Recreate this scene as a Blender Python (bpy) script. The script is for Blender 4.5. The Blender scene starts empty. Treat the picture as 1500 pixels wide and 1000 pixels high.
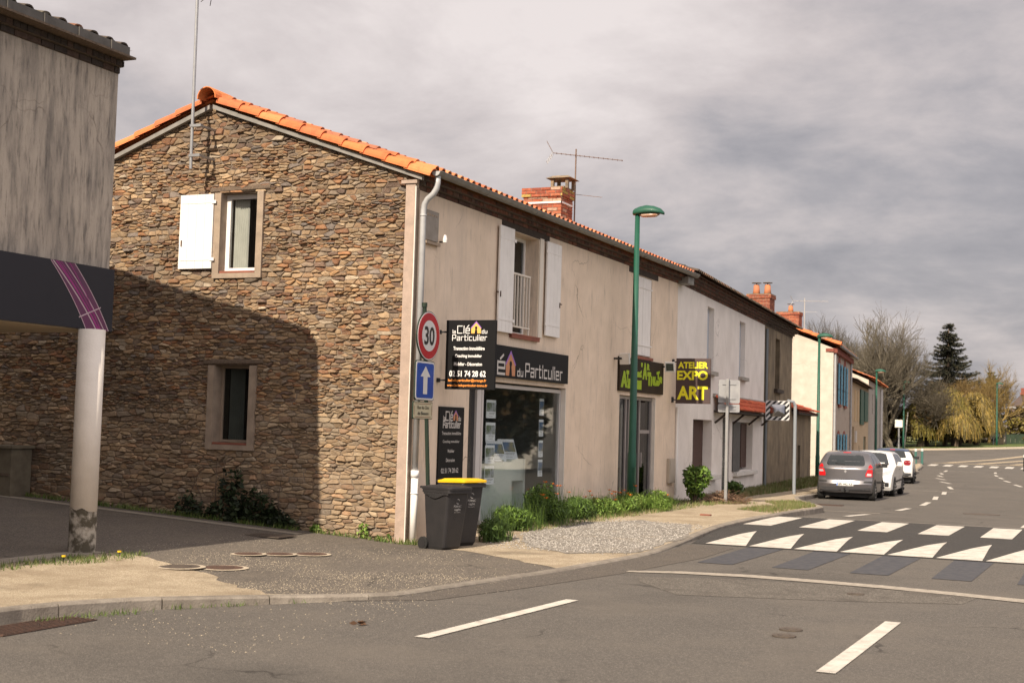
import bpy, bmesh, math, random
import numpy as np
from mathutils import Vector, Matrix, noise
rnd = random.Random(7)
sc = bpy.context.scene
COL = sc.collection

# ---------------------------------------------------------------- camera
cam = bpy.data.cameras.new('camera'); camo = bpy.data.objects.new('camera', cam); COL.objects.link(camo)
Rv, Uv, Fv = (0.91433, 0.40395, 0.02873), (-0.00169, -0.06715, 0.99774), (-0.40496, 0.91231, 0.06072)
camo.matrix_world = Matrix(((Rv[0], Uv[0], -Fv[0], 9.0446), (Rv[1], Uv[1], -Fv[1], -16.92479), (Rv[2], Uv[2], -Fv[2], 1.70407), (0, 0, 0, 1)))
cam.lens = 48; cam.sensor_width = 36; cam.clip_end = 3000; cam.clip_start = 0.1
cam.dof.use_dof = True; cam.dof.focus_distance = 21; cam.dof.aperture_fstop = 3.2
sc.camera = camo

# ---------------------------------------------------------------- sun, sky, exposure
SUN_EL = math.radians(38.3)
sun = bpy.data.lights.new('sun', 'SUN'); suno = bpy.data.objects.new('sun', sun); COL.objects.link(suno)
sun.energy = 4.3; sun.angle = math.radians(0.5); sun.color = (1.0, 0.87, 0.70)
sd = Vector((0.05, 1, 0)).normalized() * math.cos(SUN_EL); sd.z = -math.sin(SUN_EL)
suno.rotation_euler = sd.to_track_quat('-Z', 'Y').to_euler(); suno.location = (-3, -30, 25)
world = bpy.data.worlds.new('World'); sc.world = world; world.use_nodes = True
wn, wl = world.node_tree.nodes, world.node_tree.links
for n_ in list(wn): wn.remove(n_)
def WN(t, **k):
    n = wn.new(t)
    for a, b in k.items(): setattr(n, a, b)
    return n
wo = WN('ShaderNodeOutputWorld')
sky = WN('ShaderNodeTexSky'); sky.sky_type = 'NISHITA'; sky.sun_disc = False
sky.sun_elevation = SUN_EL; sky.sun_rotation = math.radians(182.9); sky.dust_density = 3
bg1 = WN('ShaderNodeBackground'); bg1.inputs[1].default_value = 0.08; wl.new(sky.outputs[0], bg1.inputs[0])
bg2 = WN('ShaderNodeBackground'); bg2.inputs[1].default_value = 1.0
tc = WN('ShaderNodeTexCoord'); sx = WN('ShaderNodeSeparateXYZ'); wl.new(tc.outputs['Generated'], sx.inputs[0])
def WM(op, a, b=None):
    n = WN('ShaderNodeMath', operation=op)
    for i, v in enumerate((a, b)):
        if v is None: continue
        if isinstance(v, (int, float)): n.inputs[i].default_value = v
        else: wl.new(v, n.inputs[i])
    return n.outputs[0]
zz = WM('ADD', WM('MAXIMUM', sx.outputs[2], 0.0), 0.27)
cv = WN('ShaderNodeCombineXYZ')
wl.new(WM('DIVIDE', sx.outputs[0], zz), cv.inputs[0]); wl.new(WM('DIVIDE', sx.outputs[1], zz), cv.inputs[1]); cv.inputs[2].default_value = 2.6
def wnoise(scale, detail, rough, dist, vec):
    n = WN('ShaderNodeTexNoise'); n.inputs['Scale'].default_value = scale; n.inputs['Detail'].default_value = detail
    n.inputs['Roughness'].default_value = rough; n.inputs['Distortion'].default_value = dist; wl.new(vec, n.inputs['Vector']); return n.outputs['Fac']
n1 = wnoise(0.75, 4, 0.5, 0.15, cv.outputs[0]); n2 = wnoise(2.6, 9, 0.6, 0.2, cv.outputs[0])
fac = WM('ADD', 0.5, WM('MULTIPLY', WM('SUBTRACT', WM('ADD', WM('MULTIPLY', n1, 0.55), WM('MULTIPLY', n2, 0.45)), 0.5), 1.55))
# the deck is thicker towards the right-hand horizon
side = WM('ADD', WM('MULTIPLY', sx.outputs[0], 0.20), WM('MULTIPLY', sx.outputs[2], -0.55))
fac = WM('SUBTRACT', WM('SUBTRACT', fac, WM('MULTIPLY', side, 0.80)), 0.085)
rp = WN('ShaderNodeValToRGB'); wl.new(fac, rp.inputs[0])
e = rp.color_ramp.elements
e[0].position = 0.30; e[0].color = (0.19, 0.185, 0.205, 1); e[1].position = 0.76; e[1].color = (0.63, 0.57, 0.55, 1)
m_ = e.new(0.46); m_.color = (0.31, 0.29, 0.30, 1); m_ = e.new(0.60); m_.color = (0.47, 0.42, 0.41, 1)
wl.new(rp.outputs[0], bg2.inputs[0])
# unseen sky boosted east to fill shaded facade, dimmed behind camera for deeper shadow
east = WM('ADD', WM('MULTIPLY', sx.outputs[0], 0.93), WM('MULTIPLY', sx.outputs[1], -0.37))
back = WM('MULTIPLY', WM('MAXIMUM', WM('MULTIPLY', sx.outputs[1], -1.0), 0.0), 0.50)
wl.new(WM('SUBTRACT', WM('ADD', 0.86, WM('MULTIPLY', WM('POWER', WM('MAXIMUM', east, 0.0), 1.3), 2.1)), back), bg2.inputs[1])
mx = WN('ShaderNodeMixShader'); mx.inputs[0].default_value = 0.93
wl.new(bg1.outputs[0], mx.inputs[1]); wl.new(bg2.outputs[0], mx.inputs[2]); wl.new(mx.outputs[0], wo.inputs[0])
sc.view_settings.view_transform = 'Standard'; sc.view_settings.look = 'None'; sc.view_settings.gamma = 1
sc.view_settings.exposure = 0.70
sc.cycles.max_bounces = 6; sc.cycles.transparent_max_bounces = 12; sc.cycles.caustics_reflective = False; sc.cycles.caustics_refractive = False

# ---------------------------------------------------------------- materials
MATS = {}
def mat(name, c1, c2=None, rough=0.85, scale=4.0, bump=0.0, bscale=40.0, metal=0.0, attr=False, stretch=None, stain=None, contrast=(0.35, 0.65), spec=0.4, coat=0.0, trans=0.0, fine=0.0, cracks=0.0):
    """principled material: c1..c2 by noise, optional face colours (attr), vertical stains and fine bump"""
    if name in MATS: return MATS[name]
    m = bpy.data.materials.new(name); m.use_nodes = True; N, L = m.node_tree.nodes, m.node_tree.links
    b = N['Principled BSDF']; b.inputs['Roughness'].default_value = rough; b.inputs['Metallic'].default_value = metal
    b.inputs['Specular IOR Level'].default_value = spec; b.inputs['Coat Weight'].default_value = coat
    tcn = N.new('ShaderNodeTexCoord'); vec = tcn.outputs['Object']
    mp = N.new('ShaderNodeMapping'); L.new(vec, mp.inputs[0])
    if stretch: mp.inputs['Scale'].default_value = stretch
    def nz(s, d=5, r=0.6, v=None):
        n = N.new('ShaderNodeTexNoise'); n.inputs['Scale'].default_value = s; n.inputs['Detail'].default_value = d; n.inputs['Roughness'].default_value = r
        L.new(v or vec, n.inputs['Vector']); return n.outputs['Fac']
    def mixc(f, a, b2, mode='MIX'):
        x = N.new('ShaderNodeMix'); x.data_type = 'RGBA'; x.blend_type = mode
        if isinstance(f, (int, float)): x.inputs[0].default_value = f
        else: L.new(f, x.inputs[0])
        for i, v in ((6, a), (7, b2)):
            if isinstance(v, tuple): x.inputs[i].default_value = (*v[:3], 1)
            else: L.new(v, x.inputs[i])
        return x.outputs[2]
    def ramp(f, p0, p1, v0=0.0, v1=1.0):
        r = N.new('ShaderNodeMapRange'); L.new(f, r.inputs[0]); r.inputs[1].default_value = p0; r.inputs[2].default_value = p1
        r.inputs[3].default_value = v0; r.inputs[4].default_value = v1; return r.outputs[0]
    if c2 is not None: col = mixc(ramp(nz(scale, v=mp.outputs[0]), *contrast), c1, c2)
    else: col = mixc(0.0, c1, c1)
    if attr:
        a = N.new('ShaderNodeAttribute'); a.attribute_name = 'Col'
        col = mixc(1.0, col, a.outputs['Color'], 'MULTIPLY')
    if stain:  # (colour, scale, low, high, strength): patches stretched down the wall
        for (scol, ss, lo, hi, st) in stain:
            mp2 = N.new('ShaderNodeMapping'); mp2.inputs['Scale'].default_value = (1, 1, 0.16); L.new(vec, mp2.inputs[0])
            f = ramp(nz(ss, 8, 0.7, mp2.outputs[0]), lo, hi, 0, st)
            col = mixc(f, col, scol)
    if cracks:
        nv = N.new('ShaderNodeTexNoise'); nv.inputs['Scale'].default_value = 1.7; nv.inputs['Detail'].default_value = 9; L.new(vec, nv.inputs['Vector'])
        ve = N.new('ShaderNodeTexVoronoi'); ve.feature = 'DISTANCE_TO_EDGE'; ve.inputs['Scale'].default_value = .55; L.new(mixc(.5, vec, nv.outputs['Color'], 'ADD'), ve.inputs['Vector'])
        mm = N.new('ShaderNodeMath'); mm.operation = 'MULTIPLY'; L.new(ramp(ve.outputs['Distance'], .001, .005, 1, 0), mm.inputs[0]); L.new(ramp(nz(.7, 3), .50, .62, 0, cracks), mm.inputs[1])
        col = mixc(mm.outputs[0], col, (c1[0] * .3, c1[1] * .28, c1[2] * .27))
    if fine: col = mixc(ramp(nz(bscale * 1.3, 3, 0.7), 0.3, 0.7, 0, fine), col, (c1[0] * .35, c1[1] * .35, c1[2] * .35))
    L.new(col, b.inputs['Base Color'])
    if bump:
        bp = N.new('ShaderNodeBump'); bp.inputs['Strength'].default_value = min(1, bump); bp.inputs['Distance'].default_value = 0.012 * max(1, bump)
        L.new(nz(bscale, 6, 0.65), bp.inputs['Height']); L.new(bp.outputs[0], b.inputs['Normal'])
    MATS[name] = m; return m
def glass(name, tint=(0.75, 0.8, 0.8), alpha=0.75, rough=0.02, ior=1.5):
    if name in MATS: return MATS[name]
    m = bpy.data.materials.new(name); m.use_nodes = True; N, L = m.node_tree.nodes, m.node_tree.links
    N.remove(N['Principled BSDF']); o = N['Material Output']
    t = N.new('ShaderNodeBsdfTransparent'); t.inputs[0].default_value = (*[v * alpha for v in tint], 1)
    g = N.new('ShaderNodeBsdfGlossy'); g.inputs[1].default_value = rough; g.inputs[0].default_value = (0.95, 0.95, 0.95, 1)
    lw = N.new('ShaderNodeLayerWeight'); pw = N.new('ShaderNodeMath'); pw.operation = 'POWER'; L.new(lw.outputs['Facing'], pw.inputs[0]); pw.inputs[1].default_value = 4.5
    fr = N.new('ShaderNodeMapRange'); L.new(pw.outputs[0], fr.inputs[0]); fr.inputs[3].default_value = ((ior - 1) / (ior + 1)) ** 2 * 0.6; fr.inputs[4].default_value = 0.8
    mxx = N.new('ShaderNodeMixShader'); L.new(fr.outputs[0], mxx.inputs[0]); L.new(t.outputs[0], mxx.inputs[1]); L.new(g.outputs[0], mxx.inputs[2]); L.new(mxx.outputs[0], o.inputs[0])
    MATS[name] = m; return m
def ground_mat(name, base, spots, spot_scale, lo, hi, patch=None, bump=0.6, bscale=90, rough=0.92, cracks=0.0):
    """aggregate surface: voronoi grains of spot colours in a base, large patches of tone"""
    m = bpy.data.materials.new(name); m.use_nodes = True; N, L = m.node_tree.nodes, m.node_tree.links
    b = N['Principled BSDF']; b.inputs['Roughness'].default_value = rough; b.inputs['Specular IOR Level'].default_value = 0.35
    tcn = N.new('ShaderNodeTexCoord'); vec = tcn.outputs['Object']
    v = N.new('ShaderNodeTexVoronoi'); v.inputs['Scale'].default_value = spot_scale; L.new(vec, v.inputs['Vector'])
    def nz(s, d=5, r=0.6):
        n = N.new('ShaderNodeTexNoise'); n.inputs['Scale'].default_value = s; n.inputs['Detail'].default_value = d; n.inputs['Roughness'].default_value = r
        L.new(vec, n.inputs['Vector']); return n.outputs['Fac']
    sp = N.new('ShaderNodeSeparateColor'); L.new(v.outputs['Color'], sp.inputs[0])
    r = N.new('ShaderNodeMapRange'); L.new(sp.outputs[0], r.inputs[0]); r.inputs[1].default_value = lo; r.inputs[2].default_value = hi
    x = N.new('ShaderNodeMix'); x.data_type = 'RGBA'; L.new(r.outputs[0], x.inputs[0]); x.inputs[6].default_value = (*base, 1); x.inputs[7].default_value = (*spots, 1)
    col = x.outputs[2]
    for (pc, ps, lo2, hi2, st) in (patch or []):
        r2 = N.new('ShaderNodeMapRange'); L.new(nz(ps, 6, 0.62), r2.inputs[0]); r2.inputs[1].default_value = lo2; r2.inputs[2].default_value = hi2; r2.inputs[4].default_value = st
        y = N.new('ShaderNodeMix'); y.data_type = 'RGBA'; L.new(r2.outputs[0], y.inputs[0]); L.new(col, y.inputs[6]); y.inputs[7].default_value = (*pc, 1); col = y.outputs[2]
    if cracks:
        nv = N.new('ShaderNodeTexNoise'); nv.inputs['Scale'].default_value = 2.2; nv.inputs['Detail'].default_value = 8; L.new(vec, nv.inputs['Vector'])
        mxv = N.new('ShaderNodeMix'); mxv.data_type = 'RGBA'; mxv.blend_type = 'ADD'; mxv.inputs[0].default_value = .55; L.new(vec, mxv.inputs[6]); L.new(nv.outputs['Color'], mxv.inputs[7])
        ve = N.new('ShaderNodeTexVoronoi'); ve.feature = 'DISTANCE_TO_EDGE'; ve.inputs['Scale'].default_value = .30; L.new(mxv.outputs[2], ve.inputs['Vector'])
        r3 = N.new('ShaderNodeMapRange'); L.new(ve.outputs['Distance'], r3.inputs[0]); r3.inputs[1].default_value = .0025; r3.inputs[2].default_value = .0075; r3.inputs[3].default_value = 1; r3.inputs[4].default_value = 0
        r4 = N.new('ShaderNodeMapRange'); L.new(nz(.6, 3), r4.inputs[0]); r4.inputs[1].default_value = .48; r4.inputs[2].default_value = .60; r4.inputs[4].default_value = cracks
        mm = N.new('ShaderNodeMath'); mm.operation = 'MULTIPLY'; L.new(r3.outputs[0], mm.inputs[0]); L.new(r4.outputs[0], mm.inputs[1])
        y = N.new('ShaderNodeMix'); y.data_type = 'RGBA'; L.new(mm.outputs[0], y.inputs[0]); L.new(col, y.inputs[6]); y.inputs[7].default_value = (.03, .026, .022, 1); col = y.outputs[2]
    L.new(col, b.inputs['Base Color'])
    bp = N.new('ShaderNodeBump'); bp.inputs['Strength'].default_value = bump; bp.inputs['Distance'].default_value = 0.01
    ad = N.new('ShaderNodeMath'); ad.operation = 'ADD'; L.new(v.outputs['Distance'], ad.inputs[0]); L.new(nz(bscale, 4), ad.inputs[1])
    L.new(ad.outputs[0], bp.inputs['Height']); L.new(bp.outputs[0], b.inputs['Normal'])
    MATS[name] = m; return m

# ---------------------------------------------------------------- mesh helpers
class MB:
    def __init__(s): s.v = []; s.f = []; s.m = []; s.c = []; s.mi = 0; s.col = None
    def face(s, pts, col=None):
        n = len(s.v); s.v.extend([tuple(p) for p in pts]); s.f.append(tuple(range(n, n + len(pts)))); s.m.append(s.mi); s.c.append(col or s.col)
    def add(s, verts, faces, col=None):
        n = len(s.v); s.v.extend([tuple(p) for p in verts])
        for f in faces: s.f.append(tuple(i + n for i in f)); s.m.append(s.mi); s.c.append(col or s.col)
        return s
    def box(s, x0, y0, z0, x1, y1, z1, col=None, M=None):
        if x0 > x1: x0, x1 = x1, x0
        if y0 > y1: y0, y1 = y1, y0
        if z0 > z1: z0, z1 = z1, z0
        p = [Vector(q) for q in ((x0, y0, z0), (x1, y0, z0), (x1, y1, z0), (x0, y1, z0), (x0, y0, z1), (x1, y0, z1), (x1, y1, z1), (x0, y1, z1))]
        if M is not None: p = [M @ q for q in p]
        return s.add(p, [(0, 3, 2, 1), (4, 5, 6, 7), (0, 1, 5, 4), (1, 2, 6, 5), (2, 3, 7, 6), (3, 0, 4, 7)], col)
    def tube(s, pts, r, n=8, cap=True, col=None):
        pts = [Vector(p) for p in pts]; rr = r if isinstance(r, (list, tuple)) else [r] * len(pts)
        rings = []; up = None
        for i, p in enumerate(pts):
            d = (pts[min(i + 1, len(pts) - 1)] - pts[max(i - 1, 0)])
            d = d.normalized() if d.length > 1e-9 else Vector((0, 0, 1))
            if up is None: up = d.orthogonal().normalized()
            a = (up - d * up.dot(d)); a = a.normalized() if a.length > 1e-6 else d.orthogonal().normalized(); up = a; b = d.cross(a)
            rings.append([p + (a * math.cos(2 * math.pi * k / n) + b * math.sin(2 * math.pi * k / n)) * rr[i] for k in range(n)])
        vs = [q for g in rings for q in g]; fs = []
        for i in range(len(rings) - 1):
            for k in range(n): fs.append((i * n + k, i * n + (k + 1) % n, (i + 1) * n + (k + 1) % n, (i + 1) * n + k))
        if cap: fs.append(tuple(range(n - 1, -1, -1))); fs.append(tuple((len(rings) - 1) * n + k for k in range(n)))
        return s.add(vs, fs, col)
    def prism(s, poly, f, h, col=None):
        """poly in 2d, f(u,v,w)->3d point, extruded w 0..h"""
        n = len(poly); a = [f(u, v, 0) for u, v in poly]; b = [f(u, v, h) for u, v in poly]
        return s.add(a + b, [tuple(range(n - 1, -1, -1)), tuple(range(n, 2 * n))] + [(i, (i + 1) % n, n + (i + 1) % n, n + i) for i in range(n)], col)
    def build(s, name, material, parent=None, smooth=False, bevel=0.0, local=False, recalc=True, subsurf=0):
        me = bpy.data.meshes.new(name)
        Mi = Matrix() if (local or parent is None) else WM_[parent.name].inverted()
        me.from_pydata([tuple(Mi @ Vector(v)) for v in s.v] if parent is not None and not local else s.v, [], s.f)
        ms = material if isinstance(material, (list, tuple)) else [material]
        for m in ms: me.materials.append(m)
        if len(ms) > 1: me.polygons.foreach_set('material_index', s.m)
        if any(c is not None for c in s.c):
            ca = me.color_attributes.new('Col', 'FLOAT_COLOR', 'CORNER'); buf = []
            for f, c in zip(s.f, s.c):
                c = c or (1, 1, 1)
                for _ in f: buf.extend((c[0], c[1], c[2], 1.0))
            ca.data.foreach_set('color', buf)
        if recalc:
            bm = bmesh.new(); bm.from_mesh(me); bmesh.ops.recalc_face_normals(bm, faces=bm.faces); bm.to_mesh(me); bm.free()
        if smooth:
            me.polygons.foreach_set('use_smooth', [True] * len(me.polygons))
        o = bpy.data.objects.new(name, me); COL.objects.link(o)
        if parent is not None: o.parent = parent; WM_[o.name] = WM_[parent.name]
        else: WM_[o.name] = Matrix()
        if bevel:
            md = o.modifiers.new('bevel', 'BEVEL'); md.width = bevel; md.segments = 2; md.limit_method = 'ANGLE'; md.angle_limit = math.radians(40)
        if smooth == 'auto':
            sharp_by_angle(me)
        return o
def sharp_by_angle(me, ang=math.radians(38)):
    bm = bmesh.new(); bm.from_mesh(me)
    for e_ in bm.edges:
        if len(e_.link_faces) == 2 and e_.calc_face_angle(0) > ang: e_.smooth = False
    bm.to_mesh(me); bm.free()
WM_ = {}
def thing(name, label, cat, loc=(0, 0, 0), rotz=0.0, group=None):
    o = bpy.data.objects.new(name, None); COL.objects.link(o); o.empty_display_size = 0.2
    o.location = loc; o.rotation_euler = (0, 0, rotz); WM_[o.name] = Matrix.Translation(loc) @ Matrix.Rotation(rotz, 4, 'Z')
    o['label'] = label; o['category'] = cat
    if group: o['group'] = group
    return o
def tag(o, label, cat, group=None):
    o['label'] = label; o['category'] = cat
    if group: o['group'] = group
    return o
def recentre(o, loc):
    """put a one-mesh thing's origin at its base"""
    o.data.transform(Matrix.Translation(-Vector(loc))); o.location = loc; WM_[o.name] = Matrix.Translation(loc); return o
def struct(o): o['kind'] = 'structure'; return o
def stuff(o): o['kind'] = 'stuff'; return o
def dup(root, loc, rotz=0.0, label=None):
    r = root.copy(); COL.objects.link(r); r.location = loc; r.rotation_euler = (0, 0, rotz)
    if label: r['label'] = label
    def kids(a, b):
        for ch in list(a.children):
            if ch.name not in bpy.data.objects: continue
            c = ch.copy(); COL.objects.link(c); c.parent = b; kids(ch, c)
    kids(root, r); WM_[r.name] = Matrix.Translation(loc) @ Matrix.Rotation(rotz, 4, 'Z')
    return r
def sheet(name, poly, zf, material, off=0.0, step=1.0):
    bm = bmesh.new(); vs = [bm.verts.new((x, y, 0)) for x, y in poly]; bm.faces.new(vs); bm.normal_update()
    bmesh.ops.triangulate(bm, faces=bm.faces)
    xs = [p[0] for p in poly]; ys = [p[1] for p in poly]
    for ax, (a, b) in enumerate(((min(xs), max(xs)), (min(ys), max(ys)))):
        k = math.floor(a / step) * step + step
        while k < b:
            co = [0, 0, 0]; co[ax] = k; no = [0, 0, 0]; no[ax] = 1
            bmesh.ops.bisect_plane(bm, geom=bm.verts[:] + bm.edges[:] + bm.faces[:], plane_co=co, plane_no=no); k += step
    for v in bm.verts: v.co.z = zf(v.co.x, v.co.y) + off
    bmesh.ops.recalc_face_normals(bm, faces=bm.faces)
    if sum(f.normal.z for f in bm.faces) < 0: bmesh.ops.reverse_faces(bm, faces=bm.faces)
    me = bpy.data.meshes.new(name); bm.to_mesh(me); bm.free(); me.materials.append(material)
    me.polygons.foreach_set('use_smooth', [True] * len(me.polygons))
    o = bpy.data.objects.new(name, me); COL.objects.link(o); WM_[o.name] = Matrix(); return o
class Plane2:
    """a flat frame: origin P, axes u (right) and v (up), n out of the face"""
    def __init__(s, P, u, v=(0, 0, 1)):
        s.P = Vector(P); s.u = Vector(u).normalized(); s.v = Vector(v).normalized(); s.n = s.u.cross(s.v)
    def __call__(s, u, v, w=0.0): return s.P + s.u * u + s.v * v + s.n * w
def text(name, string, pl, u, v, w, h, material, parent, offset=0.0, depth=0.003, out=0.002, rot=0.0, align='C'):
    """one line of writing fitted into width w and height h, centred on (u,v) of frame pl"""
    cu = bpy.data.curves.new('t', 'FONT'); cu.body = string; cu.size = 1; cu.offset = offset; cu.extrude = 0.0; cu.resolution_u = 3
    ob = bpy.data.objects.new('t', cu); COL.objects.link(ob); dg = bpy.context.evaluated_depsgraph_get()
    me = bpy.data.meshes.new_from_object(ob.evaluated_get(dg)); bpy.data.objects.remove(ob); bpy.data.curves.remove(cu)
    co = np.array([p.co[:] for p in me.vertices]); mn, mxx = co.min(0), co.max(0); c0 = (mn + mxx) / 2
    sxx, syy = w / (mxx[0] - mn[0]), h / (mxx[1] - mn[1]); ca, sa = math.cos(rot), math.sin(rot)
    mb = MB(); pts = []
    for p in co:
        a, b = (p[0] - c0[0]) * sxx, (p[1] - c0[1]) * syy
        pts.append(pl(u + a * ca - b * sa, v + a * sa + b * ca, out + depth))
    mb.add(pts, [tuple(f.vertices) for f in me.polygons]); bpy.data.meshes.remove(me)
    return mb.build(name, material, parent, recalc=False)
GL = {'C': (1, [[(1, 1.5), (0, 1.5), (0, 0), (1, 0)]]), 'l': (0, [[(0, 1.5), (0, 0)]]), 'a': (.8, [[(0, 1), (.8, 1), (.8, 0)], [(.8, 0), (0, 0), (0, .52), (.8, .52)]]),
      'e': (.8, [[(.8, 0), (0, 0), (0, 1), (.8, 1), (.8, .5), (0, .5)]]), 'd': (.8, [[(.8, 1.5), (.8, 0), (0, 0), (0, 1), (.8, 1)]]), 'u': (.8, [[(0, 1), (0, 0), (.8, 0), (.8, 1)]]),
      'P': (.95, [[(0, -.05), (0, 1.5), (.95, 1.5), (.95, .62), (0, .62)]]), 'r': (.5, [[(0, 0), (0, 1), (.5, 1)]]), 't': (.5, [[(.12, 1.45), (.12, 0), (.5, 0)], [(-.1, 1), (.5, 1)]]),
      'i': (0, [[(0, 1), (0, 0)], [(0, 1.32), (0, 1.5)]]), 'c': (.75, [[(.75, 1), (0, 1), (0, 0), (.75, 0)]]), ' ': (.2, [])}
GL['é'] = (.8, GL['e'][1] + [[(.3, 1.3), (.62, 1.62)]])
def strokes(mb, s, pl, u, v, h, t, wscale=1.0, out=0.004):
    """square logo lettering: x-height h, stroke t; returns end u"""
    k = 0
    for chh in s:
        w, ls = GL[chh]
        for ln in ls:
            for (a, b) in zip(ln, ln[1:]):
                A = Vector((u + a[0] * h * wscale, v + a[1] * h)); B = Vector((u + b[0] * h * wscale, v + b[1] * h)); d = (B - A).normalized(); n = Vector((-d.y, d.x))
                A -= d * t / 2; B += d * t / 2; k += 1; o = out + (k % 7) * 0.00015
                mb.face([pl(*(A - n * t / 2), o), pl(*(B - n * t / 2), o), pl(*(B + n * t / 2), o), pl(*(A + n * t / 2), o)])
        u += w * h * wscale + h * 0.36 * wscale + t * .45
    return u
def swidth(s, h, t, wscale=1.0): return sum(GL[c][0] * h * wscale + h * .36 * wscale + t * .45 for c in s) - h * .36 * wscale - t * .45
def leaf_cloud(mb, c, r, n, size, cols, seed=0, flat=0.0, up=0.0, noise_s=1.2, thr=0.0, elong=1.6):
    R = random.Random(seed); i = 0; tries = 0
    while i < n and tries < n * 8:
        tries += 1
        p = Vector((R.uniform(-1, 1), R.uniform(-1, 1), R.uniform(-1, 1)))
        if p.length > 1 or (p.length < 0.35 and R.random() < .6): continue
        q = Vector((c[0] + p.x * r[0], c[1] + p.y * r[1], c[2] + p.z * r[2]))
        if noise.noise(q * noise_s + Vector((seed, 0, 0))) < thr: continue
        d = Vector((R.gauss(0, 1), R.gauss(0, 1), R.gauss(0, 1) * (1 - flat) + up)).normalized(); a = d.orthogonal().normalized(); a.rotate(Matrix.Rotation(R.uniform(0, 6.28), 3, d)); s_ = size * R.uniform(.6, 1.4)
        w = a * s_ * .5; l = d * s_ * elong * .5; k = R.choice(cols); b = R.uniform(.75, 1.25)
        mb.face([q - l, q + w * .8, q + l, q - w * .8], (k[0] * b, k[1] * b, k[2] * b)); i += 1
def strip_wall(mb, pl, s0, s1, z0, z1, holes, depth):
    """wall face in frame pl (u along, v up) with rectangular holes (a,b,c,d) and reveals going in by depth"""
    us = sorted({s0, s1, *[h[0] for h in holes], *[h[1] for h in holes]}); vs = sorted({z0, z1, *[h[2] for h in holes], *[h[3] for h in holes]})
    for a, b in zip(us, us[1:]):
        for c, d in zip(vs, vs[1:]):
            mu, mv = (a + b) / 2, (c + d) / 2
            if any(h[0] < mu < h[1] and h[2] < mv < h[3] for h in holes): continue
            mb.face([pl(a, c), pl(b, c), pl(b, d), pl(a, d)])
    for h in holes:
        a, b, c, d = h[:4]; D = -(h[4] if len(h) > 4 else depth)
        mb.face([pl(a, c), pl(a, d), pl(a, d, D), pl(a, c, D)]); mb.face([pl(b, c), pl(b, c, D), pl(b, d, D), pl(b, d)])
        mb.face([pl(a, c), pl(a, c, D), pl(b, c, D), pl(b, c)]); mb.face([pl(a, d), pl(b, d), pl(b, d, D), pl(a, d, D)])
def bx(mb, pl, a, b, c, d, w0, w1, col=None):
    """box in frame pl: u a..b, v c..d, out w0..w1"""
    P = [pl(a, c, w0), pl(b, c, w0), pl(b, d, w0), pl(a, d, w0), pl(a, c, w1), pl(b, c, w1), pl(b, d, w1), pl(a, d, w1)]
    mb.add(P, [(0, 3, 2, 1), (4, 5, 6, 7), (0, 1, 5, 4), (1, 2, 6, 5), (2, 3, 7, 6), (3, 0, 4, 7)], col)
def pbox(name, pl, a, b, c, d, w0, w1, material, parent, bevel=0.0):
    m = MB(); bx(m, pl, a, b, c, d, w0, w1); return m.build(name, material, parent, bevel=bevel)
def frame_ring(mb, pl, a, b, c, d, t, w0, w1, tb=None):
    tb = tb or t
    bx(mb, pl, a, a + t, c, d, w0, w1); bx(mb, pl, b - t, b, c, d, w0, w1); bx(mb, pl, a + t, b - t, c, c + tb, w0, w1); bx(mb, pl, a + t, b - t, d - t, d, w0, w1)

# ---------------------------------------------------------------- ground heights
YS = [-40, 12, 23, 37, 70, 78, 92, 106, 112, 130, 400]; ZS = [0, 0, -.22, -.34, -.35, -.26, .1, .5, .75, 1.1, 1.3]
def RZ(x, y):
    z = float(np.interp(y, YS, ZS))
    if y > 92: z += 0.03 * max(-8, min(14, x + 6)) * min(1, (y - 92) / 15)
    return z
XKY = [-30, -8.5, -8.1, -7.2, -6.5, -5.35, -3.7, -1.7, 1, 2.8, 5.5, 8.4, 12.2, 13.8, 14.8, 16.7, 18.5, 21, 24, 30, 42, 52, 62, 66, 75, 79, 82]
XKX = [.5, .94, 1.05, 1.3, 1.77, 2.63, 2.85, 3.08, 3.3, 3.14, 2.94, 2.92, 3.18, 3.12, 2.8, 2.15, 1.6, 1.0, .8, .4, -.1, -.43, -1.0, -1.6, -2.4, -3.0, -4.2]
def XK(y): return float(np.interp(y, XKY, XKX))
def KZ(y): return RZ(0, y) + float(np.interp(y, [-20, -8, -6.5, -5, -3, 0, 2, 4, 6, 14, 60], [.12, .12, .075, .025, .012, .012, .02, .06, .1, .12, .12]))
def FZ(y): return float(np.interp(y, [0, 2, 6, 12, 16, 25, 31, 45, 60, 82], [.02, .1, .13, .1, .03, 0, 0, -.1, -.22, -.14]))
def SZ(x, y):
    xk = XK(y); k = KZ(y)
    if y < 0:
        t = max(0, min(1, (xk - x) / 2.5)); return k * (1 - t) + t * (.02 + .05 * max(0, min(7, -x)))
    xf = 0 if y < 12.6 else -.075 * (y - 12.6)
    t = max(0, min(1, (xk - x) / max(.5, xk - xf))); s = k * (1 - t) + t * FZ(y)
    if y < 1.5 and x < 0: s += .05 * min(7, -x)
    return s

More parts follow.
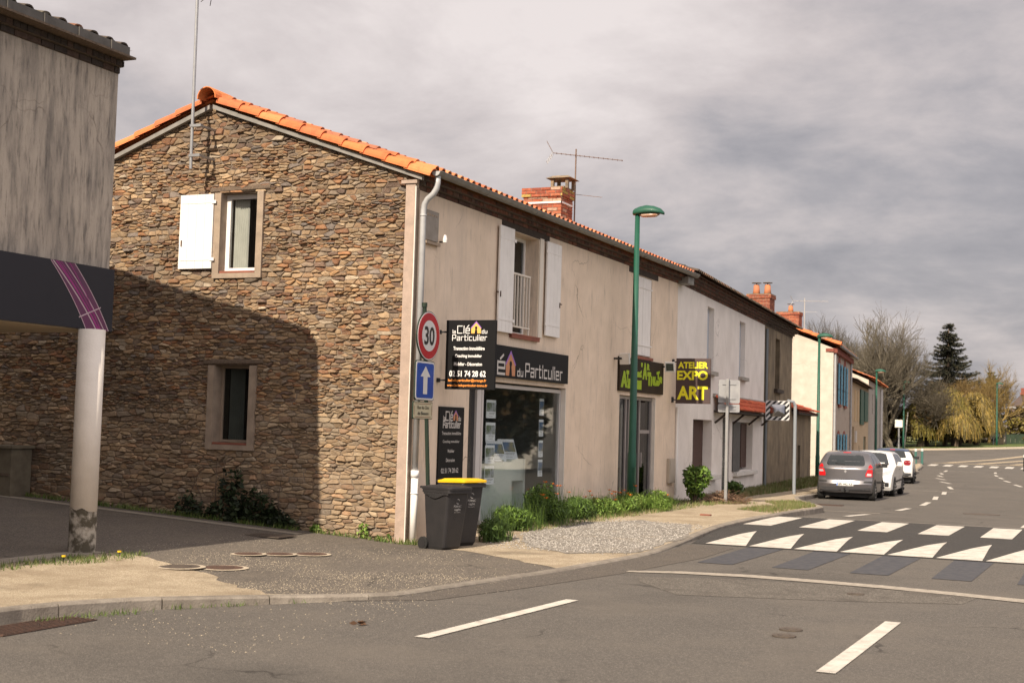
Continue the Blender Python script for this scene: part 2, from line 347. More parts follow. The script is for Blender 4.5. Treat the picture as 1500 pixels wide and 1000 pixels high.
asph = ground_mat('asphalt', (0.092, 0.082, 0.072), (0.18, 0.16, 0.14), 95, .5, 1.1, patch=[((0.145, 0.126, 0.106), .8, .45, .68, .55), ((0.055, 0.049, 0.043), .28, .54, .70, .45), ((0.20, 0.17, 0.135), 5, .60, .78, .28), ((0.05, 0.045, 0.04), 3.1, .66, .76, .35)], cracks=.8)
asph2 = ground_mat('old_asphalt', (0.10, 0.086, 0.072), (0.25, 0.21, 0.17), 75, .6, 1.1, patch=[((0.16, 0.135, 0.105), 1.3, .46, .70, .6), ((0.055, 0.048, 0.042), .45, .54, .72, .5)], cracks=.6)
dark_asph = ground_mat('dark_asphalt', (0.040, 0.037, 0.035), (0.085, 0.077, 0.07), 80, .6, 1.0, patch=[((0.07, 0.062, 0.054), 1.3, .52, .75, .5)])
tan = ground_mat('tan_grit', (0.36, 0.285, 0.195), (0.58, 0.49, 0.36), 95, .3, .9, patch=[((0.27, 0.205, 0.135), 1.7, .42, .66, .7), ((0.17, 0.14, 0.10), .8, .56, .72, .65), ((0.15, 0.12, 0.085), 6, .60, .75, .5)], bump=1.0)
greyg = ground_mat('grey_chippings', (0.13, 0.115, 0.10), (0.36, 0.325, 0.28), 42, .25, .95, patch=[((0.30, 0.24, 0.165), 2.2, .55, .72, .6)], bump=1.0, bscale=40)
grassm = ground_mat('verge_soil', (0.09, 0.11, 0.03), (0.17, 0.17, 0.06), 60, .3, .9, patch=[((0.28, 0.22, 0.12), 1.4, .5, .68, .7)], bump=1.0)
conc = ground_mat('pale_concrete', (0.27, 0.235, 0.19), (0.40, 0.35, 0.285), 90, .4, 1.0, patch=[((0.18, 0.15, 0.12), 2.5, .5, .72, .5)])

def wob(pts, amp, step=.22, seed=0.0):
    out = []
    for p, q in zip(pts, pts[1:]):
        p, q = Vector(p), Vector(q); n = max(1, int((q - p).length / step)); dd = (q - p).normalized(); nn = Vector((-dd.y, dd.x))
        for k in range(n):
            r = p.lerp(q, k / n); o = amp * (noise.noise(Vector((r.x * 2.6, r.y * 2.6, seed))) + .6 * noise.noise(Vector((r.x * 7, r.y * 7, seed)))); out.append(tuple(r + nn * o))
    return out + [tuple(pts[-1])]
g0 = sheet('ground', [(-400, -60), (400, -60), (400, 900), (-400, 900)], lambda x, y: RZ(0, y) - .25, grassm, 0, 40); struct(g0)
left = [(XK(y) - .001, y) for y in XKY if y >= -9]
road_poly = [(16, -30)] + [(16, 60), (30, 84), (60, 92), (60, 125), (20, 121), (-2, 108), (-20, 103.5), (-60, 100), (-60, 86)] + [(-12, 84.5), (-6, 83.2)] + [(XK(y), y) for y in reversed(XKY)]
struct(sheet('road', road_poly, RZ, asph, 0.0, 2.0))
kp = [(XK(y), y) for y in np.arange(-14, 2.01, .5)]
struct(sheet('side_street', [(XK(-5.2) - .12, -5.2), (3.02, -1.4), (2.6, -.9), (1.4, -.3), (.3, .1), (.02, .1), (.02, .5), (-16, .5), (-16, -9), (-1.6, -9), (-1.9, -4.6), (-.8, -4.9), (.1, -5.3), (.9, -6.1), (1.4, -6.4), (XK(-6.2) - .14, -6.2)], SZ, asph2, 0.0, 1.0))
struct(sheet('gravel_footway', [(XK(y) - .13, y) for y in (-14, -8.5, -8.1, -7.2, -6.5, -6.0, -5.6)] + wob([(2.2, -5.72), (1.75, -5.95), (1.2, -5.6), (.3, -4.75), (-.6, -4.4), (-1.55, -4.15)], .16) + [(-1.62, -14)], SZ, tan, 0.004, .7))
fp = [(XK(y) - .12, y) for y in (-1.75, 1, 2.8, 4.2, 5.5, 8.4, 10, 12.2, 13.8, 14.8, 16.7, 18.5, 21, 24, 30, 42, 52, 62, 66, 75, 79, 80.8)]
struct(sheet('footpath', wob([(.02, -.12), (1.4, -.65), (2.4, -1.3), (2.95, -1.7)], .13, seed=3.0) + fp + [(-12, 83), (-12, 50), (-2.15, 42), (-1.3, 30.6), (.0, 12.7), (-.02, .0)], SZ, tan, 0.004, 1.0))
struct(sheet('gravel_patch', wob([(1.25, 1.1), (1.0, 1.9), (.85, 2.6), (1.0, 3.5), (.9, 4.6), (1.3, 5.2), (1.5, 5.9), (1.9, 5.5), (2.4, 5.6), (2.7, 4.9), (2.8, 4.3), (2.98, 3.6), (3.0, 2.8), (3.05, 2.0), (3.14, 1.2), (3.05, .7), (2.7, .5), (2.4, .1), (2.0, .35), (1.6, .6), (1.27, 1.08)], .14, seed=5.0), SZ, greyg, 0.009, .5))

# kerb stones
def kerb(name, pts, zf, rf, material, width=.13, block=1.0, proud=.008):
    mb = MB(); P = [Vector((x, y)) for x, y in pts]; Ls = [0]
    for a, b in zip(P, P[1:]): Ls.append(Ls[-1] + (b - a).length)
    def at(s):
        i = max(0, min(len(P) - 2, next((k for k in range(len(Ls) - 1) if Ls[k + 1] >= s), len(P) - 2))); t = (s - Ls[i]) / (Ls[i + 1] - Ls[i]); p = P[i].lerp(P[i + 1], t)
        return p
    s = 0
    while s < Ls[-1] - .05:
        e_ = min(s + block, Ls[-1]); n = 3; dz = rnd.uniform(-.004, .004); c = rnd.uniform(.85, 1.12); pr = []
        for k in range(n + 1):
            q = s + .006 + (e_ - s - .012) * k / n; p = at(q); d = (at(min(q + .1, Ls[-1])) - at(max(q - .1, 0))).normalized(); nn = Vector((-d.y, d.x))
            i_ = p + nn * width; zt = zf(p.x - .05, p.y) + proud + dz; zb = rf(p.x, p.y) - .1
            pr.append([(p.x + nn.x * -.006, p.y + nn.y * -.006, zb), (p.x, p.y, zt - .018), (p.x + nn.x * .018, p.y + nn.y * .018, zt), (i_.x, i_.y, zt), (i_.x, i_.y, zb)])
        vs = [v for r in pr for v in r]; fs = [tuple(range(4, -1, -1)), tuple(n * 5 + i for i in range(5))]
        for k in range(n):
            for j in range(4): fs.append((k * 5 + j, k * 5 + j + 1, (k + 1) * 5 + j + 1, (k + 1) * 5 + j))
        mb.add(vs, fs, (c, c, c)); s = e_
    return struct(mb.build(name, material))
km = mat('kerb_stone', (.21, .18, .148), (.32, .28, .23), .9, 6, bump=.8, bscale=60, attr=True, fine=.35)
kerb('kerb', [(XK(y), y) for y in list(np.arange(-14, 19, .4)) + list(np.arange(19, 80, 1.0))], lambda x, y: KZ(y), RZ, km)

# painted markings and surface patches
white = mat('road_paint', (.64, .595, .53), (.47, .43, .375), .8, 5, fine=.30, bscale=45, stain=[((.20, .175, .15), 5, .56, .70, .6), ((.22, .195, .165), 20, .57, .68, .6)])
faded = mat('faded_paint', (.42, .37, .305), (.27, .235, .195), .85, 12, fine=.3, bscale=60)
amber = mat('worn_amber_paint', (.50, .40, .27), (.36, .29, .20), .85, 9, fine=.3)
bluep = mat('blacked_out_paint', (.045, .046, .055), (.075, .072, .075), .8, 9)
def mark(name, poly, m, off=.004, zf=RZ, step=1.0): return struct(sheet(name, poly, zf, m, off, step))
mark('asphalt_patch', [(2.3, -5.75), (3.05, -5.1), (3.4, -3.6), (3.75, -1.6), (4.0, .9), (3.95, 2.7), (3.2, 2.85), (3.33, 1), (3.12, -1.7), (2.89, -3.7), (2.67, -5.3)], ground_mat('patch_asphalt', (0.085, 0.072, 0.062), (0.17, 0.15, 0.125), 80, .6, 1.0, patch=[((0.12, 0.1, 0.08), 1.4, .45, .7, .6)]))
mark('asphalt_patch', [(4.9, -3.2), (6.6, -2.6), (7.6, -2.1), (7.7, -1.35), (6.2, -1.2), (5.0, -1.35), (4.0, -1.8), (4.2, -2.3)], ground_mat('old_patch', (0.10, 0.088, 0.075), (0.22, 0.195, 0.165), 80, .6, 1.0, patch=[((0.06, 0.05, 0.042), 3, .5, .72, .6)]), .003)
def TZ(x, y): return RZ(x, y) + .055 * max(0, min(1, (y - 3.1) / 1.6)) * max(0, min(1, (11.0 - y) / .9))
mark('raised_crossing', [(3.2, 3.1), (12, 3.1), (12, 10.95), (3.0, 10.95), (2.97, 8.4), (2.99, 5.5)], dark_asph, .006, TZ, .4)
for k in range(7):
    x0 = 2.98 + 1.0 * k - (0.0 if k else 0)
    mark('crossing_stripe', [(x0, 7.05), (x0 + .5, 7.05), (x0 + .5, 9.75), (x0, 9.75)], white, .011, TZ, .45)
for k in range(7):
    a = 3.42 + .64 * k * 1.04
    mark('ramp_tooth', [(a - .02, 3.16), (a + .6, 3.16), (a + .3 - (.38 - .12 * min(k, 3)) + .26, 5.55)], white, .011, TZ, .4)
for k in range(5):
    x0 = 4.1 + .97 * k
    mark('blacked_out_stripe', [(x0, .3), (x0 + .46, .3), (x0 + .5, 3.05), (x0 - .02, 3.05)], bluep, .005, RZ, .5)
mark('stop_line', [(3.72, -1.29), (4.28, -.95), (5.07, -.78), (5.89, -.82), (6.67, -.9), (7.43, -1.08), (8.15, -1.28), (10, -1.8), (10, -2.1), (8.1, -1.58), (7.43, -1.38), (6.67, -1.21), (5.89, -1.12), (5.07, -1.08), (4.3, -1.22), (3.74, -1.46)], faded, .008)
for (a, b, c, d, w) in ((4.02, -7.2, 4.16, -4.28, .13), (7.15, -6.98, 7.18, -3.96, .14), (7.42, 11.3, 7.45, 14.0, .14)):
    mark('lane_dash', [(a - w / 2, b), (a + w / 2, b), (c + w / 2, d), (c - w / 2, d)], white, .008)
mark('thin_line', [(3.0, 10.95), (12, 10.95), (12, 11.02), (3.0, 11.02)], faded, .009)
for (x, y, L_, dx) in ((3.9, 12.0, 1.8, .15), (4.2, 17.2, 2.2, -.03), (4.1, 22.5, 2.8, -.15), (3.85, 27.6, 3.0, -.3), (3.5, 33.2, 3.0, -.3), (3.1, 39.6, 2.6, -.4), (2.35, 46.2, 2.4, -.7), (1.55, 51.5, 2.4, -.7), (.85, 56.6, 2.4, -.5), (.3, 61.6, 2.6, -.4), (-.3, 68, 3, -.2)):
    mark('parking_dash', [(x - .07, y), (x + .09, y), (x + .09 + dx, y + L_), (x - .07 + dx, y + L_)], white, .008)
for (x, y, L_, dx) in ((5.3, 46.0, 2.5, -.45), (4.45, 51.8, 2.5, -.45), (3.75, 57.2, 2.4, -.4), (3.1, 62, 2.4, -.3), (2.55, 68, 2.6, -.2)):
    mark('centre_dash', [(x - .07, y), (x + .09, y), (x + .09 + dx, y + L_), (x - .07 + dx, y + L_)], white, .008)
for (x, y) in ((2.3, 14.6), (1.6, 36.5), (-.6, 70)):
    mark('parking_bay_mark', [(x, y), (x + 1.9, y - .1), (x + 1.9, y + .1), (x, y + .12)], faded, .009)
for k in range(7): mark('far_crossing_stripe', [(-2.6 + k * .98, 78.6), (-2.1 + k * .98, 78.6), (-2.1 + k * .98, 81.0), (-2.6 + k * .98, 81.0)], white, .008)
mark('hatched_area_edge', [(-2.8, 83.2), (9, 83.2), (9, 83.6), (-2.8, 83.6)], amber, .008)
for k in range(7):
    a, b = -2.5 + k * 2.0, 84.5 + k * 2.6
    mark('hatched_area_line', [(a, b), (a + .25, b), (a + 14, b - 3.0), (a + 14, b - 3.5)], amber, .008)
    mark('hatched_area_line', [(-2.2 + k * 2.2, 84.0), (-1.6 + k * 2.2, 84.0), (4.6 + k * 2.2, 104), (4.0 + k * 2.2, 104)], amber, .012)
mark('concrete_channel', [(-7.5, -.62), (-1.4, -.62), (-1.4, -.42), (-7.5, -.42)], conc, .006, SZ)

rust = mat('rusty_iron', (.115, .062, .042), (.065, .042, .032), .8, 30, bump=.8, bscale=90)
ringm = mat('cover_collar', (.50, .42, .32), (.36, .30, .22), .95, 20, bump=.5)
iron = mat('cast_iron', (.075, .06, .05), (.11, .085, .065), .7, 30, bump=.8, bscale=80)
def cover(x, y, r, zf, label, m=rust, collar=True, group='round iron covers in the side street'):
    z = zf(x, y); t = thing('manhole_cover', label, 'manhole cover', (x, y, z + .004), 0, group)
    mb = MB(); mb.tube([(x, y, z + .002), (x, y, z + .013)], r, 28); mb.tube([(x, y, z + .012), (x, y, z + .017)], r * .55, 20); mb.build('lid', m, t)
    if collar:
        c = MB(); n = 28
        for i in range(n):
            a, b = 2 * math.pi * i / n, 2 * math.pi * (i + 1) / n; j1, j2 = 1.28, 1.28
            c.face([(x + r * math.cos(a), y + r * math.sin(a), z + .011), (x + r * j1 * math.cos(a), y + r * j1 * math.sin(a), z + .009), (x + r * j2 * math.cos(b), y + r * j2 * math.sin(b), z + .009), (x + r * math.cos(b), y + r * math.sin(b), z + .011)])
        c.build('collar', ringm, t)
cover(-.36, -4.55, .22, SZ, 'dark iron cover touching a rusty one beside the tan gravel footway', iron)
cover(-.02, -4.22, .22, SZ, 'rusty round cover nearest the tan gravel, right of the dark iron one')
cover(-.55, -2.98, .17, SZ, 'left of the three small rusty covers in the side street')
cover(-.32, -2.66, .17, SZ, 'middle one of the three small rusty covers in the side street')
cover(-.08, -2.30, .19, SZ, 'right one of the three small rusty covers in the side street')
cover(6.47, -5.0, .1, RZ, 'upper of two small grey valve covers in the roadway', iron, False, 'small valve covers in the road')
cover(6.5, -5.4, .1, RZ, 'lower of two small grey valve covers in the roadway', iron, False, 'small valve covers in the road')
cover(6.5, -1.95, .09, RZ, 'small dark valve cover just below the curved pale line', iron, False, 'small valve covers in the road')
cover(6.1, 17.6, .42, RZ, 'dark manhole cover in the road beyond the zebra crossing', iron, False, 'small valve covers in the road')
def grate(name, label, x0, y0, x1, y1, zf, m=rust):
    cx, cy = (x0 + x1) / 2, (y0 + y1) / 2; z = zf(cx, cy) + .004; mb = MB()
    mb.box(x0, y0, z, x1, y1, z + .006); n = max(3, int((x1 - x0) / .05))
    for i in range(n): a = x0 + (x1 - x0) * (i + .3) / n; mb.box(a, y0 + .02, z + .006, a + (x1 - x0) / n * .4, y1 - .02, z + .012)
    return tag(recentre(mb.build(name, m), (cx, cy, z)), label, 'drain grate', 'drain grates')
grate('drain_grate', 'long rusty gully grate in the gutter at the lower left', 1.02, -8.95, 1.38, -7.9, RZ)
grate('drain_grate', 'dark iron plate in the side street near the stone gable', -1.85, -1.35, -1.2, -.9, SZ, iron)
grate('drain_grate', 'rusty brown gully plate in front of the parked grey car', 1.8, 18.6, 2.6, 19.1, RZ)
# ================================================================ the stone-gabled house
PA = Plane2((0, 0, 0), (0, 1, 0)); PG = Plane2((0, 0, 0), (1, 0, 0))
render_a = mat('beige_render', (.755, .615, .485), (.66, .535, .415), .93, 1.6, cracks=.7, bump=.5, bscale=70, stain=[((.46, .37, .29), 2.2, .52, .72, .45), ((.20, .165, .14), 7, .56, .76, .6), ((.26, .22, .19), 16, .56, .74, .5), ((.66, .55, .45), 1.1, .52, .7, .4)])
mortar = mat('earth_mortar', (.25, .20, .15), (.15, .118, .09), .97, 5, bump=1.0, bscale=45)
stone = mat('field_stone', (.98, .95, .90), (.62, .58, .53), .92, 14, bump=1.0, bscale=38, attr=True, contrast=(.3, .72), fine=.22)
pinkr = mat('pink_quoin_render', (.46, .35, .285), (.37, .285, .235), .93, 7, bump=.7, bscale=60, fine=.2)
greyframe = mat('cement_surround', (.36, .28, .21), (.27, .21, .16), .92, 6, bump=.7, bscale=70, stain=[((.17, .13, .10), 9, .55, .75, .6)])
whitep = mat('white_shutter_paint', (.80, .77, .74), (.73, .70, .67), .55, 3, fine=.05)
pvc = mat('white_pvc', (.74, .72, .70), None, .4)
redtile = mat('red_sill_tile', (.26, .085, .05), (.19, .065, .045), .75, 8, bump=.4)
oldwood = mat('weathered_wood', (.16, .115, .08), (.09, .065, .048), .9, 6, stretch=(6, 6, 6), bump=.9, bscale=60)
darkwood = mat('dark_lintel_wood', (.035, .025, .02), (.055, .04, .03), .85, 10, bump=.6)
zinc = mat('zinc', (.46, .46, .465), (.38, .38, .385), .5, 5, metal=.15, fine=.08)
zincold = mat('weathered_zinc', (.25, .24, .215), (.18, .17, .155), .6, 5, metal=.2)
tile_o = mat('orange_tile', (1, 1, 1), (.58, .60, .62), .85, 7, contrast=(.48, .78), bump=.4, bscale=70, attr=True)
tile_d = mat('old_brown_tile', (1, 1, 1), (.6, .58, .55), .92, 7, bump=.7, bscale=50, attr=True)
brickm = mat('red_brick', (1, 1, 1), (.66, .62, .6), .9, 18, bump=.8, bscale=60, attr=True)
blackm = mat('black_metal', (.02, .02, .021), None, .5)
steel = mat('galvanised_steel', (.36, .365, .37), (.30, .30, .31), .45, 12, metal=.6)
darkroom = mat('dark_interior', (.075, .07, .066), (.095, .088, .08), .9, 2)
curtain = mat('net_curtain', (.62, .60, .54), (.5, .48, .43), .9, 5, stretch=(1, 14, 1))
paneg = glass('window_glass', (.95, .97, .97), .95)
paned = glass('dark_window_glass', (.7, .74, .74), .8)

house = thing('stone_house', 'two storey house with rubble stone gable, beige shopfront facade and bright orange tile verge', 'house', (0, 0, 0))
# --- facade
mb = MB(); strip_wall(mb, PA, 0, 12.6, -.35, 5.2, [(1.9, 5.9, .1, 2.38, .14), (3.33, 4.48, 3.2, 4.87, .32), (9.6, 10.72, 3.2, 4.86, .08), (8.8, 11.12, .1, 2.36, .13)], .2)
mb.face([(0, 12.6, -.35), (0, 12.6, 5.2), (-7, 12.6, 5.2), (-7, 12.6, -.35)])
facade = mb.build('facade', render_a, house, recalc=False)
# --- gable core
RIDGE = (-3.54, 6.42); LE, RE = (-9.0, 4.4), (.02, 5.16)
def rake(x): return RIDGE[1] + (RE[1] - RIDGE[1]) * (x - RIDGE[0]) / (RE[0] - RIDGE[0]) if x > RIDGE[0] else RIDGE[1] + (LE[1] - RIDGE[1]) * (x - RIDGE[0]) / (LE[0] - RIDGE[0])
mb = MB(); gh = [(-3.31, -2.66, 3.85, 5.05, .36), (-3.31, -2.68, 1.32, 2.46, .36)]
strip_wall(mb, PG, -9.0, -6.6, -.35, 4.4, [], .36); strip_wall(mb, PG, -6.6, 0, -.35, 5.1, [gh[1], (-3.31, -2.66, 3.85, 5.05, .36)], .36)
mb.face([PG(-9, 4.4), PG(-6.6, 4.4), PG(-6.6, 5.1), PG(-7.1, rake(-7.1) - .01)])
mb.face([PG(-6.6, 5.1), PG(0, 5.1), PG(*RIDGE), PG(-7.1, rake(-7.1))])
gw = mb.build('gable_wall', mortar, house, recalc=False)
# --- rubble: cells of a stretched point set, each stone bevelled and pushed out by its own amount
def cell(c, nb, box):
    P = [(box[0], box[2]), (box[1], box[2]), (box[1], box[3]), (box[0], box[3])]
    for q in nb:
        nx, ny = q[0] - c[0], q[1] - c[1]; d = (q[0] * q[0] + q[1] * q[1] - c[0] * c[0] - c[1] * c[1]) / 2; out = []
        for i in range(len(P)):
            a, b = P[i], P[(i + 1) % len(P)]; fa, fb = nx * a[0] + ny * a[1] - d, nx * b[0] + ny * b[1] - d
            if fa <= 0: out.append(a)
            if fa * fb < 0: t = fa / (fa - fb); out.append((a[0] + (b[0] - a[0]) * t, a[1] + (b[1] - a[1]) * t))
        P = out
        if len(P) < 3: return []
    return P
def halfclip(P, nx, ny, d):
    out = []
    for i in range(len(P)):
        a, b = P[i], P[(i + 1) % len(P)]; fa, fb = nx * a[0] + ny * a[1] - d, nx * b[0] + ny * b[1] - d
        if fa <= 0: out.append(a)
        if fa * fb < 0: t = fa / (fa - fb); out.append((a[0] + (b[0] - a[0]) * t, a[1] + (b[1] - a[1]) * t))
    return out
R2 = random.Random(11)
SX = 2.6  # stretch: stones are long and flat
pts = []; z = -.05
while z < 6.6:
    big = R2.random() < .2; low = z < 1.9
    h = (R2.uniform(.06, .105) if big else R2.uniform(.024, .052)) * (1.25 if low else 1.0); x = -9.0 + R2.uniform(0, .2)
    ph = R2.uniform(0, 9)
    while x < .1:
        w = R2.choice((R2.uniform(.045, .10), R2.uniform(.08, .17), R2.uniform(.13, .27))) * (1.15 if low else 1) * (1.1 if big else 1)
        zc = z + h / 2 + .03 * noise.noise(Vector((x * 1.1, ph, 0))) + R2.uniform(-.016, .016)
        if R2.random() > .13: pts.append((x + w / 2, zc))
        if R2.random() < .10: pts.append((x + w / 2 + R2.uniform(-.06, .06), zc + R2.uniform(-.03, .03)))
        x += w
    z += h
pts = [p for p in pts if p[1] < rake(p[0]) + .05]
grid = {}
for i, p in enumerate(pts): grid.setdefault((int(math.floor(p[0] / .35)), int(math.floor(p[1] / .16))), []).append(i)
pal = [((.42, .30, .175), 5), ((.345, .235, .135), 5), ((.47, .345, .205), 4.5), ((.30, .15, .07), 2.4), ((.38, .195, .085), 2.4), ((.27, .215, .155), 2.6), ((.37, .305, .225), 2.2), ((.19, .13, .09), 3), ((.52, .41, .27), 2.0), ((.58, .50, .38), .7), ((.43, .27, .13), 2.6), ((.25, .225, .20), 1.0)]
pc = [c for c, w in pal for _ in range(int(w * 10))]
openings = [(-3.41, -2.56, 3.77, 5.06), (-3.41, -2.57, 1.21, 2.47)]
smb = MB()
for i, p in enumerate(pts):
    gx, gz = int(math.floor(p[0] / .35)), int(math.floor(p[1] / .16)); nb = []
    for a in (-1, 0, 1):
        for b in (-1, 0, 1):
            nb += [(pts[j][0], pts[j][1] * SX) for j in grid.get((gx + a, gz + b), []) if j != i]
    P = cell((p[0], p[1] * SX), nb, (p[0] - .26, p[0] + .26, (p[1] - .09) * SX, (p[1] + .09) * SX))
    if len(P) < 3: continue
    P = [(u, v / SX) for u, v in P]
    P = halfclip(P, 1, 0, -.155); P = halfclip(P, -1, 0, 8.95)
    if len(P) < 3: continue
    sl = (RE[1] - RIDGE[1]) / (RE[0] - RIDGE[0]) if p[0] > RIDGE[0] else (LE[1] - RIDGE[1]) / (LE[0] - RIDGE[0]); P = halfclip(P, -sl, 1, RIDGE[1] - sl * RIDGE[0] - .01)
    for (a, b, c, d) in openings:
        if len(P) < 3: break
        us = [q[0] for q in P]; vs = [q[1] for q in P]
        if max(us) > a and min(us) < b and max(vs) > c and min(vs) < d:
            D = {'l': p[0] - a, 'r': b - p[0], 'b': p[1] - c, 't': d - p[1]}; k = min(D, key=D.get)
            P = halfclip(P, *{'l': (1, 0, a), 'r': (-1, 0, -b), 'b': (0, 1, c), 't': (0, -1, -d)}[k])
    if len(P) < 3: continue
    Q = []
    for k, q in enumerate(P):
        if not Q or math.hypot(q[0] - Q[-1][0], q[1] - Q[-1][1]) > .012: Q.append(q)
    P = Q
    if len(P) < 3: continue
    cx = sum(q[0] for q in P) / len(P); cy = sum(q[1] for q in P) / len(P)
    # cut the corners so each stone is rounded, then inset for the joint
    Rr = []; n = len(P)
    for k in range(n):
        a, b, c = P[k - 1], P[k], P[(k + 1) % n]; t = R2.uniform(.03, .18)
        Rr += [(b[0] + (a[0] - b[0]) * t, b[1] + (a[1] - b[1]) * t), (b[0] + (c[0] - b[0]) * t, b[1] + (c[1] - b[1]) * t)]
    ext = max(math.hypot(q[0] - cx, (q[1] - cy)) for q in Rr); g = R2.uniform(.0005, .0065)
    def ins(m, jit=0):
        o = []
        for q in Rr:
            dx, dy = cx - q[0], cy - q[1]; L_ = math.hypot(dx, dy) + 1e-6; k = min(.6, m / L_ * (1 + .5 * abs(dy) / L_))
            o.append((q[0] + dx * k + R2.uniform(-jit, jit), q[1] + dy * k + R2.uniform(-jit, jit)))
        return o
    o0, o1, o2 = ins(g, .002), ins(g + .004, .002), ins(g + .013, .002); dep = R2.uniform(.004, .040) if R2.random() > .06 else R2.uniform(.035, .06); tx, tz = R2.uniform(-.12, .12), R2.uniform(-.3, .3)
    tilt = lambda q: max(.004, dep + tx * (q[0] - cx) + tz * (q[1] - cy)); m = len(Rr)
    vs = [PG(q[0], q[1], -.004) for q in o0] + [PG(q[0], q[1], tilt(q) * .72) for q in o1] + [PG(q[0], q[1], tilt(q) + R2.uniform(-.004, .004)) for q in o2] + [PG(cx, cy, tilt((cx, cy)) + R2.uniform(0, .004))]
    fs = [(j, (j + 1) % m, m + (j + 1) % m, m + j) for j in range(m)] + [(m + j, m + (j + 1) % m, 2 * m + (j + 1) % m, 2 * m + j) for j in range(m)] + [(2 * m + j, 2 * m + (j + 1) % m, 3 * m) for j in range(m)]
    c = R2.choice(pc); b = R2.uniform(.64, 1.08) * (.88 + .45 * noise.noise(Vector((p[0] * .7, p[1] * .9, 4)))); c = tuple(min(.9, max(.02, .25 + (x - .25) * 1.0 + k_)) for x, k_ in zip(c, (.018, -.006, -.008)))
    if p[1] < 1.9: c = tuple(x * .6 + y * .4 for x, y in zip(c, (.50, .39, .26))); b *= 1.12
    smb.add(vs, fs, (c[0] * b, c[1] * b, c[2] * b))
rubble = smb.build('rubble_stonework', stone, gw, recalc=False); rubble.data.update()
# --- quoin strip and corner bead
pbox('quoin', PG, -.155, -.001, -.1, 5.06, .001, .048, pinkr, house)
mb = MB(); mb.box(.0, -.052, 0, .012, -.03, 5.02); mb.build('corner_bead', mat('white_bead', (.72, .68, .62), None, .6), house)
pbox('cement_edge', PA, -.03, .06, .0, 5.0, .001, .012, greyframe, house)
pbox('quoin_cap', PG, -.22, .03, 5.06, 5.11, .0, .07, pinkr, house)

def window_in(pl, a, b, c, d, depth, parent, fr=.055, glassm=paneg, mull=False, curt=None, framem=pvc, sill=None):
    m = MB(); frame_ring(m, pl, a, b, c, d, fr, -depth, -depth + .05)
    if mull: bx(m, pl, (a + b) / 2 - .035, (a + b) / 2 + .035, c + fr, d - fr, -depth, -depth + .055)
    w = m.build('window', framem, parent)
    pbox('pane', pl, a + fr, b - fr, c + fr, d - fr, -depth + .015, -depth + .025, glassm, w)
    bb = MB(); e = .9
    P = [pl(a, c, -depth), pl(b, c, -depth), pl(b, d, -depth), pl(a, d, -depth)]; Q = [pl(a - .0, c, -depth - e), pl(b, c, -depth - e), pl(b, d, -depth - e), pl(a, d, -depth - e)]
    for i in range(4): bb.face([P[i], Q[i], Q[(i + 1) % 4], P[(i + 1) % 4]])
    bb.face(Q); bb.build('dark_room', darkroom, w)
    if curt:
        m = MB(); n = 14; ca, cb = curt
        for i in range(n):
            u0, u1 = ca + (cb - ca) * i / n, ca + (cb - ca) * (i + 1) / n; o0, o1 = (.012 if i % 2 else -.012), (-.012 if i % 2 else .012)
            m.face([pl(u0, c + fr, -depth - .06 + o0), pl(u1, c + fr, -depth - .06 + o1), pl(u1, d - fr, -depth - .06 + o1), pl(u0, d - fr, -depth - .06 + o0)])
        m.build('curtain', curtain, w, recalc=False)
    return w
for k, (a, b, c, d, ia, ib) in enumerate(((-3.425, -2.55, 3.77, 5.07, -3.31, -2.66), (-3.42, -2.565, 1.21, 2.47, -3.31, -2.68))):
    w = window_in(PG, ia, ib, c + (.09 if k == 0 else .115), d - .01, (.15, .21)[k], house, (.078, .035)[k], paned if k else paneg, curt=(ia + .07, ia + .34), framem=greyframe if k else pvc)
    m = MB(); bx(m, PG, a, ia, c, d - .005, .001, .055); bx(m, PG, ib, b, c, d - .005, .001, .052); bx(m, PG, ia, ib, c, c + .075, .001, .054); m.build('surround', greyframe, w)
    for s_, o in ((ia, -1), (ib, 1)):
        m = MB(); m.face([PG(ia + .001, c + .08, 0.03), PG(ia + .001, c + .08, -.36), PG(ia + .001, d, -.36), PG(ia + .001, d, .03)]) if o < 0 else m.face([PG(ib - .001, c + .08, .03), PG(ib - .001, d, .03), PG(ib - .001, d, -.36), PG(ib - .001, c + .08, -.36)])
        m.build('reveal', greyframe, w, recalc=False)
    pbox('sill', PG, ia + .01, ib - .01, c + .076, c + .108, -.35, .045, redtile, w, .004)
    m = MB(); z0 = d + .035
    m.tube([PG(a - .09, z0, .0), PG(a + .3, z0 + .004, .004), PG(b + .11, z0 + .016, .0)], [.055, .05, .052], 7); m.build('lintel', oldwood, w)
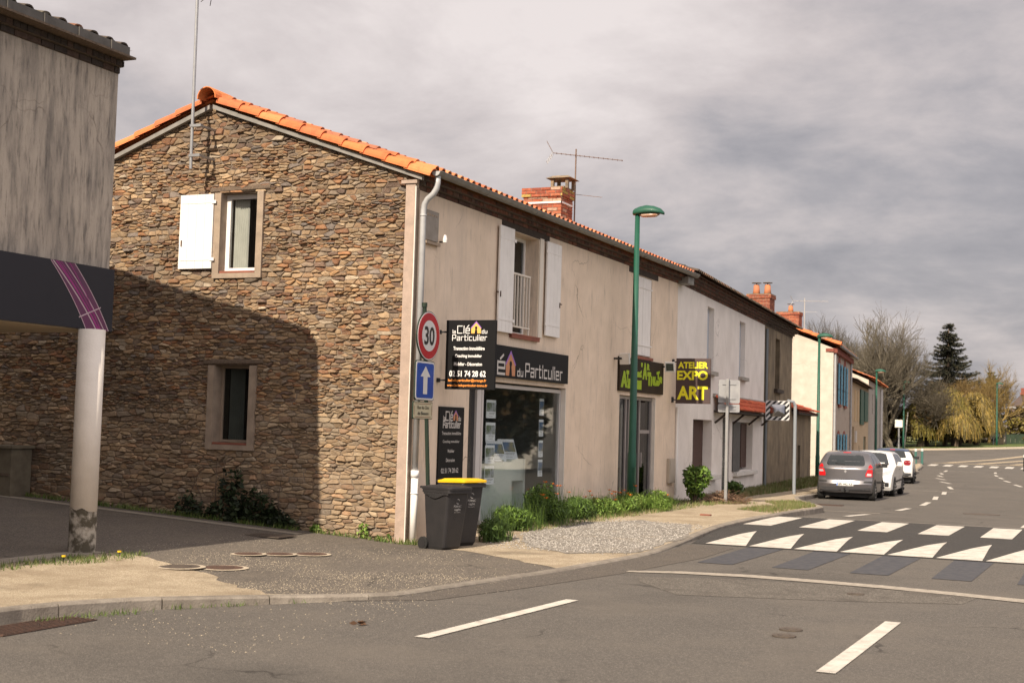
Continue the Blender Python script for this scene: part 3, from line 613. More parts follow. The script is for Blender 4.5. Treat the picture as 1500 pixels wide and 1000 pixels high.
# shutter folded back on the upper gable window
def shutter_mesh(pl, a, b, c, d, w0, thick, planks=4):
    m = MB(); wd = (b - a) / planks
    for i in range(planks): bx(m, pl, a + i * wd + .0015, a + (i + 1) * wd - .0015, c, d, w0, w0 + thick)
    return m
def shutter(pl, a, b, c, d, w0, parent, hinge='r', label=None, thick=.03, mt=whitep, planks=4):
    s_ = shutter_mesh(pl, a, b, c, d, w0, thick, planks).build('shutter', mt, parent, bevel=.002)
    if label: s_['label'] = label
    for zc in (c + (d - c) * .11, d - (d - c) * .12):
        m = MB(); bx(m, pl, a + .03, b - .03, zc, zc + .028, w0 + thick, w0 + thick + .006); e_ = b if hinge == 'r' else a; o = 1 if hinge == 'r' else -1
        bx(m, pl, min(e_ - .03 * o, e_ + .05 * o), max(e_ - .03 * o, e_ + .05 * o), zc - .01, zc + .038, w0 + thick + .0005, w0 + thick + .012)
        m.build('hinge_strap', mt, s_)
    m = MB(); zc = c + (d - c) * .36; fa = a if hinge == 'r' else b; o = -1 if hinge == 'r' else 1
    bx(m, pl, min(fa, fa + .07 * o), max(fa, fa + .07 * o), zc, zc + .02, w0 + .01, w0 + .03); bx(m, pl, fa - o * .05 - .008, fa - o * .05 + .008, zc - .06, zc + .03, w0 + thick + .001, w0 + thick + .015)
    m.build('latch', rust, s_); return s_
shutter(PG, -4.04, -3.43, 3.92, 5.05, .045, house, 'r')
# --- facade first floor window
w = window_in(PA, 3.33, 4.48, 3.2, 4.87, .3, house, .06, paned, True)
m = MB(); m.box(-.3, 3.33, 3.12, .05, 4.50, 3.17); m.box(.0, 3.3, 3.165, .055, 4.5, 3.195); m.build('sill', redtile, w)
m = MB(); bx(m, PA, 3.35, 4.24, 4.18, 4.21, -.07, -.03); bx(m, PA, 3.35, 4.24, 3.31, 3.335, -.07, -.03)
for i in range(8): bx(m, PA, 3.36 + i * .121, 3.385 + i * .121, 3.33, 4.18, -.062, -.038)
for i in (0, 1): bx(m, PA, 4.2 if i else 3.33, 4.24 if i else 3.37, 3.2, 3.31, -.062, -.038)
m.build('railing', mat('cream_railing', (.66, .60, .52), None, .5), house)
shutter(PA, 2.74, 3.31, 3.18, 4.88, .035, house, 'r', planks=4); shutter(PA, 4.72, 5.37, 3.25, 4.88, .035, house, 'l', planks=4)
pbox('hinge_post', PA, 4.5, 4.66, 3.2, 4.9, .001, .02, mat('pale_trim', (.66, .60, .52), None, .8), house)
pbox('lintel', PA, 2.92, 4.92, 4.88, 5.02, .001, .012, darkwood, house)
s2 = shutter_mesh(PA, 9.62, 10.16, 3.22, 4.85, -.045, .035, 3); s3 = shutter_mesh(PA, 10.17, 10.71, 3.22, 4.85, -.045, .035, 3)
for q in (s2, s3): q.build('shutter', whitep, house, bevel=.002)
for z_ in (3.42, 4.62): pbox('hinge_strap', PA, 9.64, 10.78, z_, z_ + .025, -.008, .004, whitep, house)
pbox('sill', PA, 9.55, 10.76, 3.13, 3.19, -.05, .05, redtile, house); pbox('lintel', PA, 9.2, 11.1, 4.87, 5.02, .001, .012, darkwood, house)
pbox('plinth', PA, 6.15, 8.7, -.1, .42, .001, .012, render_a, house); pbox('plinth', PA, 11.25, 12.55, -.1, .46, .001, .012, render_a, house)

# --- roof: one sheet of half round tiles each side, verge and ridge tiles
OR = [(.58, .17, .06), (.64, .21, .08), (.46, .13, .05), (.66, .27, .12), (.52, .15, .065), (.36, .13, .07)]
DK = [(.16, .10, .075), (.11, .08, .06), (.2, .12, .08), (.09, .07, .055), (.14, .12, .09)]
def tiles(mb, O, along, up, L_, S_, cols, pitch=.2, amp=.045, course=.36, seed=1):
    R = random.Random(seed); O = Vector(O); along = Vector(along).normalized(); up = Vector(up).normalized(); n = along.cross(up).normalized()
    if n.z < 0: n = -n
    prof = [(0, 0), (.10, .62), (.22, .93), (.35, 1.0), (.48, .93), (.60, .62), (.70, 0), (.85, -.18), (1.0, 0)]
    nu = int(round(L_ / pitch)); pitch = L_ / nu; ns = int(math.ceil(S_ / course)); course = S_ / ns
    for r in range(ns):
        for c in range(nu):
            colr = R.choice(cols); b = R.uniform(.85, 1.12); colr = tuple(x * b for x in colr); ju = R.uniform(-.006, .006); P = []
            for (t, h) in prof:
                base = O + along * ((c + t) * pitch + ju)
                P.append((base + up * (r * course - .02) + n * (amp * h + .022), base + up * ((r + 1) * course) + n * (amp * h * .85)))
            for (a, b2), (c2, d) in zip(P, P[1:]): mb.face([a, c2, d, b2], colr)
            for (a, b2), (c2, d) in zip(P[:7], P[1:7]): mb.face([a, a - n * .018, c2 - n * .018, c2], colr)
    return mb
sl = math.atan(.36)
def roof_pair(name, parent, eave, ridge, y0, y1, cols, m, y_dir=(0, 1, 0), back=None, amp=.045, pitch=.2, seed=1):
    """front slope from the eave line to the ridge and back slope beyond"""
    mb = MB(); e = Vector(eave); r = Vector(ridge); d = Vector(y_dir).normalized()
    tiles(mb, e, d, r - e, y1 - y0, (r - e).length, cols, pitch, amp, seed=seed)
    bk = Vector(back); tiles(mb, bk + d * (y1 - y0), -d, r - bk, y1 - y0, (r - bk).length, cols, pitch * 1.5, amp, seed=seed + 5)
    dr = Vector((0, 0, -.07))
    for a, b in ((e, r), (r, bk)): mb.face([a + dr, a + d * (y1 - y0) + dr, b + d * (y1 - y0) + dr, b + dr], cols[0])
    return mb.build(name, m, parent, recalc=False)
roofA = roof_pair('roof', house, (.27, -.06, 5.235), (-3.54, -.06, 6.57), 0, 13.0, OR, tile_o, back=(-9.1, -.06, 4.5), amp=.055)
def half_tile(mb, a, b, r0, r1, up=Vector((0, 0, 1)), col=None, n=10, th=.014, arc=math.pi * 1.05):
    a, b = Vector(a), Vector(b); d = (b - a).normalized(); s_ = d.cross(up).normalized(); u = s_.cross(d).normalized(); G = []
    for p, r in ((a, r0), (b, r1)):
        for rr in (r, r - th): G.append([p + s_ * rr * math.cos(arc * (k / n - .5) + math.pi / 2) + u * rr * math.sin(arc * (k / n - .5) + math.pi / 2) for k in range(n + 1)])
    for k in range(n):
        mb.face([G[0][k], G[0][k + 1], G[2][k + 1], G[2][k]], col); mb.face([G[1][k], G[3][k], G[3][k + 1], G[1][k + 1]], col)
        mb.face([G[0][k], G[1][k], G[1][k + 1], G[0][k + 1]], col); mb.face([G[2][k], G[2][k + 1], G[3][k + 1], G[3][k]], col)
def verge(parent, e, r, r0=.115, n=10, off=.0, y=-.03, mt=tile_o, cols=((.66, .185, .06), (.58, .155, .055), (.69, .22, .08), (.52, .15, .06))):
    e, r = Vector(e), Vector(r); k = n
    for i in range(k):
        a = e.lerp(r, i / k - .006); b = e.lerp(r, (i + 1.12) / k); m = MB(); c = rnd.choice(cols)
        half_tile(m, a + Vector((0, 0, .018)), b - Vector((0, 0, .004)), r0, r0 * .86, col=c)
        m.build('verge_tile', mt, parent, smooth=True)
verge(roofA, (.26, -.06, 5.13), (-3.36, -.06, 6.42), n=10); verge(roofA, (-9.1, -.06, 4.38), (-3.72, -.06, 6.42), n=14)
m = MB(); half_tile(m, (-3.54, -.22, 6.50), (-3.54, .32, 6.51), .17, .15, col=(.72, .22, .07)); m.build('ridge_tile', tile_o, roofA, smooth=True)
for i in range(10):
    m = MB(); half_tile(m, (-3.54, .22 + i * .5, 6.51), (-3.54, .78 + i * .5, 6.50), .15, .13, col=rnd.choice(OR)); m.build('ridge_tile', tile_o, roofA, smooth=True)
m = MB()  # boards under the verge
for a, b in (((.12, 5.13), (-3.5, 6.385)), ((-9.0, 4.33), (-3.56, 6.385))):
    m.add([PG(a[0], a[1] - .035, .03), PG(b[0], b[1] - .035, .03), PG(b[0], b[1] + .03, .03), PG(a[0], a[1] + .03, .03), PG(a[0], a[1] - .035, .10), PG(b[0], b[1] - .035, .10), PG(b[0], b[1] + .03, .10), PG(a[0], a[1] + .03, .10)], [(0, 3, 2, 1), (4, 5, 6, 7), (0, 1, 5, 4), (1, 2, 6, 5), (2, 3, 7, 6), (3, 0, 4, 7)])
m.build('verge_board', mat('grey_verge_board', (.27, .25, .23), (.20, .19, .175), .8, 6), house)
# --- brick cornice, gutter, downpipe
BR = [(.15, .06, .038), (.11, .05, .035), (.19, .08, .05), (.08, .045, .035), (.15, .09, .065)]
def cornice(parent, pl, s0, s1, z0, rows, step=.075, h=.062, cols=BR, name='brick_cornice'):
    m = MB(); R = random.Random(5)
    for k in range(rows):
        o = .02 + step * k; s = s0 + (.06 if k % 2 else 0)
        bx(m, pl, s0, s1, z0 + k * h, z0 + (k + 1) * h, -.02, o - .014, (.13, .105, .085))
        while s < s1:
            w = .205 if k % 2 == 0 else .105; c = R.choice(cols); bx(m, pl, s, min(s + w - .012, s1), z0 + k * h + .005, z0 + (k + 1) * h - .004, o - .014, o + R.uniform(-.004, .006), c); s += w
    return m.build(name, brickm, parent)
cornice(house, PA, .05, 12.62, 4.985, 3)
m = MB(); y0, y1, gx, gz, gr = -.05, 13.0, .315, 5.215, .068; n = 10
def arc(r, y): return [Vector((gx + r * math.cos(math.pi + math.pi * k / n), y, gz + r * math.sin(math.pi + math.pi * k / n))) for k in range(n + 1)]
A0, A1, B0_, B1_ = arc(gr, y0), arc(gr, y1), arc(gr - .006, y0), arc(gr - .006, y1)
for k in range(n): m.face([A0[k], A1[k], A1[k + 1], A0[k + 1]]); m.face([B0_[k], B0_[k + 1], B1_[k + 1], B1_[k]])
m.face(A0); m.face([q + Vector((0, -.0, 0)) for q in A1])
m.tube([(gx + gr, y0, gz), (gx + gr, y1, gz)], .011, 6)
for i in range(7): y = 1.6 + i * 1.9; m.tube([(gx + (gr + .003) * math.cos(math.pi + math.pi * k / 8), y, gz + (gr + .003) * math.sin(math.pi + math.pi * k / 8)) for k in range(9)], .006, 5)
m.build('gutter', zincold, house, recalc=False)
m = MB(); m.add(*[[p + Vector((0, -.004, 0)) for p in arc(gr - .004, y0)], [tuple(range(n + 1))]]); m.build('gutter_end', zinc, house)
m = MB(); m.tube([(.31, .02, 5.16), (.31, .02, 5.06), (.295, .02, 4.98), (.25, .02, 4.91), (.16, .02, 4.84), (.115, .02, 4.77), (.10, .02, 4.68), (.10, .02, 1.0)], .042, 14); m.tube([(.10, .02, 4.60), (.10, .02, 4.62)], .047, 14)
m.build('downpipe', zinc, house, smooth=True)
m = MB(); m.tube([(.10, .02, .03), (.10, .02, .98)], .05, 14); m.tube([(.10, .02, .93), (.10, .02, 1.03)], .058, 14); m.tube([(.10, .02, .70), (.10, .02, .72)], .056, 14); m.build('downpipe_foot', mat('white_pipe', (.82, .80, .77), None, .5), house, smooth=True)
# --- chimney with cap
def brickstack(mb, x0, x1, y0, y1, z0, z1, cols, h=.062, w=.21, seed=3, M=None):
    R = random.Random(seed); k = 0; z = z0
    mb.box(x0 + .01, y0 + .01, z0, x1 - .01, y1 - .01, z1 - .01, (.30, .25, .20), M)
    while z < z1 - .01:
        for ax in (0, 1):
            a, b = (x0, x1) if ax == 0 else (y0, y1); s = a - (w / 2 if k % 2 else 0)
            while s < b:
                p, q = max(s, a), min(s + w - .012, b)
                if q - p > .02:
                    for side in (0, 1):
                        c = R.choice(cols); o = R.uniform(-.003, .004)
                        if ax == 0: mb.box(p, (y0 - o) if side == 0 else y1 - .02, z + .005, q, (y0 + .02) if side == 0 else y1 + o, min(z + h - .006, z1), c, M)
                        else: mb.box((x0 - o) if side == 0 else x1 - .02, p + .003, z + .005, (x0 + .02) if side == 0 else x1 + o, q - .003, min(z + h - .006, z1), c, M)
                s += w
        z += h; k += 1
CB = [(.42, .13, .07), (.36, .11, .06), (.47, .17, .09), (.30, .09, .055), (.40, .16, .10), (.52, .36, .26)]
ch = MB(); brickstack(ch, -1.77, -.96, 7.8, 8.42, 5.5, 6.22, CB); ch2 = brickstack(ch, -1.80, -.93, 7.77, 8.45, 6.22, 6.40, CB + [(.45, .34, .10)] * 2, seed=9)
chA = ch.build('chimney', brickm, roofA)
m = MB(); m.box(-1.2, 7.85, 6.40, -.93 + .0, 8.3, 6.43); 
for (x, y) in ((-1.24, 7.92), (-.93, 7.92), (-1.24, 8.25), (-.93, 8.25)): m.box(x, y, 6.40, x + .06, y + .06, 6.60)
m.add([(-1.33, 7.86, 6.60), (-.80, 7.86, 6.60), (-.80, 8.38, 6.60), (-1.33, 8.38, 6.60), (-1.22, 7.97, 6.66), (-.9, 7.97, 6.66), (-.9, 8.27, 6.66), (-1.22, 8.27, 6.66)], [(0, 1, 2, 3), (4, 5, 6, 7), (0, 1, 5, 4), (1, 2, 6, 5), (2, 3, 7, 6), (3, 0, 4, 7)])
m.build('cowl', mat('sooty_mortar', (.28, .20, .12), (.13, .11, .09), .9, 12), chA)
m = MB(); m.box(-1.785, 7.785, 6.085, -.945, 7.80, 6.12); m.box(-.960, 7.785, 6.085, -.945, 8.43, 6.12); m.build('strap', whitep, chA)
pbox('roof_flashing', PA, 12.55, 13.0, 4.98, 5.14, .0, .25, zincold, house)
# --- shop window and interior
def shopfront():
    ss = thing_part = None
    m = MB(); d0 = -.14
    bx(m, PA, 1.92, 2.02, .1, 2.36, d0 - .02, d0 + .05); door = m.build('door_jamb', blackm, house)
    m = MB(); frame_ring(m, PA, 2.72 - .16, 5.89, .13, 2.35, .06, d0, d0 + .05, .05)
    bx(m, PA, 2.40, 2.56, .13, 2.35, d0 - .01, d0 + .04); fr = m.build('shop_window', mat('grey_white_frame', (.55, .52, .50), None, .45), house)
    pbox('pane', PA, 2.62, 4.34, .18, 2.29, d0 + .015, d0 + .027, glass('shop_glass', (.95, .97, .96), .97), fr); pbox('pane', PA, 4.344, 5.83, .18, 2.29, d0 + .017, d0 + .029, MATS['shop_glass'], fr)
    pbox('door', PA, 2.02, 2.40, .12, 2.35, d0 - .03, d0 + .0, mat('dark_glossy_door', (.03, .03, .032), None, .2), house)
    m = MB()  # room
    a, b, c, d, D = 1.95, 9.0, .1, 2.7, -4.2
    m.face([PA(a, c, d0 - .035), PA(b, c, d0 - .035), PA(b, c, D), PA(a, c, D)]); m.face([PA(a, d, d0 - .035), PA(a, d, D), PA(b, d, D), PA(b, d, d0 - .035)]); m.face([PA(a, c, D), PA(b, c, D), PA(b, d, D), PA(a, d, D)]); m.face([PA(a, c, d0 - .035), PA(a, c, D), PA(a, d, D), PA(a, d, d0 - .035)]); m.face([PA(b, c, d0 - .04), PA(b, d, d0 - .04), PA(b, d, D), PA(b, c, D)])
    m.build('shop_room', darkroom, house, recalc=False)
    pbox('threshold', PA, 2.0, 5.9, .02, .12, -.14, .03, mat('threshold_tile', (.28, .15, .11), (.2, .11, .08), .8, 9), house)
shopfront()
revm = mat('cream_sunlit_reveal', (.80, .74, .66), (.72, .66, .58), .8, 4)  # right-jamb linings paler than the render: missing sunlight put into the cream colour
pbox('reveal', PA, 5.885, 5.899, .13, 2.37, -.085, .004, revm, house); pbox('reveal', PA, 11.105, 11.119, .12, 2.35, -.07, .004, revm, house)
pbox('partition_wall', PA, 6.7, 6.78, .12, 2.6, -2.5, -.3, mat('grey_green_panel', (.30, .32, .30), None, .6), house)
cab = mat('sage_lacquer', (.62, .66, .62), (.57, .61, .57), .4, 2)
def cabinet(x0, x1, y0, y1, z1, label, hole=False):
    m = MB()
    if hole: m.box(x0, y0, .12, x1, y0 + .12, z1); m.box(x0, y1 - .1, .12, x1, y1, z1); m.box(x0, y0 + .12, z1 - .38, x1, y1 - .1, z1); m.box(x0, y0 + .12, .12, x1 - .2, y1 - .1, z1 - .38)
    else: m.box(x0, y0, .12, x1, y1, z1)
    return tag(recentre(m.build('display_counter', cab, bevel=.004), (x0, y0, .12)), label, 'counter', 'display counters inside the shop window')
cabinet(-1.0, -.42, 3.05, 4.55, 1.07, 'solid sage grey display counter behind the left shop pane'); cabinet(-1.15, -.62, 4.62, 5.6, 1.10, 'sage grey display counter with a square opening, behind the glass', True)
paper = mat('white_paper', (.85, .87, .92), None, .6); photo = mat('listing_photo', (.16, .20, .12), (.42, .44, .48), .5, 7, contrast=(.42, .58)); photo2 = mat('sky_photo', (.10, .17, .30), (.28, .26, .16), .5, 6, contrast=(.45, .6))
def poster(P, u, w_, h_, label, tilt=0, ph=photo):
    v = Vector((math.sin(tilt) * -1, 0, math.cos(tilt))); pl = Plane2(P, u, v)
    t = thing('listing_poster', label, 'poster', P, 0, 'property listings in the shop window')
    pbox('sheet', pl, 0, w_, 0, h_, 0, .004, paper, t); pbox('photo_print', pl, w_ * .04, w_ * .96, h_ * .36, h_ * .85, .0045, .006, ph, t)
    m = MB(); 
    for q in (.28, .22, .10): bx(m, pl, w_ * .3, w_ * (.6 + q), h_ * q, h_ * (q + .022), .0045, .006)
    m.build('print', mat('grey_print', (.25, .25, .27), None, .7), t)
    if tilt == 0:
        m = MB()
        for q in (.12, .8):
            m.tube([pl(-.03, h_ * q, .002), pl(0, h_ * q, .002)], .006, 5); m.tube([pl(w_, h_ * q, .002), pl(w_ + .03, h_ * q, .002)], .006, 5)
        m.build('cable_clip', steel, t)
for k, (z_, nm) in enumerate(((1.80, 'top'), (1.43, 'second'), (1.06, 'third'), (.72, 'lowest'))):
    poster((-.34, 3.26, z_), (0, 1, 0), .37, .30, f'{nm} listing sheet of the left column in the shop window')
    poster((-.34, 5.50, z_ + .08), (0, 1, 0), .20, .30, f'{nm} narrow listing sheet of the right column in the shop window', 0, photo2)
poster((-.78, 4.42, 1.07), (.55, .83, 0), .34, .36, 'leaning listing card on the left of the display counters', .28, photo2); poster((-.80, 4.95, 1.10), (.55, .83, 0), .34, .36, 'leaning listing card on the right of the display counters', .28, photo2)
# --- workshop door
gm = mat('grey_aluminium', (.36, .33, .32), (.31, .285, .28), .4, 4, metal=.4); refl = glass('door_glass', (.55, .58, .58), .7, ior=1.9)
m = MB(); d0 = -.13
frame_ring(m, PA, 8.82, 11.10, .12, 2.35, .06, d0, d0 + .06); 
for q in (9.42, 9.62, 10.30): bx(m, PA, q, q + .06, .18, 2.29, d0, d0 + .05)
fr = m.build('workshop_door', gm, house)
pbox('pane', PA, 8.88, 9.42, .2, 2.28, d0 + .01, d0 + .02, refl, fr); pbox('pane', PA, 9.68, 10.30, .2, 2.28, d0 + .012, d0 + .022, refl, fr); pbox('pane', PA, 10.36, 11.03, .2, 2.28, d0 + .01, d0 + .02, refl, fr)
m = MB(); bx(m, PA, 10.36, 11.03, 1.60, 1.67, d0 + .021, d0 + .04); bx(m, PA, 10.37, 10.40, .9, 1.2, d0 + .05, d0 + .09); m.build('door_bar', gm, fr)
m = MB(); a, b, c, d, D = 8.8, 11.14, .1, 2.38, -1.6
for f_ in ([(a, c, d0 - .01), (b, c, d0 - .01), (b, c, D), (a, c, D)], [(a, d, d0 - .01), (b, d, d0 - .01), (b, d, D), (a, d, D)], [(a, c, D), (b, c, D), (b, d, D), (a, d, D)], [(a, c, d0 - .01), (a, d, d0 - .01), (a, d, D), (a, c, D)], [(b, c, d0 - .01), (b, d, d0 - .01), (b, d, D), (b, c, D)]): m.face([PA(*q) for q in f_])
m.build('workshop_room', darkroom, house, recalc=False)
m = MB(); 
for i in range(6): bx(m, PA, 9.74 + i * .09, 9.79 + i * .09, .2, 2.2, d0 - .12, d0 - .10)
m.build('blind', mat('grey_blind', (.22, .20, .20), None, .7), fr)
pbox('red_panel', PA, 8.9, 9.4, .15, 1.45, d0 - .3, d0 - .28, mat('dark_red_display', (.10, .015, .02), None, .5), fr)
# small facade fittings
t = thing('electric_meter_box', 'beige meter box low on the facade beside the workshop door', 'meter box', (0, 12.0, .5)); m = MB(); bx(m, PA, 12.02, 12.44, .52, 1.06, .001, .07); m.build('case', mat('beige_plastic', (.42, .36, .29), None, .6), t, bevel=.006); pbox('door', PA, 12.05, 12.41, .55, 1.03, .071, .078, MATS['beige_plastic'], t, .003)
m = MB(); m.tube([(.035, 12.62, .25), (.035, 12.62, 2.2)], .03, 8); tag(recentre(m.build('conduit', MATS['white_pipe']), (.035, 12.62, .25)), 'thin white conduit rising at the joint of the beige and white houses', 'pipe')
t = thing('junction_board', 'old grey junction board high on the facade behind the zinc downpipe', 'junction board', (0, .24, 4.3)); pbox('board', PA, .22, .64, 4.31, 4.74, .001, .03, mat('grey_board', (.30, .27, .24), (.24, .21, .18), .9, 8), t)
m = MB(); 
for i in range(5): bx(m, PA, .28 + i * .07, .31 + i * .07, 4.66, 4.69, .03, .036)
bx(m, PA, .22, .66, 4.25, 4.29, .0, .06); m.build('bracket', greyframe, t)
t = thing('wall_insulator', 'small white cable insulator beside the junction board', 'insulator', (0, .75, 4.35)); m = MB(); m.tube([(.0, .74, 4.33), (.09, .74, 4.33)], .012, 6); m.build('pin', blackm, t); m = MB(); m.tube([(.09, .74, 4.32), (.09, .74, 4.36), (.09, .74, 4.43)], [.03, .034, .018], 10); m.build('cap', whitep, t)
# mast on the gable
t = thing('aerial_mast', 'tall galvanised aerial mast bracketed to the stone gable', 'aerial mast', (-3.62, -.42, 5.4))
m = MB(); m.tube([(-3.63, -.40, 5.38), (-3.65, -.40, 9.2)], .024, 10); m.build('pole', steel, t)
for z_ in (5.58, 6.03): m = MB(); m.box(-3.66, -.43, z_ - .02, -3.46, -.38, z_ + .02); m.box(-3.52, -.42, z_ - .015, -3.48, .0, z_ + .015); m.build('bracket', steel, t)
m = MB(); m.tube([(-3.64, -.42, 8.05), (-3.35, -.42, 8.0)], .008, 5); m.tube([(-3.5, -.5, 7.88), (-3.32, -.34, 8.12)], .006, 5); m.tube([(-3.45, -.34, 7.86), (-3.28, -.5, 8.1)], .006, 5)
m.tube([(-3.65, -.42, 8.6), (-3.2, -.42, 8.5)], .01, 5); m.build('antenna', blackm, t)
# roof aerial by the chimney
def yagi(name, label, x, y, z0, z1, dirv, L_, ne, lower, mt):
    t = thing(name, label, 'tv aerial', (x, y, z0)); m = MB(); m.tube([(x, y, z0), (x, y, z1)], .016, 8); m.build('mast', mt, t)
    d = Vector(dirv).normalized(); s_ = Vector((0, 0, 1)).cross(d).normalized(); B = Vector((x, y, z1 - .13)) - d * L_ * .33; m = MB(); m.tube([B, B + d * L_], .008, 5)
    for i in range(ne): p = B + d * (L_ * (i + .8) / ne); m.tube([p - s_ * .07, p + s_ * .07], .006, 4)
    m.build('boom', mt, t); m = MB()
    for sg in (1, -1):
        for i in range(5): a = B + Vector((0, 0, .012 * sg)) + s_ * (-.14 + i * .07); m.tube([a, a - d * .12 + Vector((0, 0, .2 * sg))], .003, 4)
        for j in range(4): a = B - d * .03 * (j + 1) + Vector((0, 0, sg * .05 * (j + 1))); m.tube([a - s_ * .15, a + s_ * .15], .003, 4)
    m.build('reflector', steel, t)
    if lower: q = Vector((x, y, z1 - lower)); m = MB(); m.tube([q - d * .3, q + d * .55], .006, 4); m.build('lower_boom', mt, t)
    return t
yagi('tv_aerial', 'rusty tv aerial with long toothed boom strapped to the brick chimney', -.93, 8.46, 5.75, 7.28, (.93, .3, -.1), 1.42, 15, .92, mat('rusty_mast', (.14, .08, .06), (.2, .15, .12), .8, 20))

# ================================================================ left building with arcade
PL = Plane2((-2, 0, 0), (0, 1, 0)); grimy = mat('grimy_render', (.46, .395, .33), (.39, .335, .28), .94, 1.8, cracks=.6, bump=.6, bscale=60, stain=[((.20, .175, .155), 1.2, .48, .62, .6), ((.13, .118, .108), 6, .46, .66, .75), ((.055, .05, .047), 19, .52, .70, .75)])
lb = thing('arcade_building', 'grimy rendered building with dark fascia carried on white round columns', 'building', (-2, -4, 0))
mb = MB(); mb.box(-10, -17, 2.74, -2, -4.0, 5.94); mb.build('upper_wall', grimy, lb)
mb = MB(); mb.box(-10, -17, -.2, -5.4, -4.3, 2.72); mb.build('ground_floor_wall', grimy, lb)
mb = MB(); mb.box(-5.4, -16.95, 2.66, -1.96, -4.03, 2.735); mb.build('soffit', mat('cream_soffit', (.46, .37, .27), (.40, .32, .23), .8, 2), lb)
fascia = pbox('fascia', Plane2((-2, 0, 0), (0, 1, 0)), -16.9, -4.02, 2.67, 3.41, .001, .10, mat('anthracite_panel', (.024, .024, .03), (.03, .029, .036), .6, .5, spec=.2), lb)
PF = Plane2((-1.9, 0, 0), (0, 1, 0))
purple = mat('purple_print', (.13, .028, .085), (.085, .028, .07), .5, 3); plight = mat('pale_purple_line', (.45, .33, .37), None, .5); pmag = mat('magenta_line', (.30, .03, .19), None, .5)
def arc_uv(t, off): return (-5.10 + .0 + .62 * t + off - .14 * (1 - t) * (1 - t) * 0 - .0 + .16 * t * (1 - t), 3.405 - .735 * t)
def ribbon(o0, o1, w, mt, name):
    m = MB(); n = 14
    for i in range(n):
        t0, t1 = i / n, (i + 1) / n; a0, b0 = (o0(t0) if callable(o0) else o0), (o1(t0) if callable(o1) else o1); a1, b1 = (o0(t1) if callable(o0) else o0), (o1(t1) if callable(o1) else o1)
        m.face([PF(*arc_uv(t0, a0), w), PF(*arc_uv(t0, b0), w), PF(*arc_uv(t1, b1), w), PF(*arc_uv(t1, a1), w)])
    m.build(name, mt, fascia, recalc=False)
ribbon(0, .40, .002, purple, 'purple_band')
for i, (a, b, wd, mt) in enumerate(((.0, .0, .012, plight), (.03, .17, .022, plight), (.08, .22, .02, pmag), (.12, .20, .012, pmag), (.16, .26, .010, pmag), (.22, .31, .016, plight), (.385, .385, .014, plight), (.30, .24, .01, pmag))):
    ribbon(lambda t, a=a, b=b: a + (b - a) * t, lambda t, a=a, b=b, wd=wd: a + (b - a) * t + wd, .003 + i * .0003, mt, 'band_line')
m = MB(); m.face([PF(-4.60, 2.79, .006), PF(-4.24, 2.93, .006), PF(-4.24, 2.945, .006), PF(-4.60, 2.805, .006)]); m.build('band_line', plight, fascia)
cornice(lb, PL, -17, -4.0, 5.79, 2, .06, .076, [(.06, .042, .034), (.08, .05, .038), (.05, .038, .032)])
mb = MB(); mb.box(-2.0, -17, 5.945, -1.74, -4.0, 5.97); mb.build('eave_slab', oldwood, lb)
mb = MB(); mb.box(-1.92, -17, 5.975, -1.79, -4.06, 6.085)
for i in range(6): y = -4.4 - i * .55; mb.box(-1.79, y, 5.975, -1.775, y + .05, 6.09)
mb.build('gutter', mat('dark_gutter', (.075, .068, .06), (.11, .10, .09), .6, 6), lb)
roof_pair('roof', lb, (-1.90, -17, 6.075), (-6, -17, 7.16), 0, 13.1, DK + [(.3, .14, .08)], tile_d, back=(-10.3, -17, 5.95), pitch=.26, amp=.06, seed=8)
mb = MB(); mb.face([(-2, -4.0, 5.86), (-2, -4.0, 6.06), (-6, -4.0, 7.10), (-10, -4.0, 6.06), (-10, -4.0, 5.86)]); mb.build('upper_gable', grimy, lb, recalc=False)
mb = MB(); mb.box(-14, -17, -.2, -1.56, -4.35, .115); tag(recentre(mb.build('arcade_step', conc), (-1.7, -4.25, 0)), 'low raised concrete floor under the arcade columns', 'step')
colm = mat('white_column_paint', (.74, .68, .61), (.66, .60, .53), .7, 3, bump=.35, bscale=50, stain=[((.30, .24, .17), 5, .64, .75, .5)])
mossy = mat('peeling_mossy_base', (.40, .36, .30), (.085, .072, .05), .95, 7, bump=1.0, bscale=40, contrast=(.42, .56))
for i, (y, lab) in enumerate(((-4.45, 'white round arcade column with a peeling mossy foot at the street corner'), (-8.4, 'second white arcade column further along the arcade'), (-12.4, 'third white arcade column further along the arcade'))):
    t = thing('column', lab, 'column', (-1.79, y - .04, .11), 0, 'arcade columns'); m = MB(); m.tube([(-1.79, y - .04, .56), (-1.79, y - .04, 2.66)], .152, 32); m.build('shaft', colm, t, smooth=True)
    m = MB(); n = 32; P0 = []
    for k in range(n): a = 2 * math.pi * k / n; P0.append(((-1.79 + .154 * math.cos(a), y - .04 + .154 * math.sin(a), .11), (-1.79 + .1535 * math.cos(a), y - .04 + .1535 * math.sin(a), .60 + .05 * noise.noise(Vector((math.cos(a) * 1.5, math.sin(a) * 1.5, i))))))
    for k in range(n): m.face([P0[k][0], P0[(k + 1) % n][0], P0[(k + 1) % n][1], P0[k][1]])
    m.build('worn_foot', mossy, t, smooth=True)
t = thing('wall_cabinet', 'weathered wooden cabinet against the shaded stone wall at the left edge', 'cabinet', (-7.3, -.35, .3)); m = MB(); m.box(-8.3, -.5, .2, -6.74, -.06, 1.11); m.build('case', mat('mossy_board', (.17, .145, .10), (.12, .10, .07), .9, 6), t, bevel=.01)
m = MB(); m.box(-8.34, -.54, 1.11, -6.70, -.04, 1.15); m.build('lid', MATS['mossy_board'], t); m = MB(); m.box(-8.25, -.515, .68, -6.78, -.50, .72); m.build('rail', oldwood, t)
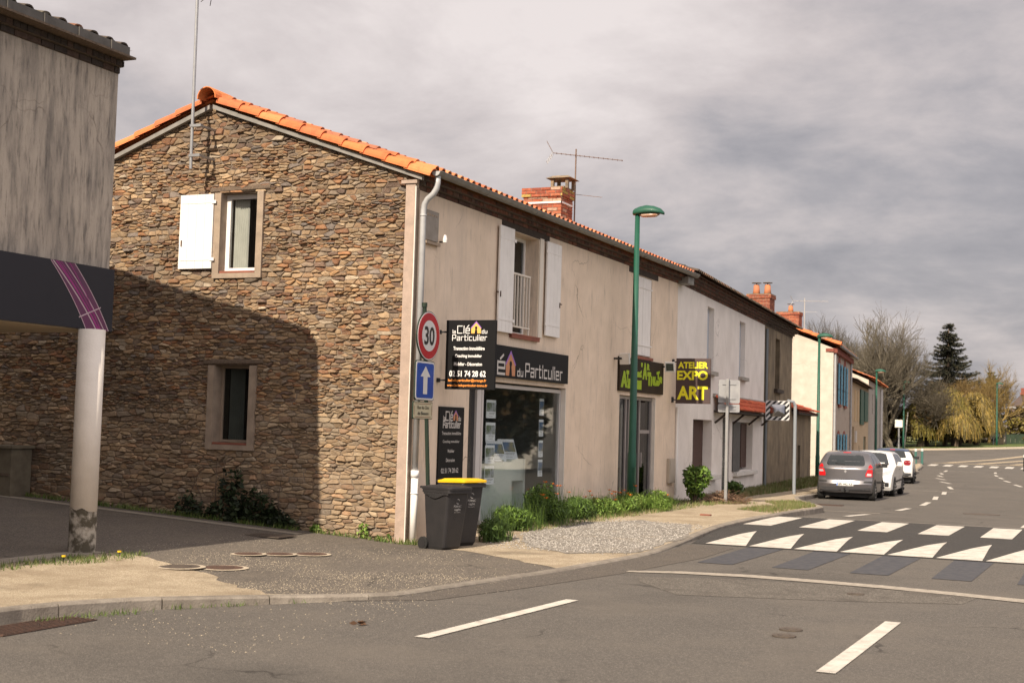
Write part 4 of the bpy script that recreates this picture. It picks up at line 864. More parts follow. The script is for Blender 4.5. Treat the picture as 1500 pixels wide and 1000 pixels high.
# ================================================================ terrace beyond: white house, unrendered house, shed, blue-shuttered house and others
BD = Vector((-.0748, .9972, 0)); PB = Plane2((0, 12.6, 0), BD)
whiter = mat('white_render', (.79, .735, .685), (.69, .64, .59), .92, 1.5, cracks=.7, bump=.4, bscale=60, stain=[((.25, .22, .19), 5, .62, .76, .6)])
brownr = mat('brown_bare_render', (.24, .185, .12), (.155, .12, .08), .95, 2.2, bump=.8, bscale=40, stain=[((.05, .04, .033), 2, .50, .68, .8), ((.26, .22, .10), 1.3, .6, .75, .5)])
creamr = mat('cream_render', (.58, .52, .445), (.49, .43, .365), .93, 2.5, cracks=.6, bump=.4, bscale=50, stain=[((.34, .24, .16), 3.5, .64, .74, .6)])
tanr = mat('tan_render', (.46, .35, .23), (.38, .29, .19), .93, 3, bump=.3)
greyr = mat('grey_render', (.36, .33, .29), (.30, .27, .24), .93, 3, bump=.3)
brownwood = mat('brown_shutter', (.075, .035, .025), (.055, .028, .02), .7, 8)
bluew = mat('blue_shutter', (.13, .36, .50), (.10, .30, .43), .6, 5); greenw = mat('green_shutter', (.015, .075, .05), (.012, .06, .04), .5, 5)
glassbrick = mat('dark_glass_brick', (.02, .025, .025), None, .15); bluegrey = mat('blue_grey_paint', (.42, .45, .50), None, .6)
def simple_house(name, label, pl, s0, s1, ze, zr, depth, wallm, holes, hd=.25, ends=True, origin=None, side_mat=None):
    o = pl(s0, 0); t = thing(name, label, 'house', (o.x, o.y, -.1)); mb = MB(); strip_wall(mb, pl, s0, s1, -.6, ze, holes, hd); mb.build('wall', wallm, t, recalc=False)
    mb = MB(); h = depth / 2
    for s_ in (s0, s1): mb.face([pl(s_, -.6), pl(s_, ze), pl(s_, zr, -h), pl(s_, ze, -depth), pl(s_, -.6, -depth)])
    mb.face([pl(s0, -.6, -depth), pl(s0, ze, -depth), pl(s1, ze, -depth), pl(s1, -.6, -depth)]); mb.build('gable_wall', side_mat or wallm, t, recalc=False)
    return t
def house_roof(t, pl, s0, s1, ze, zr, depth, cols, m, over=.22, seed=3, ov=.1, drop=.06):
    e = pl(s0 - ov, ze - drop + .06, over); r = pl(s0 - ov, zr + .08, -depth / 2); bk = pl(s0 - ov, ze - drop + .06, -depth - over); d = pl.u; mb = MB(); L_ = s1 - s0 + 2 * ov
    tiles(mb, e, d, r - e, L_, (r - e).length, cols, .2, .05, seed=seed); tiles(mb, bk + d * L_, -d, r - bk, L_, (r - bk).length, cols, .3, .05, seed=seed + 4); dr = Vector((0, 0, -.06))
    for a, b in ((e, r), (r, bk)): mb.face([a + dr, a + d * L_ + dr, b + d * L_ + dr, b + dr], cols[0])
    return mb.build('roof', m, t, recalc=False)
wh = simple_house('white_house', 'white rendered terraced house with two slit upper windows and a small red tiled canopy', PB, 0, 12.2, 5.0, 6.3, 7.2, whiter,
    [(3.35, 4.2, 3.18, 4.78, .16), (7.85, 8.75, 3.22, 4.78, .16), (1.9, 4.2, .62, 1.96, .28), (5.6, 6.6, .0, 2.06, .12), (8.1, 10.3, .6, 1.96, .3)])
cornice(wh, PB, 0, 12.2, 5.0, 4, .07, .068); rB = house_roof(wh, PB, .4, 12.25, 5.30, 6.45, 7.2, DK, tile_d, .34, 4, ov=.0)
for a, b, c, d in ((3.35, 4.2, 3.18, 4.78), (7.85, 8.75, 3.22, 4.78)):
    q = shutter_mesh(PB, a, b, c, d, -.16, .03, 4).build('shutter', bluegrey, wh); pbox('sill', PB, a - .1, b + .12, c - .1, c, -.02, .12, mat('grey_sill', (.36, .33, .29), (.28, .26, .23), .9, 8), wh, .006)
q = shutter_mesh(PB, 1.92, 4.18, .63, 1.95, -.26, .03, 8).build('shutter', brownwood, wh)
pbox('sill', PB, 1.78, 4.75, .48, .60, -.05, .16, mat('white_sill', (.66, .63, .58), (.55, .52, .48), .8, 9), wh, .01)
m = MB()
for r in range(12):
    for k in range(5): bx(m, PB, 5.62 + k * .195, 5.80 + k * .195, .02 + r * .17, .175 + r * .17, -.11, -.085)
m.build('glass_brick_panel', glassbrick, wh); pbox('panel_joint', PB, 5.6, 6.6, 0, 2.06, -.12, -.105, greyr, wh)
w = window_in(PB, 8.14, 10.26, .64, 1.94, .28, wh, .07, paned, True); pbox('sill', PB, 7.2, 10.6, .47, .58, -.05, .13, MATS['white_sill'], wh, .01)
shutter_mesh(PB, 9.35, 10.24, .66, 1.93, -.2, .03, 4).build('shutter', brownwood, wh); shutter_mesh(PB, 7.0, 8.05, .60, 1.96, .005, .03, 4).build('shutter', mat('grey_slate_board', (.11, .105, .10), (.08, .078, .075), .8, 6), wh)
RD = [(.52, .10, .045), (.44, .085, .04), (.58, .14, .06)]
m = MB(); e = PB(4.3, 2.25, .42); r = PB(4.3, 2.60, .0); tiles(m, e, BD, r - e, 7.7, (r - e).length, RD, .21, .05, .2, seed=6); cn = m.build('canopy', tile_o, wh, recalc=False)
m = MB(); bx(m, PB, 4.35, 11.95, 2.16, 2.22, .0, .36); 
for s_ in (4.5, 7.0, 9.5, 11.8): m.tube([PB(s_, 1.9, .01), PB(s_, 2.16, .32)], .03, 5)
m.build('canopy_frame', darkwood, wh); m = MB(); bx(m, PB, 4.2, 12.1, 2.56, 2.64, .0, .06); m.build('canopy_flashing', greyr, wh)
bh = simple_house('bare_house', 'brown unrendered terraced house stained black under its eaves', PB, 12.21, 18.2, 5.0, 6.3, 7.2, brownr, [(14.4, 15.35, 3.1, 4.75, .2)])
cornice(bh, PB, 12.21, 18.2, 5.0, 4, .07, .068, [(.07, .045, .035), (.055, .04, .03), (.09, .06, .045)]); rBB = house_roof(bh, PB, 12.3, 18.25, 5.30, 6.45, 7.2, DK, tile_d, .34, 9, ov=.0)
shutter_mesh(PB, 14.42, 15.33, 3.12, 4.74, -.19, .03, 4).build('shutter', mat('charred_wood', (.05, .04, .032), (.03, .025, .02), .9, 8), bh); pbox('sill', PB, 14.2, 15.6, 2.98, 3.1, -.02, .12, darkwood, bh)
m = MB(); m.tube([PB(12.35, 0.0, .05), PB(12.35, 4.9, .05)], .045, 8); m.build('downpipe', mat('slate_pipe', (.16, .18, .19), None, .6), bh)
# chimneys
def chimney(name, parent, x0, x1, y0, y1, z0, z1, pots, cols=CB, seed=2, oz=.12):
    m = MB(); brickstack(m, x0, x1, y0, y1, z0, z1 - oz, cols[:5], seed=seed); brickstack(m, x0 - .035, x1 + .035, y0 - .035, y1 + .035, z1 - oz, z1, cols[:5], seed=seed + 1)
    c = m.build('chimney', brickm, parent)
    m = MB(); m.box(x0 - .03, y0 - .03, z1, x1 + .03, y1 + .03, z1 + .03); m.build('capping', MATS['sooty_mortar'], c)
    for (px, py, h) in pots:
        m = MB(); m.tube([(px, py, z1 + .02), (px, py, z1 + .02 + h * .5), (px, py, z1 + .02 + h)], [.125, .105, .09], 14); p = m.build('pot', mat('terracotta', (.58, .20, .08), (.42, .17, .09), .8, 6), c, smooth=True)
        m = MB(); m.tube([(px, py, z1 + .07 + h), (px, py, z1 + .085 + h)], .16, 14); m.tube([(px, py, z1 + .0 + h), (px, py, z1 + .07 + h)], .02, 5); m.build('rain_cap', oldwood, p)
chimney('chimney', rBB, -2.04, -1.30, 27, 27.7, 5.3, 6.18, [(-1.82, 27.3, .33), (-1.45, 27.3, .33)])
# low shed
SHD = simple_house('low_shed', 'low brown lean-to shed with a small red tiled roof beside the bare house', PB, 18.21, 23.6, 2.45, 3.3, 5, brownr, [(20.0, 20.7, .0, 1.25, .15)])
house_roof(SHD, PB, 18.3, 23.6, 2.50, 3.3, 5, RD, tile_o, .3, 5, ov=.08); pbox('door', PB, 20.0, 20.7, 0, 1.25, -.14, -.11, darkwood, SHD); pbox('fascia_board', PB, 18.25, 23.7, 2.36, 2.47, .0, .26, darkwood, SHD)
# blue-shuttered house
CDv = Vector((-.0995, .995, 0)); PC = Plane2((-2.0, 41.8, 0), CDv)
Ch = simple_house('blue_shuttered_house', 'tall cream house with bright gable, blue shutters and brick window arches', PC, 0, 9.5, 5.35, 7.0, 8.6, mat('pinkish_render', (.40, .33, .27), (.34, .28, .23), .93, 3), [(2.5, 3.4, 3.02, 4.82, .2), (5.6, 6.5, 3.02, 4.82, .2), (2.5, 3.4, .0, 1.7, .2), (5.6, 6.5, .0, 1.7, .2)], side_mat=creamr)
redb = mat('red_arch_brick', (.26, .075, .05), (.19, .06, .045), .9, 12)
for (a, b, c, d) in ((2.5, 3.4, 3.02, 4.82), (5.6, 6.5, 3.02, 4.82), (2.5, 3.4, .0, 1.7), (5.6, 6.5, .0, 1.7)):
    w = window_in(PC, a, b, c, d, .2, Ch, .07, paned, True)
    n = 10; m = MB(); mx_ = (a + b) / 2
    P = [(mx_ + .62 * math.cos(math.pi * k / n), d + (.36 if c > 2 else .16) * math.sin(math.pi * k / n)) for k in range(n + 1)]; m.prism(P, PC, .015); m.build('arch', redb, w)
    pbox('sill', PC, a - .1, b + .1, c - .12, c, -.02, .08, redb, w)
    for sa, sb, hg in ((a - .56, a - .01, 'r'), (b + .01, b + .56, 'l')): shutter(PC, sa, sb, c, d, .05, Ch, hg, mt=bluew, planks=4)
rC = house_roof(Ch, PC, 0, 9.5, 5.48, 7.05, 8.6, OR, tile_o, .28, 7)
e, r = PC(-.14, 5.47, .3), PC(-.14, 7.12, -4.3)
for i in range(11):
    m = MB(); half_tile(m, e.lerp(r, i / 11 - .004) + Vector((0, 0, .02)), e.lerp(r, (i + 1.1) / 11), .14, .12, col=rnd.choice([(.66, .20, .07), (.6, .17, .06)])); m.build('verge_tile', tile_o, rC, smooth=True)
pbox('brick_cornice', PC, .02, 9.5, 5.16, 5.38, .0, .16, redb, Ch); pbox('gutter', PC, -.05, 9.6, 5.38, 5.48, .28, .38, zincold, Ch); m = MB(); m.tube([PC(.15, -.1, .06), PC(.15, 5.3, .06)], .05, 8); m.build('downpipe', zinc, Ch)
m = MB(); m.tube([PC(9.3, -.1, .06), PC(9.3, 5.3, .06)], .05, 8); m.build('downpipe', zinc, Ch)
chimney('chimney', rC, -4.57, -3.62, 42.3, 43.0, 5.7, 6.95, [(-4.04, 42.6, .30)], seed=6)
m = MB(); m.box(-2.32, 41.74, 5.2, -1.98, 41.795, 5.34); m.build('brick_corbel', redb, Ch)
yagi('tv_aerial', 'pale tv aerial on the roof of the blue-shuttered house', -3.35, 42.2, 5.9, 7.55, (.95, .3, 0), 1.5, 12, .6, mat('pale_mast', (.45, .42, .38), None, .6))
# tan house and green-shuttered house
Dh = simple_house('tan_house', 'low tan terraced house with dark green shutters beyond the blue-shuttered house', PC, 9.52, 23.8, 4.35, 5.2, 7, tanr, [(11.2, 12.4, .0, 2.1, .15), (17.6, 20.4, 2.3, 4.1, .1), (19.8, 21.8, .0, 1.6, .15)])
house_roof(Dh, PC, 9.52, 23.8, 4.4, 5.35, 7, DK, tile_d, .3, 2, ov=0); shutter_mesh(PC, 16.3, 18.9, 2.25, 4.15, .02, .05, 5).build('shutter', greenw, Dh); shutter_mesh(PC, 19.6, 22.6, 2.45, 4.15, .02, .05, 5).build('shutter', greenw, Dh); shutter_mesh(PC, 19.85, 21.75, .0, 1.58, -.12, .04, 4).build('shutter', greenw, Dh)
pbox('door', PC, 11.25, 12.35, 0, 2.08, -.12, -.08, oldwood, Dh); pbox('letter_box_panel', PC, 12.8, 13.8, 1.3, 1.9, .0, .06, mat('pale_box', (.5, .47, .43), None, .6), Dh)
for s_ in (12.6, 14.6): pbox('upper_panel', PC, s_, s_ + .9, 2.4, 4.0, .0, .02, mat('ochre_panel', (.46, .33, .18), None, .8), Dh)
Eh = simple_house('far_grey_house', 'grey house end with orange verge tiles and pale downpipes, furthest of the terrace', PC, 23.82, 40, 4.95, 6.6, 8, greyr, [(27, 28, 3.0, 4.2, .1), (32, 33, 3.0, 4.2, .1)], side_mat=creamr)
rE = house_roof(Eh, PC, 23.82, 40, 5.05, 6.65, 8, OR, tile_o, .3, 5)
m = MB()
for s_ in (30, 36): m.tube([PC(s_, -.2, .08), PC(s_, 4.8, .08)], .09, 6)
m.build('downpipe', mat('pale_pipe', (.55, .54, .53), None, .5), Eh)
for a, b, c, d in ((27, 28, 3.0, 4.2), (32, 33, 3.0, 4.2)): window_in(PC, a, b, c, d, .1, Eh, .08, paned)

# ================================================================ signs
gpole = mat('dark_green_post', (.014, .028, .017), (.011, .022, .014), .6, 8); alu = mat('aluminium', (.38, .38, .38), (.31, .31, .32), .42, 6, metal=.5)
redp = mat('sign_red', (.42, .012, .02), (.36, .012, .018), .4, 4); bluesign = mat('sign_blue', (.012, .06, .33), (.01, .05, .28), .4, 4); whites = mat('sign_white', (.62, .61, .60), (.55, .54, .53), .4, 3); blks = mat('sign_black', (.012, .012, .012), None, .45)
cream = mat('cream_enamel', (.50, .46, .32), (.44, .40, .28), .35, 5); creamred = mat('border_red', (.16, .03, .02), None, .5)
sp = thing('sign_post', 'dark green post carrying the round, arrow and street name signs at the house corner', 'post', (.24, .25, 0))
m = MB(); m.tube([(.24, .25, 0), (.24, .02, 2.0), (.24, -.12, 3.33)], .03, 10); m.tube([(.24, -.12, 3.3), (.24, -.122, 3.36)], .04, 10); m.build('pole', gpole, sp)
def disc(pl, u, v, r, w0, w1, name, mt, parent, n=40):
    m = MB(); m.prism([(u + r * math.cos(2 * math.pi * k / n), v + r * math.sin(2 * math.pi * k / n)) for k in range(n)], lambda a, b, w: pl(a, b, w0 + w), w1 - w0); return m.build(name, mt, parent)
PS = Plane2((.30, 0, 0), (0, 1, 0)); cu_, cv_ = -.08, 2.90
s30 = thing('speed_limit_sign', 'round red bordered 30 speed limit sign', 'road sign', (.3, -.08, 2.58)); disc(PS, cu_, cv_, .345, -.02, 0, 'backing', gpole, s30); disc(PS, cu_, cv_, .335, .001, .004, 'white_edge', whites, s30); disc(PS, cu_, cv_, .32, .005, .007, 'red_ring', redp, s30); disc(PS, cu_, cv_, .215, .008, .010, 'white_face', whites, s30)
text('number', '30', PS, cu_, cv_, .30, .26, blks, s30, offset=.02, out=.011)
def rrect(a, b, c, d, r, n=5):
    P = []
    for (x, y, t0) in ((b - r, d - r, 0), (a + r, d - r, 90), (a + r, c + r, 180), (b - r, c + r, 270)):
        for k in range(n + 1): t = math.radians(t0 + 90 * k / n); P.append((x + r * math.cos(t), y + r * math.sin(t)))
    return P
def plate(pl, a, b, c, d, r, w0, w1, name, mt, parent):
    m = MB(); m.prism(rrect(a, b, c, d, r), lambda u, v, w: pl(u, v, w0 + w), w1 - w0); return m.build(name, mt, parent)
ow = thing('one_way_sign', 'square blue one way sign with a white arrow', 'road sign', (.3, -.15, 2.02)); plate(PS, -.44, .13, 2.0, 2.55, .05, -.02, 0, 'backing', gpole, ow); plate(PS, -.43, .12, 2.01, 2.54, .05, .001, .004, 'white_edge', whites, ow); plate(PS, -.405, .095, 2.035, 2.515, .035, .005, .007, 'blue_face', bluesign, ow)
m = MB(); m.prism([(-.215, 2.09), (-.095, 2.09), (-.095, 2.33), (-.01, 2.33), (-.155, 2.475), (-.30, 2.33), (-.215, 2.33)], lambda u, v, w: PS(u, v, .008 + w), .002); m.build('arrow', whites, ow)
sn = thing('street_name_plate', 'cream enamel street name plate with a red border', 'street sign', (.3, -.17, 1.75)); plate(PS, -.47, .10, 1.745, 1.985, .02, -.02, 0, 'backing', gpole, sn); plate(PS, -.46, .09, 1.755, 1.975, .02, .001, .003, 'enamel', cream, sn)
m = MB()
for (a, b, c, d) in ((-.42, .05, 1.77, 1.777), (-.42, .05, 1.952, 1.959), (-.445, -.438, 1.80, 1.93), (.068, .075, 1.80, 1.93)): bx(m, PS, a, b, c, d, .0035, .0045)
m.build('border', creamred, sn); text('lettering', 'Rue du Clos', PS, -.185, 1.905, .34, .045, blks, sn, offset=.012, out=.004); text('lettering', 'de Besson', PS, -.185, 1.825, .32, .045, blks, sn, offset=.012, out=.004)

blackp = mat('gloss_black_panel', (.008, .008, .009), None, .5, spec=.15); wl_ = mat('white_lettering', (.74, .73, .72), None, .5); orl = mat('orange_lettering', (.80, .28, .05), None, .5); hy = mat('house_icon_amber', (.78, .42, .10), None, .5); hp = mat('house_icon_purple', (.28, .13, .42), None, .5); hy2 = mat('house_icon_salmon', (.50, .22, .11), None, .5)
def icon(pl, a, b, c, d, parent, mt, out):
    """little house with a keyhole, box a..b, c..d"""
    W, H = b - a, d - c; mx_ = (a + b) / 2
    m = MB(); m.prism([(a + .06 * W, c), (b - .06 * W, c), (b - .06 * W, c + .5 * H), (mx_, c + .93 * H), (a + .06 * W, c + .5 * H)], lambda u, v, w: pl(u, v, out + w), .0015); m.build('house_icon', mt, parent)
    m = MB(); t = .085 * H
    for (p, q) in (((a, c + .46 * H), (mx_, c + H)), ((mx_, c + H), (b, c + .46 * H))):
        A, B = Vector(p), Vector(q); dd = (B - A).normalized(); n = Vector((-dd.y, dd.x)) * t; o = out + (.002 if p[0] == a else .0023)
        m.face([pl(*A, o), pl(*B, o), pl(*(B - (-n if n.y < 0 else n)), o), pl(*(A - (-n if n.y < 0 else n)), o)])
    m.build('icon_roof', hp, parent)
    m = MB(); r = .085 * W; n = 14; P = [(mx_ + r * 1.3 * math.cos(math.radians(-60 + 300 * k / n)), c + .47 * H + r * 1.3 * math.sin(math.radians(-60 + 300 * k / n))) for k in range(n + 1)]
    P = [(mx_ + .13 * W, c), (mx_ + .06 * W, c + .42 * H)] + P[:] + [(mx_ - .06 * W, c + .42 * H), (mx_ - .13 * W, c)]
    m.prism(P, lambda u, v, w: pl(u, v, out + .003 + w), .001); m.build('keyhole', blackp, parent)
def logo_word(pl, s, a, b, base, h, t, parent, mt, out):
    """logo lettering spanning a..b on baseline"""
    ws = (b - a) / swidth(s, h, t, 1.0); m = MB(); tw = swidth(s, h, t, 1.0); k = (b - a - (len(s) - 1) * t * .45) / (tw - (len(s) - 1) * t * .45); strokes(m, s, pl, a, base, h, t, k, out); return m.build('lettering', mt, parent, recalc=False)
# projecting sign
hs = thing('hanging_shop_sign', 'black projecting estate agency sign with white logo and phone number, left of the shop window', 'shop sign', (.1, .8, 2.19)); PH = Plane2((.14, .775, 2.19), (1, 0, 0))
pbox('panel', PH, 0, .79, 0, 1.0, -.05, 0, blackp, hs, .004)
HX = lambda x: (x - 38) / 680 * .79; HY = lambda y: 1 - (y - 38) / 925 * 1.0
logo_word(PH, 'Clé', HX(196), HX(360), HY(213), .069, .0115, hs, wl_, .002); logo_word(PH, 'la', HX(130), HX(166), HY(215), .034, .0075, hs, wl_, .002); logo_word(PH, 'du', HX(533), HX(600), HY(215), .036, .008, hs, wl_, .002); logo_word(PH, 'Particulier', HX(128), HX(598), HY(309), .052, .0098, hs, wl_, .002)
icon(PH, HX(376), HX(526), HY(217), HY(54), hs, hy, .002)
for s_, a, b, c, d, mt, of in (('Transaction immobilière', 145, 575, 440, 392, wl_, .03), ('Coaching immobilier', 172, 540, 548, 495, wl_, .03), ('Mobilier - Décoration', 160, 545, 648, 602, wl_, .03), ('02 51 74 28 62', 98, 600, 795, 712, wl_, .03), ('lacleduparticulier@orange.fr', 85, 610, 870, 822, orl, .025), ('www.lacleduparticulier-immo.fr', 72, 625, 935, 892, orl, .025)):
    text('lettering', s_, PH, HX((a + b) / 2), HY((c + d) / 2), (b - a) / 680 * .79, (c - d) / 925, mt, hs, offset=of * 1.0, out=.002, depth=.001)
for z_ in (2.32, 3.02): m = MB(); m.box(.0, .78, z_ - .03, .035, .84, z_ + .03); m.box(.03, .795, z_ - .012, .15, .82, z_ + .012); m.build('bracket', blackm, hs)
# facade sign
fs_ = thing('shop_fascia_sign', 'long black fascia sign with white logo over the shop window', 'shop sign', (.04, 1.6, 2.45)); PF2 = Plane2((.075, 0, 0), (0, 1, 0)); pbox('panel', PF2, 1.62, 5.80, 2.455, 2.965, -.074, 0, blackp, fs_, .004)
dw = mat('dull_white_lettering', (.52, .49, .46), None, .6)
logo_word(PF2, 'la', 1.72, 1.98, 2.51, .10, .03, fs_, dw, .002); logo_word(PF2, 'Clé', 2.12, 3.02, 2.51, .185, .04, fs_, dw, .002); icon(PF2, 3.04, 3.46, 2.49, 2.90, fs_, hy2, .002); logo_word(PF2, 'du', 3.54, 3.76, 2.505, .075, .024, fs_, dw, .002); logo_word(PF2, 'Particulier', 3.87, 5.50, 2.515, .135, .030, fs_, dw, .002)
# vertical board
vb = thing('shop_wall_board', 'tall narrow black agency board on the facade behind the bins', 'shop sign', (.01, .88, .75)); PV = Plane2((.022, 0, 0), (0, 1, 0)); pbox('panel', PV, .87, 1.70, .76, 1.94, -.02, 0, blackp, vb)
VX = lambda x: .87 + (x - 78) / 292 * .83; VY = lambda y: 1.94 - (y - 38) / 823 * 1.06
logo_word(PV, 'Clé', VX(152), VX(230), VY(192), .083, .02, vb, dw, .002); logo_word(PV, 'la', VX(124), VX(146), VY(192), .04, .013, vb, dw, .002); logo_word(PV, 'du', VX(302), VX(328), VY(192), .04, .013, vb, dw, .002); logo_word(PV, 'Particulier', VX(124), VX(326), VY(274), .062, .018, vb, dw, .002); icon(PV, VX(236), VX(298), VY(194), VY(72), vb, hy2, .002)
for s_, a, b, c, d in (('Transaction immobilière', 112, 335, 358, 320), ('Coaching immobilier', 125, 318, 458, 418), ('Mobilier', 185, 262, 562, 524), ('Décoration', 168, 270, 667, 627), ('02 51 74 28 62', 114, 316, 795, 738)):
    text('lettering', s_, PV, (VX(a) + VX(b)) / 2, (VY(c) + VY(d)) / 2, VX(b) - VX(a), VY(d) - VY(c), dw, vb, offset=.012, out=.002, depth=.001)
# workshop fascia
at_ = thing('workshop_fascia_sign', 'dark brown workshop sign with jumbled lime green letters above the glazed door', 'shop sign', (.04, 8.65, 2.44)); PW = Plane2((.05, 0, 0), (0, 1, 0)); pbox('panel', PW, 8.64, 11.50, 2.44, 3.12, -.049, 0, mat('olive_brown_panel', (.040, .028, .016), (.028, .019, .016), .7, 2, spec=.15), at_)
lime = mat('lime_lettering', (.30, .42, .015), (.26, .38, .012), .6, 3)
for s_, a, b, c, d, rot in (('A', 8.70, 9.12, 2.51, 2.84, 0), ('T', 9.02, 9.2, 2.62, 2.86, 0), ('E', 9.12, 9.28, 2.50, 2.70, 0), ('L', 9.32, 9.48, 2.52, 2.90, 0), ('I', 9.50, 9.56, 2.50, 2.80, 0), ('R', 9.67, 10.0, 2.75, 2.91, 90), ('E', 9.64, 10.0, 2.5, 2.69, 90), ("'", 9.94, 10.05, 2.97, 3.06, 0), ('A', 10.05, 10.36, 2.72, 3.07, 0), ('R', 10.34, 10.53, 2.92, 3.06, 0), ('T', 10.37, 10.62, 2.60, 2.89, 0), ('I', 10.60, 10.69, 2.60, 2.81, 0), ('S', 10.71, 11.06, 2.61, 2.82, 90), ('T', 11.0, 11.22, 2.76, 2.93, 8), ('E', 10.98, 11.16, 2.62, 2.74, 0), ('S', 11.16, 11.40, 2.60, 2.83, 0)):
    w_, h_ = (b - a, d - c) if rot != 90 else (d - c, b - a)
    text('lettering', s_, PW, (a + b) / 2, (c + d) / 2, w_, h_, lime, at_, offset=.10, out=.002, depth=.002, rot=math.radians(rot))
ex = thing('projecting_art_sign', 'brown projecting sign with yellow ATELIER EXPO ART lettering', 'shop sign', (.1, 12.3, 2.28)); PE = Plane2((.09, 12.28, 2.28), (1, 0, 0)); pbox('panel', PE, 0, .79, 0, 1.0, -.04, 0, mat('plum_brown_panel', (.07, .045, .042), None, .5), ex, .003)
EX = lambda x: (x - 503) / 237 * .79; EY = lambda y: 1 - (y - 655) / 305
for s_, a, b, c, d in (('ATELIER', 516, 722, 723, 679), ('EXPO', 511, 722, 801, 738), ('ART', 514, 723, 933, 842)): text('lettering', s_, PE, EX((a + b) / 2), EY((c + d) / 2), (b - a) / 237 * .79, (c - d) / 305, mat('yellow_lettering', (.80, .74, .03), None, .5), ex, offset=.035, out=.002, depth=.001)
for z_ in (2.36, 3.2): m = MB(); m.box(.0, 12.26, z_ - .06, .035, 12.34, z_ + .06); m.box(.03, 12.29, z_ - .012, .10, 12.31, z_ + .012); m.build('bracket', blackm, ex)
def spot(y, z, lab, aim):
    t = thing('floodlight', lab, 'floodlight', (.0, y, z), 0, 'floodlights over the workshop sign'); m = MB(); m.tube([(0, y, z), (.16, y, z)], .02, 6); m.build('arm', blackm, t)
    pl = Plane2((.20, y, z), Vector((1, .25 * aim, 0)), (0, -.25, 1)); 
    m = MB(); bx(m, pl, -.10, .12, -.12, .10, -.06, 0); m.build('body', mat('floodlight_white', (.8, .78, .74), None, .4), t, bevel=.008)
    if aim > 0: pbox('lens', pl, -.07, .09, -.09, .07, .001, .006, mat('dark_lens', (.05, .06, .05), None, .15), t)
spot(8.42, 3.06, 'white floodlight left of the lamp post, above the lime green lettering', -1); spot(11.42, 3.05, 'white framed floodlight with dark lens beside the projecting art sign', 1)
# back of a road sign on a post
t = thing('road_sign_back', 'grey back of a square road sign with a smaller plate on a tall galvanised post', 'road sign', (1.12, 12.85, 0)); m = MB(); m.box(1.09, 12.82, -.1, 1.15, 12.88, 2.86); m.build('post', alu, t)
PX = Plane2((1.13, 12.93, 0), (.965, .26, 0)); plate(PX, -.24, .24, 2.32, 2.84, .04, -.0, .012, 'plate', alu, t); plate(PX, -.24, .24, 2.12, 2.30, .03, .0, .012, 'lower_plate', alu, t)
m = MB(); 
for z_ in (2.74, 2.42, 2.25, 2.18): bx(m, PX, -.15, .15, z_ - .01, z_ + .01, .012, .03)
m.build('rail', steel, t)
# traffic mirror
t = thing('traffic_mirror', 'convex traffic mirror in a black and white striped frame on a grey post', 'traffic mirror', (.50, 22.75, 0)); m = MB(); m.tube([(.50, 22.76, -.15), (.50, 22.76, 2.48), (.45, 22.72, 2.60), (.30, 22.62, 2.62)], .048, 10); m.build('post', mat('grey_post', (.24, .26, .28), None, .5), t)
PM = Plane2((.06, 22.45, 2.34), (.93, .36, 0)); plate(PM, -.35, .34, -.29, .28, .06, -.04, 0, 'frame', whites, t)
m = MB()
for k in range(-9, 10):
    a = k * .16
    P = [(a - .04 - .28, -.28), (a + .04 - .28, -.28), (a + .04 + .27, .27), (a - .04 + .27, .27)]
    P = halfclip(halfclip(P, 1, 0, .33), -1, 0, .34)
    if len(P) > 2: m.prism(P, lambda u, v, w: PM(u, v, .001 + w), .003)
m.build('frame_stripe', blks, t)
m = MB(); n, mm = 16, 6; R_ = rrect(-.22, .23, -.18, .17, .06, 3)
ctr = (.005, -.005); rings = []
for j in range(mm + 1): f_ = 1 - j / mm; rings.append([PM(ctr[0] + (u - ctr[0]) * f_, ctr[1] + (v - ctr[1]) * f_, .006 + .05 * (1 - f_ * f_)) for u, v in R_])
for a, b in zip(rings, rings[1:]):
    for k in range(len(R_)): m.face([a[k], a[(k + 1) % len(R_)], b[(k + 1) % len(R_)], b[k]])
m.build('mirror_face', mat('mirror_glass', (.32, .32, .33), None, .12, metal=1.0), t, smooth=True)

